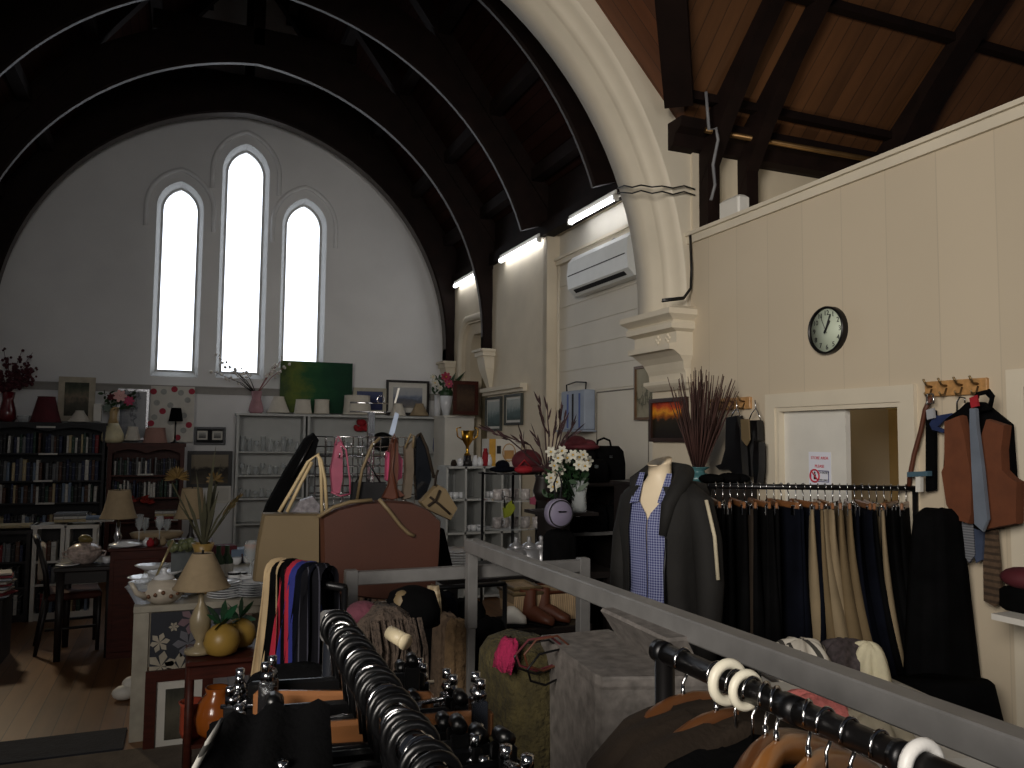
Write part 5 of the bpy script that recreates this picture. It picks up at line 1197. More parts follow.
# white printed blouse behind the near hangers
wp = M('white_print_blouse', (200, 192, 180), .8, var=.1)
mb = MB(); y = on_rb(800, 720)+.02
drape(mb, [(0, .06, .02, 0, 0), (-.03, .14, .022, 0, 0), (-.08, .18, .025, 0, 0), (-.6, .2, .03, 0, 0)], 30, .1, 6)
for i in range(30):
    u = rnd.uniform(-.15, .15); z = rnd.uniform(-.4, -.06); mb.mat(1)
    for k, s_ in ((k_, s2) for k_ in range(4) for s2 in (-1, 1)): mb.leaf((u, .032*s_, z+.02*k), (u+rnd.choice((-1, 1))*.022, .034*s_, z+.02*k+.014), .008)
mb.mat(0)
mb.build('blouse', [wp, m_black], None, tuple(hz(1.22, 785, 728)), .3, 'white blouse with black leaf print behind the honey coloured hangers', 'blouse')
rnd.seed(5)
# ================================================================ BOOKCASES
BKC = [('dark blue', (30, 38, 66)), ('black', (24, 24, 26)), ('white', (196, 194, 188)), ('red', (120, 30, 34)), ('cream', (178, 162, 126)), ('grey', (104, 106, 108)), ('dark green', (34, 58, 46)), ('brown', (78, 52, 38)), ('pale blue', (110, 126, 146)), ('yellow', (160, 138, 60))]
BKM = {}
for nm, c in BKC:
    mb = MB(); mb.mat(0)                                # unit book: spine rounded towards -y, pages inside
    mb.box((-.44, .02, .5), (.12, .96, 1)); mb.box((.44, .02, .5), (.12, .96, 1))
    mb.loft([[(.5*math.cos(PI+a*PI/6), -.46+.04*math.sin(PI+a*PI/6), z) for a in range(7)] for z in (0, 1)], None, True, False, closed=False)
    mb.mat(1).box((0, .02, .49), (.8, .9, .94))
    mb.mat(2).box((0, -.502, .75), (.8, .006, .05)).box((0, -.502, .3), (.8, .006, .03))
    o = mb.build('book', [M('book_cloth_'+nm.replace(' ', '_'), c, .6, var=.1), m_paper, M('spine_band_'+nm.replace(' ', '_'), tuple(min(255, int(x*.5+70)) for x in c), .5)])
    BKM[nm] = o.data; bpy.data.objects.remove(o)
def book(nm, x, y, z, w, d, h, where, rz=0, flat=False):
    o = bpy.data.objects.new('book', BKM[nm]); COL.objects.link(o)
    o.scale = (w, d, h); o.location = (x, y, z); o.rotation_euler = (0, 0, rz)
    if flat: o.rotation_euler = (0, PI/2, rz)
    return tag(o, '%s book %s' % (nm, where), 'book', '%s books %s' % (nm, where))
def book_row(x0, x1, y, z, hmax, where, pal, dmin=.022, dmax=.045, hvar=.25, gap=.08, depth=.16):
    x = x0
    while True:
        w = rnd.uniform(dmin, dmax)
        if x+w > x1: break
        if rnd.random() < gap: x += rnd.uniform(.01, .05); continue
        h = hmax*(1-hvar*rnd.random())
        book(rnd.choice(pal), x+w/2, y, z, w*.94, depth, h, where); x += w
BKY = 11.12                                           # front plane of the gable bookcases
PAL = ['dark blue', 'black', 'white', 'grey', 'cream', 'dark blue', 'black', 'brown', 'grey', 'red', 'dark green', 'pale blue', 'black']
def bookcase(name, lab, x0, x1, yf, dep, levels, ztop, mat, back=None, arch=False, t=.03):
    root = thing(name, lab, 'bookcase', ((x0+x1)/2, yf+dep/2, 0)); w = x1-x0
    for s in (-1, 1): MB().box((s*(w/2-t/2), 0, ztop/2), (t, dep, ztop)).build('side', mat, root)
    MB().box((0, 0, ztop-t/2), (w+.03, dep+.03, t)).build('top', mat, root)
    MB().box((0, dep/2-.005, ztop/2), (w-.01, .01, ztop)).build('back', back or mat, root)
    for z in levels: MB().box((0, 0, z-.011), (w-2*t, dep-.02, .022)).build('shelf', mat, root)
    MB().box((0, -dep/2+.03, .04), (w-2*t, .02, .08)).build('plinth', mat, root)
    if arch:
        o = [(-w/2+t, ztop-t), (-w/2+t, ztop-t-.09)]
        for i in range(25):
            u = i/24; o.append((-w/2+t+(w-2*t)*u, ztop-t-.08+.05*abs(math.sin(u*PI*2))))
        o += [(w/2-t, ztop-t-.09), (w/2-t, ztop-t)]
        MB().prism(o, -dep/2-.004, -dep/2+.014, 'xz').build('scalloped_rail', mat, root)
    return root
x1 = hy(BKY, 104, 470).x; x0 = x1-1.26; zt = hy(BKY, 60, 422.5).z
lv = [hy(BKY, 60, p).z for p in (453, 480.5, 502.5)]; lv += [lv[-1]-.36, lv[-1]-.7]
bookcase('bookcase', 'large black bookcase filled with books at the left against the gable wall', x0, x1, BKY, .3, lv, zt, m_blkwood, None, True)
nms = ['on the top shelf of the black bookcase', 'on the second shelf of the black bookcase', 'on the third shelf of the black bookcase', 'on the fourth shelf of the black bookcase']
for z, wh, hm in zip(lv, nms, (.25, .27, .24, .24)): book_row(x0+.05, x1-.05, BKY+.1, z, hm, wh, PAL)
for k, (px, py) in enumerate(((46, 427), (48, 454), (43, 481), (45, 503.5))):
    q = hy(BKY-.01, px, py); MB().box((0, 0, 0), (.2, .006, .022)).build('shelf_label', m_paper, None, tuple(q), 0, 'white paper strip on the black bookcase, %s from the top' % ORD[k], 'label')
bx0_, bx1_ = hy(BKY, 107, 470).x, hy(BKY, 184, 470).x; bzt = hy(BKY, 145, 443).z
lb = [hy(BKY, 145, p).z for p in (475, 497.5)]; lb += [lb[-1]-.3, lb[-1]-.62]
bookcase('bookcase', 'red brown wooden bookcase beside the black one on the gable wall', bx0_, bx1_, BKY, .3, lb, bzt, m_redwood, None, True, .05)
for z, wh in zip(lb, ('on the top shelf of the red brown bookcase', 'on the second shelf of the red brown bookcase')): book_row(bx0_+.06, bx1_-.06, BKY+.1, z, .22, wh, ['black', 'dark blue', 'grey', 'black', 'white', 'dark green'], .018, .032)
q = hy(BKY-.01, 145.5, 474.5); MB().box((0, 0, 0), (.18, .006, .02)).build('shelf_label', m_paper, None, tuple(q), 0, 'white paper strip on the red brown bookcase shelf', 'label')
for k in range(4): book(('white', 'red', 'cream', 'white')[k], (bx0_+bx1_)/2+.12, BKY+.12, lb[2]+.035*k, .034, .2, .3, 'lying flat low in the red brown bookcase', 0, True)
rg = hy(BKY-.02, 142, 500); mb = MB()
for i in range(26): a = Vector((rnd.uniform(-.1, .1), 0, rnd.uniform(-.04, .03))); mb.leaf(a, a+Vector((rnd.uniform(-.1, .1), -.03, rnd.uniform(0, .07))), .04)
mb.build('red_flowers', M('scarlet_silk', (140, 36, 24), .7), None, tuple(rg), 0, 'scarlet artificial flowers lying in the red brown bookcase', 'flowers')
# white bookcases with glassware
wx0, wx1 = hy(BKY, 236, 450).x, hy(BKY, 305, 450).x; wzt = hy(BKY, 270, 413.5).z; wx2 = hy(BKY, 443, 450).x
wl = [hy(BKY, 270, p).z for p in (451.5, 475, 498)]; wl += [wl[-1]-.33, .3]
greyw = M('grey_white_laminate', (176, 178, 176), .5, var=.05)
bookcase('display_case', 'white shelf unit of glassware, left of the pair on the gable wall', wx0, wx1, BKY, .3, wl, wzt, greyw, None, False, .03)
bookcase('display_case', 'wide white shelf unit behind the grid rack, right of the pair', wx1+.03, wx2, BKY, .3, wl, wzt, greyw, None, False, .03)
def glass(x, y, z, r, h, lab, g, kind):
    if kind == 0: pr = [(r*.8, 0), (r, h), (r*.9, h), (r*.7, .012)]
    elif kind == 1: pr = [(r*.9, 0), (r*.85, .006), (r*.15, .012), (r*.12, h*.45), (r*.9, h*.62), (r, h*.82), (r*.85, h), (r*.78, h), (r*.9, h*.8), (r*.1, h*.5)]
    else: pr = [(r*.6, 0), (r*1.1, h*.3), (r*.5, h*.75), (r*.7, h), (r*.6, h), (r*.4, h*.75)]
    return MB().lathe(pr, n=12).build(('tumbler', 'wine_glass', 'decanter')[kind], m_glass, None, (x, y, z), 0, lab, ('glass', 'wine glass', 'decanter')[kind], g)
for si, (z, wh) in enumerate(zip(wl, ('top', 'second', 'third'))):
    for j in range(9):
        x = wx0+.09+(wx1-wx0-.18)*j/8; kd = (j+si) % 3 if si else (0, 0, 1, 0, 2, 1, 0, 1, 2)[j]
        kk = ('tumbler', 'stemmed glass', 'decanter')[kd]
        glass(x, BKY+.12+.06*(j % 2), z, .036, (.2, .15, .12)[si]*(1-.15*(j % 3)), 'clear glass %s on the %s shelf of the left white unit' % (kk, wh), '%ss on the %s shelf of the left white unit' % (kk, wh), kd)
    for j in range(7):
        x = wx1+.12+(wx2-wx1-.6)*j/6
        glass(x, BKY+.14, z, .04, .14, 'clear glass tumbler on the %s shelf of the right white unit' % wh, 'tumblers on the %s shelf of the right white unit' % wh, 0)
q = hy(BKY+.1, 437, 450); MB().lathe([(.05, 0), (.06, .05), (.05, .2), (.02, .25), (.025, .28), (.015, .28)], n=14).build('bottle', M('cobalt_glass', (36, 66, 130), .1), None, (q.x, BKY+.12, wl[0]), 0, 'cobalt blue bottle at the right end of the top shelf', 'bottle')
q = hy(BKY+.1, 363, 425); mb = MB()
for i in range(22): mb.ball((rnd.uniform(-.1, .1), rnd.uniform(-.04, .04), rnd.uniform(-.06, .06)), .035, 7, 5)
mb.build('red_flowers', m_red, None, (q.x, BKY+.12, q.z), 0, 'red flower cluster on the top shelf behind the grid rack', 'flowers')
q = hy(BKY+.1, 383, 430); MB().ball((0, 0, 0), (.17, .1, .14), 16, 10).build('black_pot', m_dkmetal, None, (q.x, BKY+.13, wl[0]+.14), 0, 'round black pot on the top shelf behind the grid rack', 'pot')
# end panel unit and cube shelf along the right wall
EPY = 10.55
e0, e1 = hy(EPY, 444, 460).x, hy(EPY, 473, 460).x; ezt = hy(EPY, 458, 415.5).z
EPU = bookcase('display_case', 'white shelf unit with its plain end panel turned to the room', e0, e1, EPY, .5, [.4, .8, 1.2, 1.6], ezt, m_whitep)
MB().span(-(e1-e0)/2, (e1-e0)/2, -.27, -.252, 0, ezt-.035).build('end_panel', m_whitep, EPU)
CBY = 8.55
cx0, cx1 = hy(CBY, 447, 500).x, hy(CBY, 520, 500).x; cz = hy(CBY, 480, 466.5).z
cs = thing('cube_shelf', 'white open cube shelf with trophies on top by the right wall', 'shelf', ((cx0+cx1)/2, CBY+.18, 0)); cw = cx1-cx0
zs = [.04, cz*.25, cz*.5, cz*.75, cz-.01]
for z in zs: MB().box((0, 0, z), (cw, .36, .024)).build('shelf', greyw, cs)
for i in range(5): MB().box((-cw/2+cw*i/4, 0, cz/2), (.024, .36, cz)).build('divider', greyw, cs)
MB().box((0, .178, cz/2), (cw, .006, cz)).build('back', greyw, cs)
for k in range(10):
    x = cx0+cw*(.08+.25*(k % 4)+.08*(k//4)); z = zs[3-(k % 2)]+.013
    MB().lathe([(.03, 0), (.04, .03), (.035, .07), (.03, .07)], n=12).build('bowl', m_china, None, (x, CBY+.12, z), 0, 'small white bowl inside the white cube shelf', 'bowl', 'small bowls in the cube shelf')
q = hy(CBY, 470, 466); tr = thing('trophy', 'gold two handled trophy cup on the cube shelf', 'trophy', (q.x, CBY+.1, cz+.005)); k_ = (hy(CBY, 470, 427).z-cz)
MB().lathe([(.06, 0), (.06, .05), (.045, .06), (.04, .12)], n=16).build('base', m_ebony, tr)
MB().lathe([(.04, .12), (.015, .16), (.02, k_*.5), (.06, k_*.65), (.075, k_*.9), (.068, k_*.9), (.05, k_*.66)], n=18).build('cup', m_gold, tr)
for s in (-1, 1): MB().tube([(s*.06, 0, k_*.66), (s*.12, 0, k_*.75), (s*.13, 0, k_*.95), (s*.08, 0, k_*.98)], .008, 6).build('handle', m_gold, tr)
for k, (px, mt, nm, h) in enumerate(((462, m_china, 'white cup', .09), (477, m_china, 'white jar', .12), (482, m_china, 'white figurine', .1), (487, m_red, 'red bottle', .2), (491, m_china, 'small white bottle', .13), (455.5, m_brncloth, 'brown bowl', .07))):
    q = hy(CBY, px, 462); MB().lathe([(.03, 0), (.038, h*.3), (.03, h*.75), (.02, h*.85), (.022, h), (.012, h)], n=12).build(nm.replace(' ', '_'), mt, None, (q.x, CBY+.06, cz+.005), 0, '%s standing on top of the cube shelf, %s along' % (nm, ORD[(k+1) % 6]), nm.split()[-1])
a_, b_, z0, z1 = rectY(CBY+.05, 487, 440, 523, 467)
ab = thing('appliance_box', 'white carton with yellow side and kettle picture behind the black stand', 'box', ((a_+b_)/2, CBY+.17, cz+.003)); bw_ = min(b_-a_, (3.63-(a_+b_)/2)*2)
MB().box((0, 0, (z1-z0)/2), (bw_, .24, z1-z0)).build('carton', m_paper, ab)
MB().box((-bw_*.4, -.121, (z1-z0)/2), (bw_*.2, .004, z1-z0)).build('side_band', M('mustard_card', (196, 150, 60), .7), ab)
mb = MB(); mb.tube([(bw_*.2*math.cos(i*PI/8)+bw_*.12, -.123, (z1-z0)*.5+.1*math.sin(i*PI/8)) for i in range(16)], .006, 5, closed=True).box((bw_*.12, -.123, (z1-z0)*.42), (bw_*.3, .004, .1)); mb.build('printed_kettle', M('ochre_print', (170, 130, 80), .7), ab)
MB().box((-bw_*.2, -.123, (z1-z0)*.6), (.05, .004, .09)).build('printed_square', m_ink, ab)
# ---------------------------------------------------------------- things on top of the back shelves
def lampshade(lab, Y, x0, x1, y0, y1, mat, k=.55, name='lampshade', loc_y=None, hollow=True):
    a, b, z0, z1 = rectY(Y, x0, y0, x1, y1); r = (b-a)/2; h = z1-z0
    pr = [(r, 0), (r*(1+k)/2*.985, h*.5), (r*k, h)]
    mb = MB().lathe(pr, n=24, caps=False).lathe([(p*.97, z) for p, z in pr], n=24, caps=False)
    t = thing(name, lab, 'lampshade', ((a+b)/2, Y, z0)); mb.build('shade', mat, t, fix=False)
    MB().tube([(r*math.cos(i*PI/12), r*math.sin(i*PI/12), 0) for i in range(24)], .006, 6, closed=True).build('trim', mat, t); MB().tube([(r*k*math.cos(i*PI/12), r*k*math.sin(i*PI/12), h) for i in range(24)], .006, 6, closed=True).build('trim', mat, t)
    return t
def frame_y(name, lab, Y, x0, y0, x1, y1, fm, im, bw=.035, mount=None, mw=.05, dep=.03, cat='picture'):
    a, b, z0, z1 = rectY(Y, x0, y0, x1, y1); w = b-a; h = z1-z0
    t = thing(name, lab, cat, ((a+b)/2, Y, z0)); mb = MB()
    for s in (-1, 1): mb.box((s*(w/2-bw/2), 0, h/2), (bw, dep, h)); mb.box((0, 0, h/2+s*(h/2-bw/2)), (w-2*bw, dep, bw))
    mb.build('frame', fm, t)
    if mount: MB().box((0, .004, h/2), (w-2*bw, .006, h-2*bw)).build('mount', mount, t)
    else: mw = 0
    MB().box((0, 0, h/2), (w-2*bw-2*mw, .006, h-2*bw-2*mw)).build('print', im, t); return t
TY = 11.25; TB = 11.48
art_por = M_art('portrait_print', [(0, (60, 58, 50)), (.35, (84, 82, 70)), (.55, (130, 116, 98)), (.75, (90, 92, 76)), (1, (60, 64, 54))], 3, 'Z', .9)
frame_y('framed_portrait', 'cream framed soft portrait standing on the black bookcase', TB, 58, 377, 95, 421.5, M('antique_cream_frame', (176, 166, 146), .6, var=.2), art_por, .07)
lampshade('maroon drum lampshade on the black bookcase', TY, 30, 62, 397, 422, m_maroon, .55)
lampshade('small white cone shade before the cream portrait', TY-.02, 68, 91, 411, 421.5, m_whitelin, .35)
a, b, z0, z1 = rectY(TY, 94, 404, 101.5, 421.5); MB().span(a, b, TY-.05, TY+.05, z0, z1).build('white_block', m_whitep, label='slim white upright box at the right end of the black bookcase', cat='box')
q = hy(TY, 24, 421); MB().lathe([(.06, 0), (.075, .03), (.08, .08), (.07, .08), (.055, .02)], n=8, smooth=False).build('crystal_bowl', m_glass, None, (q.x, TY, zt), 0, 'faceted crystal bowl on the black bookcase beside the red vase', 'bowl')
q = hy(TY, 7, 420); MB().lathe([(.07, 0), (.1, .04), (.09, .14), (.06, .26), (.075, .36), (.065, .36), (.05, .26)], n=18).build('vase', M('dark_red_glaze', (96, 20, 28), .2, var=.1, coat=.5), None, (q.x, TY, zt), 0, 'dark red glazed vase at the far left of the black bookcase', 'vase')
vr = Vector((q.x, TY, zt+.34)); mb = MB(); dr = M('dark_crimson_foliage', (70, 24, 32), .8, var=.4)
for i in range(34):
    tp = hy(TY-rnd.uniform(-.08, .1), rnd.uniform(-14, 37), rnd.uniform(346, 385)); md = vr.lerp(tp, .5)+Vector((0, 0, .05)); mb.tube([vr, md, tp], .003, 4)
    for k in range(9):
        a = vr.lerp(tp, rnd.uniform(.45, 1.05)); mb.ball(a+Vector((rnd.uniform(-.03, .03), rnd.uniform(-.03, .03), rnd.uniform(-.03, .03))), rnd.uniform(.012, .026), 5, 3)
mb.build('dried_flowers', dr, None, label='dark crimson dried flower spray in the red vase', cat='dried plant')
# on the red-brown bookcase
q = hy(TY, 112.5, 441.5); k_ = hy(TY, 112, 407).z-bzt
cv = thing('vase', 'tall cream gourd vase on the red brown bookcase', 'vase', (q.x, TY-.02, bzt))
MB().lathe([(.1, 0), (.135, .03), (.13, .1), (.1, .17), (.062, k_*.55)], n=20).build('base', M('pale_cream_glaze', (214, 204, 168), .35), cv)
MB().lathe([(.062, k_*.55), (.045, k_*.7), (.05, k_*.92), (.06, k_), (.05, k_), (.04, k_*.9)], n=20).build('neck', M('tan_glaze', (186, 158, 112), .35), cv)
pk = M('blush_petals', (222, 172, 168), .7, var=.1)
bq = thing('flower_bouquet', 'blush pink rose bouquet with dark leaves in the cream gourd vase', 'flowers', (q.x, TY-.02, bzt+k_*.9)); L0 = Vector(bq.location); mb = MB()
for i in range(60):
    a = hy(TY-rnd.uniform(0, .1), rnd.uniform(104, 132), rnd.uniform(393, 409))-L0; mb.leaf(a, a+Vector((rnd.uniform(-.1, .1), -.03, rnd.uniform(-.06, .08))), .04)
mb.build('leaves', m_green, bq)
for (px, py, r, m) in ((120, 396, .075, pk), (129, 401, .06, M('deep_pink_petals', (176, 60, 96), .7)), (111, 397, .045, m_maroon), (107, 408, .05, M('grey_green_leaf', (110, 124, 112), .7))):
    c = hy(TY-.13, px, py)-L0; mb = MB()
    for j in range(3): flower(mb, c+Vector((0, -.01*j, 0)), r*(1-.25*j), (.1*j, -1, .15), 7)
    mb.build('blossom', [m, m], bq)
art_fl = M_art('grey_floral_print', [(0, (120, 124, 132)), (.4, (158, 160, 164)), (.55, (96, 100, 108)), (.65, (164, 166, 170)), (1, (172, 174, 178))], 5, 'X', 1.4)
frame_y('framed_print', 'silver framed grey floral print behind the pink rose vase', TB, 117, 389, 148.5, 440, m_chrome, art_fl, .03)
lampshade('small white lampshade between the gourd vase and pink shade', TY-.03, 124.5, 141, 427, 440, m_whitelin, .6)
lampshade('dusty pink lampshade on the red brown bookcase', TY-.05, 143, 167.5, 428, 442.5, M('dusty_pink_linen', (160, 122, 112), .85, var=.08), .8)
tl = thing('table_lamp', 'small black table lamp before the polka dot canvas', 'lamp', (hy(TY-.04, 175, 441).x, TY-.04, bzt)); h = hy(TY, 175, 408).z-bzt
MB().lathe([(.055, 0), (.055, .01), (.02, .025), (.012, .05)], n=16).build('base', m_blkplast, tl); MB().tube([(0, 0, .03), (0, 0, h*.7)], .009, 8).build('stem', m_blkplast, tl)
MB().lathe([(.088, h*.62), (.06, h)], n=20, caps=False).lathe([(.086, h*.62), (.058, h)], n=20, caps=False).build('lamp_shade', m_black, tl, fix=False)
# polka dot canvas
a, b, z0, z1 = rectY(TB-.02, 150, 386.5, 194, 442); w = b-a; h = z1-z0
cvs = thing('canvas', 'white canvas with red and grey dots leaning below the left window', 'canvas', ((a+b)/2, TB-.02, z0))
mb = MB(); mb.box((0, 0, h/2), (w, .03, h)); 
mb.mat(1)
def dot(u, v, r): mb.prism([(u*w-w/2+r*math.cos(i*PI/9), v*h+r*math.sin(i*PI/9)) for i in range(18)], -.018, -.015, 'xz')
for u, v in ((.06, .9), (.53, .95), (.93, .92), (.28, .55), (.03, .33), (.89, .31), (.64, .08)): dot(u, v, .04)
mb.mat(2)
for u, v in ((.29, .9), (.68, .89), (.84, .76), (.14, .7), (.1, .44), (.77, .48), (.77, .21), (.47, .35), (.45, .66)): dot(u, v, .038)
mb.build('painted_face', [m_paper, M('berry_red_paint', (160, 36, 58), .7), M('light_grey_paint', (156, 158, 154), .7)], cvs)
# wall frames beside
t = frame_y('framed_photographs', 'black double picture frame high on the gable wall', GY-.02, 194, 427, 225.5, 445, m_dkmetal, m_charc, .03)
for k in (-1, 1):
    MB().box((k*.095, -.008, .13), (.13, .006, .12)).build('photo_mount', m_paper, t); MB().box((k*.095, -.013, .13), (.09, .004, .075)).build('photograph', M_art('photo_%d' % k, [(0, (60, 60, 60)), (.5, (130, 130, 126)), (1, (180, 180, 176))], 5, 'Z', 1), t)
frame_y('framed_print', 'dark framed print of a tree hung low on the gable wall', GY-.02, 187, 451, 232, 487.5, m_ebony, M_art('tree_print', [(0, (96, 88, 76)), (.35, (60, 54, 48)), (.5, (44, 40, 38)), (.62, (136, 126, 108)), (1, (146, 136, 118))], 4, 'Z', .8), .05)
frame_y('blank_canvas', 'pale blank canvas edge below the tree print', GY-.03, 209, 486, 231, 503, m_whitep, m_paper, .03)
# on the white shelf units
wz = wzt
q = hy(TY, 256, 412); pv = MB().lathe([(.07, 0), (.1, .03), (.09, .1), (.06, .2), (.075, .3), (.068, .3), (.052, .2)], n=20).build('vase', M('rose_glass', (196, 150, 158), .12, trans=.3), None, (q.x, TY, wz), 0, 'rose pink glass vase with blossom twigs on the left white unit', 'vase')
b0 = Vector((q.x, TY, wz+.25)); mb = MB(); mbf = MB(); mbr = MB()
for tip, red in (((214, 372), 0), ((222, 365), 0), ((228, 378), 0), ((236, 372), 0), ((218, 356), 0), ((282, 360), 1), ((276, 365), 1), ((286, 366), 1), ((272, 372), 1), ((244, 370), 0)):
    tp = hy(TY-.05, *tip); md = b0.lerp(tp, .5)+Vector((0, 0, .04)); (mbr if red else mb).tube([b0, md, tp], [.006, .005, .003], 5)
    for k in range(7):
        c = md.lerp(tp, .2+.15*k)+Vector((rnd.uniform(-.03, .03), rnd.uniform(-.03, .03), rnd.uniform(-.03, .03))); mbf.ball(c, rnd.uniform(.012, .022), 6, 4)
bt = thing('blossom_twigs', 'blossom twigs, white and reddish, fanning from the rose glass vase', 'dried plant', tuple(b0)); T = Matrix.Translation(-b0)
for m_, mt, nm in ((mb, m_ebony, 'dark_twigs'), (mbr, M('dusky_rose_twigs', (140, 84, 84), .7), 'rose_twigs'), (mbf, M('cream_blossom', (214, 208, 200), .7), 'blossoms')):
    m_.v = [T @ p for p in m_.v]; m_.build(nm, mt, bt)
lampshade('white cone lampshade with trim left of the green canvas', TY-.03, 267, 290, 397, 412.5, m_whitelin, .45)
lampshade('white tapered lampshade in front of the green canvas', TY-.03, 294, 312, 400, 413.5, m_whitelin, .8)
lampshade('white drum lampshade right of the tapered one before the green canvas', TY-.03, 314, 329.5, 400, 413.5, m_whitelin, .92)
lampshade('large white drum lampshade at the right edge of the green canvas', TY-.03, 343, 371, 396, 414.5, m_whitelin, .9)
a, b, z0, z1 = rectY(TB-.03, 280, 362, 352, 413); cvs = thing('canvas', 'deep green abstract canvas standing on the white shelf units', 'canvas', ((a+b)/2, TB-.03, z0))
MB().box((0, 0, (z1-z0)/2), (b-a, .035, z1-z0)).build('painted_face', M_art('green_abstract', [(0, (54, 74, 40)), (.22, (96, 110, 44)), (.42, (34, 84, 48)), (.7, (16, 66, 42)), (1, (14, 54, 36))], 3.5, 'X', .8), cvs)
frame_y('framed_print', 'pale framed blue print half hidden by the big drum lampshade', TB-.02, 353, 388, 386, 413.5, M('pale_cream_frame', (170, 164, 146), .6), M_art('blue_print', [(0, (40, 46, 80)), (.5, (54, 60, 96)), (1, (80, 88, 120))], 4, 'Z', .7), .05)
frame_y('framed_print', 'dark framed beach scene print on the white shelf units', TB-.02, 386, 380.5, 429, 415, m_ebony, M_art('beach_print', [(0, (132, 128, 120)), (.35, (96, 98, 108)), (.5, (112, 122, 140)), (.7, (160, 164, 170)), (1, (172, 172, 172))], 4, 'Z', .7), .035, m_paper, .07)
lampshade('small white shade before the beach scene print', TY-.05, 390, 406, 404, 415.5, m_whitelin, .5)
lampshade('small tan cone shade at the right corner of the beach print', TY-.05, 410, 428.5, 404, 415.5, m_linen, .4)
a, b, z0, z1 = rectY(TY, 434, 394, 441, 416); MB().lathe([(.05, 0), (.055, .1), (.05, z1-z0), (.045, z1-z0)], n=14).build('vase', m_china, None, ((a+b)/2, TY, wz), 0, 'plain white cylinder vase left of the flower vase', 'vase')
FVY = 10.75; q = hy(FVY, 446, 415); h = hy(FVY, 446, 396).z-ezt
MB().lathe([(.05, 0), (.075, h*.5), (.095, h), (.085, h), (.06, h*.4)], n=18).build('vase', m_china, None, (q.x, FVY, ezt), 0, 'tapering white vase of red flowers on the end panel unit', 'vase')
bq = thing('flower_bouquet', 'red and white flowers with dark blade leaves in the tapering white vase', 'flowers', (q.x, FVY, ezt+h*.8)); L0 = Vector(bq.location); mb = MB()
for i in range(50):
    a = hy(FVY-rnd.uniform(-.05, .08), rnd.uniform(434, 456), rnd.uniform(378, 396))-L0; mb.leaf(a, a+Vector((rnd.uniform(-.08, .08), -.02, rnd.uniform(-.04, .09))), .035)
for tp in ((466, 371), (456, 372), (437, 378)): mb.leaf((0, 0, .1), hy(FVY, *tp)-L0, .05)
mb.ball((0, 0, .08), (.1, .08, .1), 12, 8); mb.build('leaves', m_green, bq)
for (px, py, r, m) in ((446, 377, .07, M('crimson_petals', (150, 30, 60), .6)), (449, 384, .06, M('rose_petals', (176, 70, 96), .6)), (435, 383, .05, wf), (433, 377, .04, wf), (440, 388, .04, wf)):
    c = hy(FVY-.1, px, py)-L0; mb = MB()
    for j in range(2): flower(mb, c, r*(1-.3*j), (.2*j-.1, -1, .2), 7)
    mb.build('blossom', [m, yf], bq)
frame_y('framed_print', 'dark brown picture leaning in the blind lancet niche', 10.3, 453, 381, 478, 415, m_redwood, M_art('brown_print', [(0, (60, 44, 36)), (.5, (84, 66, 52)), (1, (52, 40, 34))], 6, 'Z', .9), .05)
a, b, z0, z1 = rectY(10.35, 432, 392, 470, 397)
# ================================================================ LOW BOOK UNITS at the left
LBY = 9.0
def low_unit(lab, x0, x1, yt, mat, Y, levels, back):
    a, b = hy(Y, x0, 570).x, hy(Y, x1, 570).x; z = hy(Y, (x0+x1)/2, yt).z
    bookcase('low_bookcase', lab, a, b, Y, .28, [z*l for l in levels], z, mat, back, False, .035); return a, b, z
a, b, z = low_unit('narrow white edged bookcase, left of the pair near the dark table', 31, 63, 525, m_whitep, LBY, (.08, .38, .62), m_ebony)
for l, wh in ((.38, 'middle'), (.62, 'upper'), (.08, 'bottom')): book_row(a+.05, b-.05, LBY+.09, z*l, .2, 'on the %s shelf of the left white edged bookcase' % wh, PAL+['dark green', 'dark green'])
for k in range(3): book(('cream', 'white', 'grey')[k], a+.17, LBY+.12, z+.002+.03*k+.03, .028, .22, .28, 'lying flat on the left white edged bookcase', 0, True)
a2, b2, z2 = low_unit('narrow white edged bookcase, right of the pair near the dark table', 64, 95, 525, m_whitep, LBY, (.08, .38, .62), m_ebony)
for l, wh in ((.38, 'middle'), (.62, 'upper'), (.08, 'bottom')): book_row(a2+.05, b2-.05, LBY+.09, z2*l, .2, 'on the %s shelf of the right white edged bookcase' % wh, PAL+['brown', 'cream'])
for k in range(2): book(('white', 'pale blue')[k], a2+.15, LBY+.12, z2+.002+.028*k+.03, .026, .2, .26, 'lying flat on the right white edged bookcase', 0, True)
a3, b3, z3 = low_unit('low dark bookcase at the left margin', -34, 29, 531, m_ebony, LBY, (.08, .38, .66), m_ebony)
for l, wh in ((.38, 'middle'), (.66, 'upper'), (.08, 'bottom')): book_row(a3+.05, b3-.05, LBY+.09, z3*l, .19, 'on the %s shelf of the low dark bookcase' % wh, PAL)
q = hy(LBY, 5, 530); book('cream', q.x-.1, LBY+.12, z3+.034, .03, .22, .3, 'lying flat on the low dark bookcase', 0, True)
for k in range(9):
    q = hy(7.6, -4, 600); MB().box((rnd.uniform(-.02, .02), 0, .004), (.3, .22, .008)).box((0, 0, .011), (.29, .21, .006)).build('magazine', (M('magazine_cover_%d' % (k % 3), ((190, 196, 204), (150, 60, 70), (206, 200, 190))[k % 3], .3)), None, (hy(7.6, 0, 560).x-.06, 7.6, hy(7.6, 0, 596).z+.022*k), rnd.uniform(-.5, .5), 'magazine in the loose pile at the left margin', 'magazine', 'magazines at the left margin')
MB().span(hy(7.6, -60, 560).x, hy(7.6, 10, 560).x, 7.4, 7.8, 0, hy(7.6, 0, 596).z-.002).build('magazine_crate', m_ebony, label='dark crate under the magazine pile at the left margin', cat='crate')
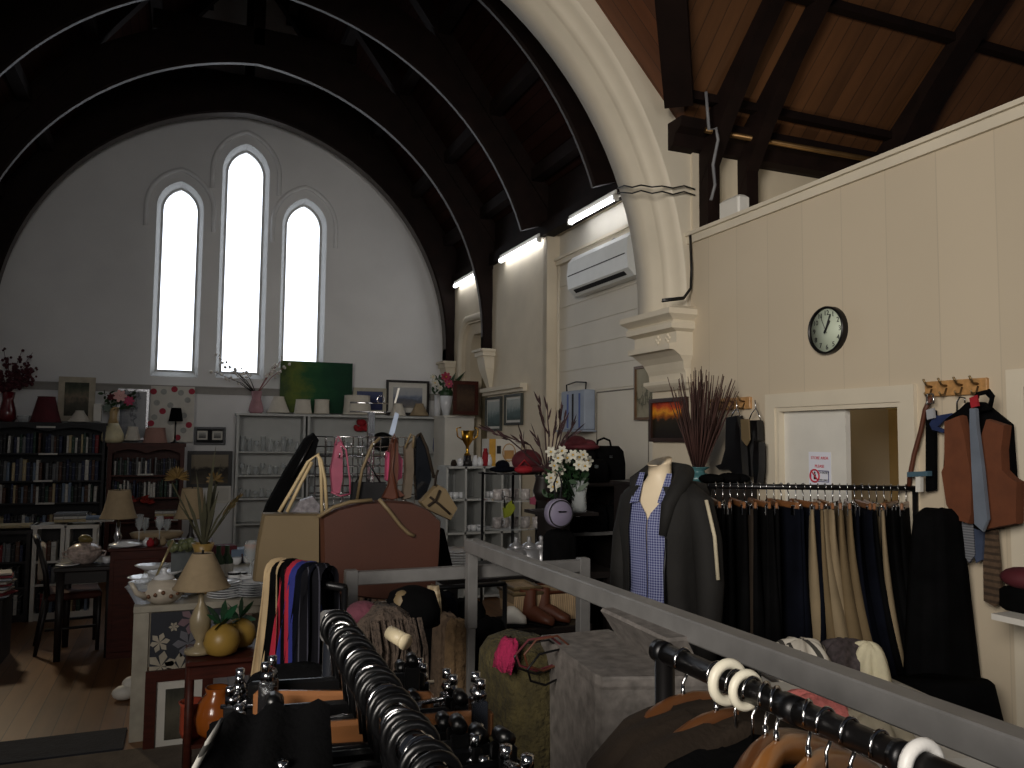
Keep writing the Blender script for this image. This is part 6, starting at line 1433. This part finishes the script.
# ================================================================ DARK TABLE, CHAIR, CABINET
TX, TYY = hy(7.5, 88, 562).x, 7.62
tzt = hy(7.35, 88, 566).z
dt = thing('side_table', 'dark stained table holding a covered tureen beside the chair', 'table', (TX, TYY, 0)); tw_ = hy(7.4, 119, 565).x-hy(7.4, 57, 565).x
MB().box((0, 0, tzt-.02), (tw_, .6, .04), bev=.008).build('tabletop', m_ebony, dt); MB().box((0, 0, tzt-.09), (tw_*.86, .5, .1)).build('apron', m_ebony, dt)
for s in (-1, 1):
    for f in (-1, 1): MB().tube([(s*tw_*.4, f*.24, tzt-.05), (s*tw_*.4, f*.24, 0)], [.04, .032], 4).build('leg', m_ebony, dt)
ch = thing('dining_chair', 'dark dining chair with pale upholstered back facing the dark table', 'chair', (hz(0, 44, 652).x+.18, hz(0, 44, 652).y+.1, 0), -PI/2+.15)
sz = .46; m_uph = M('pale_upholstery', (150, 138, 124), .85)
MB().box((0, 0, sz), (.42, .42, .06), bev=.015).build('seat', m_redwood, ch)
for s in (-1, 1):
    MB().tube([(s*.19, .19, 0), (s*.19, .19, sz)], [.016, .022], 6).build('leg', m_ebony, ch)
    MB().tube([(s*.19, -.26, 0), (s*.19, -.19, sz)], [.016, .024], 6).build('leg', m_ebony, ch)
    MB().tube([(s*.19, -.19, sz), (s*.19, -.21, .66), (s*.19, -.28, .93)], [.024, .022, .018], 6).build('back_post', m_ebony, ch)
MB().box((0, -.24, .74), (.36, .05, .28), bev=.015).build('back_pad', m_uph, ch)
MB().tube([(-.2, -.28, .92), (0, -.295, .94), (.2, -.28, .92)], .022, 8).build('top_rail', m_ebony, ch)
for s in (-1, 1): MB().tube([(s*.19, -.2, .2), (s*.19, .19, .2)], .012, 6).build('stretcher', m_ebony, ch)
q = hy(7.5, 84, 556); tu = thing('tureen', 'patterned white soup tureen with yellow knob on the dark table', 'tureen', (q.x, 7.52, tzt))
pat = M('red_patterned_china', (176, 160, 152), .25, var=.45, scale=30)
MB().lathe([(.07, 0), (.08, .012), (.12, .05), (.13, .09), (.125, .11)], n=22).build('bowl', pat, tu); tl_ = MB().lathe([(.13, .11), (.12, .13), (.07, .16), (.02, .17)], n=22).build('lid', pat, tu)
MB().ball((0, 0, .2), (.05, .04, .035), 12, 8).ball((.03, 0, .19), (.03, .03, .025), 10, 6).build('lid_knob', M('mustard_glaze', (112, 98, 52), .4), tl_)
for s in (-1, 1): MB().tube([(s*.125, 0, .1), (s*.16, 0, .09), (s*.15, 0, .06), (s*.12, 0, .06)], .008, 6).build('handle', pat, tu)
q = hy(7.3, 66, 560); MB().lathe([(.04, 0), (.09, .01), (.088, .014), (.02, .006)], n=18).build('saucer', m_china, None, (q.x, 7.42, tzt), 0, 'white saucer at the left corner of the dark table', 'saucer')
q = hy(7.3, 106, 558); MB().lathe([(.02, 0), (.035, .01), (.04, .055), (.036, .055)], n=14).build('cup', m_china, None, (q.x, 7.45, tzt), 0, 'small white cup at the right edge of the dark table', 'cup')
# red-brown cabinet with lamps
CY = 7.3; ca, cb2 = hy(CY, 110, 560).x, hy(CY, 212, 560).x; cz_ = hy(CY, 135, 548).z
cab = thing('cabinet', 'dark red brown cabinet with a lamp and glassware on top', 'cabinet', ((ca+cb2)/2, CY+.3, 0)); cw = cb2-ca
MB().box((0, 0, cz_/2-.01), (cw, .6, cz_-.02)).build('carcass', m_redwood, cab); MB().box((0, 0, cz_-.012), (cw+.03, .63, .024), bev=.005).build('top', m_redwood, cab)
for s in (-1, 1): d = MB().box((s*cw*.24, -.305, cz_*.48), (cw*.44, .016, cz_*.84), bev=.004).build('cabinet_door', m_redwood, cab); MB().ball((s*cw*.06, -.325, cz_*.55), .014, 8, 6).build('knob', m_gold, d)
def table_lamp(lab, Y, x0, x1, yt, ym, yb, shade, base, k=.6, prof=None, rz=0):
    a, b, zs, zt_ = rectY(Y, x0, yt, x1, ym); z0 = hy(Y, (x0+x1)/2, yb).z; r = (b-a)/2
    t = thing('table_lamp', lab, 'lamp', ((a+b)/2, Y, z0)); h1, h2 = zs-z0, zt_-z0
    pr = [(r, h1), (r*.82, h1+(h2-h1)*.3), (r*(k+.08), h1+(h2-h1)*.65), (r*k, h2)] if k > .45 else [(r, h1), (r*k, h2)]
    shd = MB().lathe(pr, n=28, caps=False).lathe([(p*.98, z) for p, z in pr], n=28, caps=False).tube([(r*math.cos(i*PI/14), r*math.sin(i*PI/14), h1) for i in range(28)], .005, 5, closed=True).build('lamp_shade', shade, t, fix=False)
    MB().lathe(prof or [(.07, 0), (.07, .015), (.03, .03), (.02, .06), (.035, .1), (.018, .14), (.012, h1+.02)], n=18).build('base', base, t)
    MB().tube([(0, 0, h1), (0, 0, h2+.015)], .006, 6).build('stem', m_dkmetal, t)
    MB().tube([(-r*k, 0, h2-.004), (0, 0, h2-.004), (r*k, 0, h2-.004)], .004, 4).build('spider', m_dkmetal, shd); return t
table_lamp('table lamp with bell shaped beige shade, left of the two on the red cabinet', CY+.1, 100, 138, 490, 517.5, 549, m_linen, m_chrome)
table_lamp('table lamp with bell shaped beige shade behind the dried leaves', CY+.25, 174.5, 209, 488, 517.5, 549, m_linen, m_ebony)
q = hy(CY, 125, 549); MB().lathe([(.03, 0), (.13, .02), (.125, .03), (.05, .045), (.02, .05)], n=22).build('serving_dish', m_china, None, (q.x, CY+.08, cz_), 0, 'shallow white dish on the left front of the red cabinet', 'dish')
for k, px in enumerate((137, 158, 142, 165)):
    q = hy(CY, px, 548); glass(q.x, CY+.25+.06*k, cz_, .035, hy(CY, px, 517).z-cz_-.02*k, 'tall stemmed glass on the red cabinet, %s from the left' % ORD[(0, 2, 1, 3)[k]], 'stemmed glasses on the red cabinet', 1)
for k, (px, mt, nm) in enumerate(((150, m_red, 'red'), (155, m_redwood, 'brown'), (146, m_china, 'white'), (162, m_linen, 'tan'))):
    q = hy(CY, px, 548); MB().lathe([(.02, 0), (.032, .02), (.026, .05), (.012, .06), (.014, .07)], n=12).build('ornament', mt, None, (q.x, CY+.06+.02*k, cz_), 0, 'small %s ornament among the glassware on the red cabinet' % nm, 'ornament')
q = hy(CY+.4, 157, 530); MB().lathe([(.1, 0), (.2, .03), (.22, .07), (.2, .08), (.02, .09)], n=20, sy=.6).build('platter', m_linen, None, (q.x, CY+.45, cz_), 0, 'long pale covered platter at the back of the red cabinet', 'platter')
rnd.seed(9)
# ================================================================ DISPLAY TABLE with china
AY = 5.3
LZ = hy(AY, 150, 606).z
ax0 = hz(0, 131, 746).x; ax0 = hy(AY, 133, 620).x; ax1 = hy(AY, 290, 600).x
tb = thing('display_table', 'long white legged table covered in china at the left centre', 'table', ((ax0+ax1)/2, AY, 0)); tw_ = ax1-ax0; TL = 1.75
m_tt = M('cream_tabletop', (164, 158, 144), .5)
MB().box((0, TL/2, LZ-.02), (tw_, TL, .04), bev=.004).build('tabletop', m_tt, tb)
for s in (-1, 1):
    for y in (.05, TL-.05): MB().box((s*(tw_/2-.045), y, (LZ-.04)/2), (.085, .09, LZ-.04), bev=.003).build('leg', m_tt, tb)
MB().box((0, .05, LZ-.06), (tw_-.2, .03, .06)).build('apron', m_tt, tb)
TX0, ZT = ax0, LZ+.001
# floral board and framed picture leaning on the front
FY = AY-.06
x0, x1, z0, z1 = rectY(FY, 150, 612, 226, 671)
fb = thing('floral_board', 'black board printed with pale flowers under the front of the china table', 'panel', ((x0+x1)/2, FY, z0)); w = x1-x0; h = z1-z0
mb = MB(); mb.box((0, .04, h/2), (w, .02, h)); fpat = MB()
for (u, v, r, m) in ((-.35, .1, .09, 1), (-.1, .02, .1, 1), (-.38, .5, .06, 1), (.05, .85, .09, 2), (.0, .45, .09, 3), (.3, .3, .08, 1), (.32, .8, .06, 3), (-.2, .75, .03, 1)):
    mb.mat(m)
    for p in range(6):
        a = p*PI/3+u*5; o = [(u*w, v*h), (u*w+r*.7*math.cos(a-.4), v*h+r*.7*math.sin(a-.4)), (u*w+r*math.cos(a), v*h+r*math.sin(a)), (u*w+r*.7*math.cos(a+.4), v*h+r*.7*math.sin(a+.4))]
        o = [(max(-w/2, min(w/2, x)), max(0, min(h, z))) for x, z in o]
        mb.add([(x, .026, z) for x, z in o], [(0, 1, 2, 3)])
mb.build('printed_face', [M('ink_navy_board', (36, 40, 50), .6), M('cream_flower_print', (168, 160, 144), .6), M('mauve_flower_print', (120, 96, 104), .6), M('grey_flower_print', (104, 104, 112), .6)], fb)
frame_y('framed_print', 'dark wood framed print with cream mount leaning on the floor under the table', AY-.14, 144, 669, 212, 758, m_redwood, M_art('dim_print', [(0, (70, 66, 58)), (.5, (96, 92, 80)), (1, (60, 60, 54))], 3, 'Z', .8), .06, m_paper, .05)
q = hy(AY-.0, 196, 670)
# china on the table
def tpos(px, py): p = hz(ZT, px, py); return p
def put(px, py): p = hz(ZT, px, py); return (max(p.x, ax0+.05), max(p.y, AY+.07), ZT)
silver = M('polished_silver2', (210, 214, 222), .1, 1)
p = put(140, 603); t = thing('crystal_dish', 'cut crystal dish on the front left corner of the china table', 'dish', p)
MB().lathe([(.05, 0), (.06, .02), (.1, .09), (.11, .1), (.1, .1), (.05, .03)], n=14, smooth=False).build('bowl', M('cut_crystal', (214, 222, 236), .05, trans=.35, alpha=.9, var=.05), t); MB().lathe([(.1, .1), (.09, .12), (.02, .15), (.015, .17), (.002, .18)], n=14, smooth=False).build('lid', m_glass, t)
p = put(163, 603); t = thing('teapot', 'round white teapot with floral band at the front of the china table', 'teapot', p, .4)
flc = M('floral_china', (196, 186, 170), .2, var=.12, scale=14); 
MB().lathe([(.06, 0), (.1, .03), (.115, .075), (.1, .12), (.06, .145)], n=24).build('body', flc, t)
mb = MB()
for i in range(16): a = i*PI/8; mb.ball((.113*math.cos(a), .113*math.sin(a), .055+.012*(i % 3)), .013, 6, 4)
mb.build('floral_band', M('rust_and_green_enamel', (110, 74, 50), .4, var=.6, scale=60), t)
MB().lathe([(.062, .145), (.055, .16), (.02, .175), (.014, .19), (.02, .205), (.003, .212)], n=18).build('lid', m_china, t)
MB().tube([(-.1, 0, .05), (-.16, 0, .08), (-.19, 0, .14)], [.025, .016, .012], 8).build('spout', flc, t); MB().tube([(.1, 0, .12), (.16, 0, .12), (.165, 0, .06), (.11, 0, .04)], .009, 8).build('handle', flc, t)
p = put(164, 596); stack('white plate in the low pile under the teapot lid', p[0]-.02, p[1]+.28, ZT, .12, 3)
for (px, py, n_, r, lab) in ((226, 606, 7, .105, 'white side plate in the tall stack at the table front centre'), (256, 604, 6, .11, 'white dinner plate in the stack at the table front right'), (262, 596, 4, .08, 'small white bowl plate behind the front right stack')):
    p = put(px, py); stack(lab, p[0], p[1]+.06, ZT, r, n_, g=lab.split(' in ')[0]+'s', h=.015)
for k, (px, py, r, lab) in enumerate(((150, 583, .15, 'large oval white platter'), (145, 592, .12, 'white oval dish'), (150, 572, .12, 'white gravy platter'), (188, 604, .1, 'silver rimmed glass dish'), (165, 580, .12, 'white serving plate'), (210, 596, .09, 'glass butter dish'))):
    p = put(px, py); MB().lathe([(r*.5, 0), (r*.6, .01), (r, .035), (r*.97, .04), (r*.6, .018), (r*.02, .015)], n=24, sy=.7).build('serving_dish', m_china if 'glass' not in lab else m_glass, None, (p[0], p[1]+.06+.1*(k % 2), ZT+.004*k), 0, '%s on the left side of the china table' % lab, 'dish')
p = put(160, 586); fz0 = Vector(p)+Vector((0, .3, 0)); q2 = hy(fz0.y, 171, 538)
MB().tube([hy(5.9, 150, 590), hy(5.9, 173, 540)], .008, 8).tube([hy(5.9, 150, 590), hy(5.9, 152, 598)], .03, 8).build('ladle', M('pale_gold_metal', (186, 170, 130), .3, .7), None, label='long pale ladle leaning across the china on the table', cat='ladle')
p = put(183, 575); t = thing('picture_easel', 'small grey easel back of a frame standing on the china table', 'frame', (p[0], 6.3, ZT)); 
x0, x1, z0, z1 = rectY(6.3, 168, 548, 193, 585)
MB().box((0, 0, (z1-ZT)/2), (x1-x0, .02, z1-ZT)).build('panel', M('slate_panel', (92, 98, 100), .6), t); MB().tube([(0, .02, (z1-ZT)*.8), (-.06, .16, 0)], .008, 5).build('strut', m_charc, t)
mb = MB(); q = hy(6.2, 182, 545)
for i in range(12): mb.ball((rnd.uniform(-.09, .09), rnd.uniform(-.05, .05), rnd.uniform(-.02, .04)), .03, 8, 6)
mb.build('fruit_ornament', M('pale_green_grapes', (92, 98, 66), .4), None, (q.x, 6.26, z1+.02), 0, 'pale green bunch of fruit on top of the slate panel', 'ornament')
for k, (px, py, mt, h, nm) in enumerate(((219, 590, m_green, .26, 'labelled dark green bottle'), (228, 588, m_green, .25, 'dark green bottle'), (236, 594, m_dkmetal, .1, 'black and white mug'), (243, 592, m_dkmetal, .09, 'dark rimmed white mug'), (249, 596, m_china, .08, 'white cup'))):
    p = put(px, py); p = (p[0], p[1]+.25, ZT)
    t = thing('bottle' if h > .2 else 'mug', '%s at the right of the china table, %s of the group' % (nm, ORD[k]), 'bottle' if h > .2 else 'mug', p)
    if h > .2: MB().lathe([(.04, 0), (.042, h*.6), (.016, h*.8), (.016, h), (.012, h)], n=14).build('body', mt, t); MB().lathe([(.043, h*.15), (.0435, h*.16), (.0435, h*.5), (.043, h*.51)], n=14, caps=False).build('label_band', m_paper, t)
    else: MB().lathe([(.035, 0), (.042, .02), (.042, h), (.037, h), (.035, .015)], n=16).build('cup', m_china, t); MB().lathe([(.0425, h*.86), (.043, h)], n=16, caps=False).build('rim_band', mt, t); MB().tube([(.04, 0, h*.8), (.065, 0, h*.75), (.065, 0, h*.35), (.04, 0, h*.25)], .006, 6).build('handle', m_china, t)
p = put(249, 586); g_ = glass(p[0]+.02, 5.95, ZT, .05, hy(5.95, 249, 541).z-ZT, 'large stemmed goblet with amber drink left of the tan shopper', None, 1)
MB().lathe([(.04, .0), (.043, .03), (.002, .035)], n=14).build('amber_candle', M('amber_wax', (196, 120, 60), .4), None, (p[0]+.02, 5.95, hy(5.95, 249, 549).z), 0, 'amber candle in the large stemmed goblet', 'candle')
for k in range(6):
    x = ax0+.3+.09*k; MB().lathe([(.02, 0), (.036, .02), (.038, .06), (.034, .06)], n=12).build('tea_cup', m_china, None, (x, 6.75+.04*(k % 2), ZT), 0, 'white tea cup in the back row of the china table', 'cup', 'tea cups at the back of the china table')
for k, (px, mt) in enumerate(((232, m_redwood), (240, M('sky_blue_book', (104, 122, 144), .5)), (224, m_maroon))):
    q = hy(6.9, px, 560); MB().box((0, 0, (.08+.03*k)/2), (.16, .16, .08+.03*k), bev=.006).build('gift_box', mt, None, (q.x, 6.9-.0, ZT), .1*k, '%s box at the back of the china table' % ('brown', 'sky blue topped', 'red')[k], 'box')
# yellow vase with dried leaves (stands on the china table behind the big lamp)
VY = 5.62; vq = hy(VY, 202, 575); vt_ = hy(VY, 202, 543).z
va = thing('vase', 'mustard yellow waisted vase of dried leaves behind the conical lamp', 'vase', (vq.x, VY, ZT)); H = vt_-ZT; rm = hy(VY, 215, 545).x-vq.x
MB().lathe([(.06, 0), (.09, H*.2), (.1, H*.45), (.06, H*.74), (rm*.72, H*.84), (rm, H), (rm*.9, H), (rm*.6, H*.85)], n=22).build('body', M('mustard_glaze_vase', (150, 122, 66), .35, var=.12), va)
vb = Vector((vq.x, VY, vt_-.03)); mb = MB(); mbo = MB()
olv = M('dried_olive_leaf', (60, 58, 36), .7, var=.3); och = M('dried_ochre_flower', (98, 77, 37), .7, var=.3)
for tip, w in (((216, 445), .03), ((213, 480), .035), ((221, 463), .028), ((205, 490), .03), ((196, 470), .02), ((183, 490), .022), ((188, 520), .02), ((210, 500), .04), ((215, 510), .035), ((176, 500), .015), ((230, 500), .014), ((219, 490), .03)):
    tp = hy(VY-rnd.uniform(-.08, .08), *tip); md = vb.lerp(tp, .5)+Vector((0, rnd.uniform(-.02, .02), .03))
    d = (tp-vb); sd = Vector((1, .3, 0)).cross(d).cross(d); sd = Vector((d.z, 0, -d.x)).normalized()*w/2
    mb.add([vb-sd*.5, vb+sd*.5, md-sd, md+sd, tp], [(0, 1, 3, 2), (2, 3, 4)], True)
heads = []
for c, n_, s_ in (((177, 478), 18, .8), ((215, 480), 8, .6)):
    mbo = MB(); heads.append(mbo); c = hy(VY-.05, *c)
    for i in range(n_):
        a = -.2+(PI+.4)*i/max(1, n_-1); mbo.leaf(c, c+Vector((.1*math.cos(a)*s_, rnd.uniform(-.04, .04), .1*math.sin(a)*s_)), .018)
c2 = hy(VY, 172, 483); mb.tube([vb, vb.lerp(c2, .5)+Vector((-.02, 0, .05)), c2], .005, 5)
mbo = MB(); heads.append(mbo)
for c in ((236, 498), (230, 505), (240, 496)):
    tp = hy(VY, *c); mb.tube([vb, vb.lerp(tp, .6), tp], .004, 5)
    for i in range(6): a = vb.lerp(tp, .7+.05*i); mbo.leaf(a, a+(tp-vb).normalized()*.06+Vector((0, 0, .015*(-1)**i)), .016)
T = Matrix.Translation(-vb); t = thing('dried_arrangement', 'tall dried olive leaves and ochre flower heads in the mustard vase', 'dried plant', tuple(vb))
for m_, mt, nm in [(mb, olv, 'leaves')]+[(h_, och, 'flower_head') for h_ in heads]: m_.v = [T @ p for p in m_.v]; m_.build(nm, mt, t)
# small red table with lamp, pineapple jar and orange vase
RY_ = 4.55; rz0 = hy(RY_, 205, 654).z
rx0, rx1 = hy(RY_, 186, 650).x, hy(RY_, 262, 650).x
rt = thing('side_table', 'small glossy red brown side table in front of the china table', 'table', ((rx0+rx1)/2, RY_, 0)); w = rx1-rx0
MB().box((0, .05, rz0-.012), (w, .4, .024), bev=.006).build('tabletop', m_redwood, rt)
MB().box((0, .05, rz0-.06), (w*.9, .34, .07)).build('apron', m_redwood, rt)
for s in (-1, 1):
    for f in (-.1, .2): MB().tube([(s*w*.44, f, rz0-.03), (s*w*.44, f, 0)], .022, 6).build('leg', m_redwood, rt)
shf = hy(RY_, 205, 738).z; MB().box((0, .05, max(.1, shf)), (w*.86, .32, .02)).build('shelf', m_redwood, rt)
q = hy(RY_, 203, 652)
onyx = M('cream_onyx', (150, 136, 108), .3, var=.15)
table_lamp('large lamp with conical beige shade on a cream onyx base at the left', RY_, 173.5, 230.5, 553, 587, 652, m_linen, onyx, .38, [(.075, 0), (.075, .018), (.03, .03), (.02, .06), (.05, .12), (.055, .17), (.03, .23), (.015, .26), (.012, .36)])
q = hy(RY_-.1, 222, 651); pj_ = thing('fruit_jar', 'yellow ceramic pear shaped jar with green leaves on the red side table, front one', 'jar', (q.x, RY_-.06, rz0))
yg = M('yellow_ceramic', (164, 132, 62), .4, var=.08)
def pear(t, s=1):
    MB().lathe([(.03*s, 0), (.075*s, .02*s), (.092*s, .07*s), (.08*s, .12*s), (.05*s, .15*s), (.02*s, .162*s)], n=20).build('body', yg, t)
    mb = MB()
    for i in range(9):
        a = i*.7; mb.leaf((0, 0, .155*s), (.09*s*math.cos(a), .09*s*math.sin(a), (.17+.06*(i % 3))*s), .04*s, None, .02)
    mb.build('leaves', M('glossy_green_leaf', (26, 70, 44), .4, var=.2), t)
pear(pj_); q = hy(RY_, 240, 649); p2_ = thing('fruit_jar', 'yellow ceramic pear shaped jar at the back right on the red side table', 'jar', (q.x, RY_+.08, rz0)); pear(p2_, .95)
q = hy(RY_-.12, 216, 738); ov = MB().lathe([(.06, 0), (.1, .04), (.115, .11), (.09, .18), (.05, .22), (.06, .25), (.05, .25), (.04, .21)], n=20).build('vase', M('orange_glaze', (160, 86, 30), .2, var=.12, coat=.5), None, (q.x, RY_-.02, max(.1, shf)+.01), 0, 'bulbous orange glazed vase on the lower shelf of the red side table', 'vase')
q = hy(RY_-.12, 188, 730); MB().lathe([(.05, 0), (.06, .03), (.06, .16), (.07, .18), (.06, .18), (.05, .03)], n=18).build('jar', M('salmon_glaze', (170, 74, 52), .35, var=.2), None, (q.x+.02, RY_+.02, max(.1, shf)+.01), 0, 'salmon red jar left of the orange vase', 'jar')
# floor runner and lighter carpet at bottom left
r0 = hz(0, 60, 737).y; r1 = hz(0, 60, 758).y
MB().span(-3, ax0-.02, r1, r0, 0, .012).build('floor_runner', M('dark_blue_runner', (40, 42, 50), .9, var=.2, bump=.3), label='dark blue grey runner across the floor at bottom left', cat='rug')
MB().span(-3, .2, r1-1.2, r1-.02, 0, .008).build('carpet', M('grey_beige_carpet', (96, 86, 76), .95, var=.2, bump=.3), label='grey beige carpet strip in the bottom left corner', cat='rug')
q = hz(.0, 124, 700); mb = MB(); mb.ball((0, 0, .05), (.08, .06, .05), 12, 6).ball((.04, .02, .1), (.06, .05, .05), 10, 6); mb.build('plastic_bag', m_whitep, None, (q.x, q.y, 0), 0, 'crumpled white bag on the floor by the table leg', 'bag')
# ================================================================ LIGHT
def area(name, loc, target, size, power, color, sy=None, spread=170):
    l = bpy.data.lights.new(name, 'AREA'); l.energy = power; l.size = size; l.color = color; l.spread = math.radians(spread)
    if sy: l.shape = 'RECTANGLE'; l.size_y = sy
    o = bpy.data.objects.new(name, l); COL.objects.link(o); o.location = loc
    o.rotation_euler = (Vector(target)-Vector(loc)).to_track_quat('-Z', 'Y').to_euler(); return o
area('window_light_left', (-2.6, -1.2, 3.3), (3.4, 4.0, 2.5), 2.0, 78, (1, .93, .84), 2.2, 84)  # added area lamp for the partition, standing in for unseen windows behind
area('window_light_rear', (.8, -2.8, 3.2), (.8, 11, 4.3), 1.6, 10, (1, .97, .94), 2.2, 50)  # added narrow fill aimed high at the gable wall, no window modelled there
w = bpy.data.worlds.new('world'); scene.world = w; w.use_nodes = True
w.node_tree.nodes['Background'].inputs[0].default_value = (.75, .82, 1, 1); w.node_tree.nodes['Background'].inputs[1].default_value = .03
s = bpy.data.lights.new('sun_patch', 'SPOT'); s.energy = 160; s.color = (1, .82, .55); s.spot_size = math.radians(28); s.spot_blend = .6; s.shadow_soft_size = .15
o = bpy.data.objects.new('low_sun_through_door', s); COL.objects.link(o); o.location = (-2.2, 10.5, 3.6); o.rotation_euler = (Vector((-1.0, 6.2, 0))-Vector(o.location)).to_track_quat('-Z', 'Y').to_euler()  # spot added inside the hall to throw the warm patch on the floor
lp = bpy.data.lights.new('store_room_lamp', 'POINT'); lp.energy = 9; lp.color = (1, .86, .6); lp.shadow_soft_size = .1
o = bpy.data.objects.new('store_room_lamp', lp); COL.objects.link(o); o.location = (3.75, 4.3, 2.6)
scene.view_settings.view_transform = 'Standard'; scene.view_settings.look = 'None'; scene.view_settings.exposure = 0
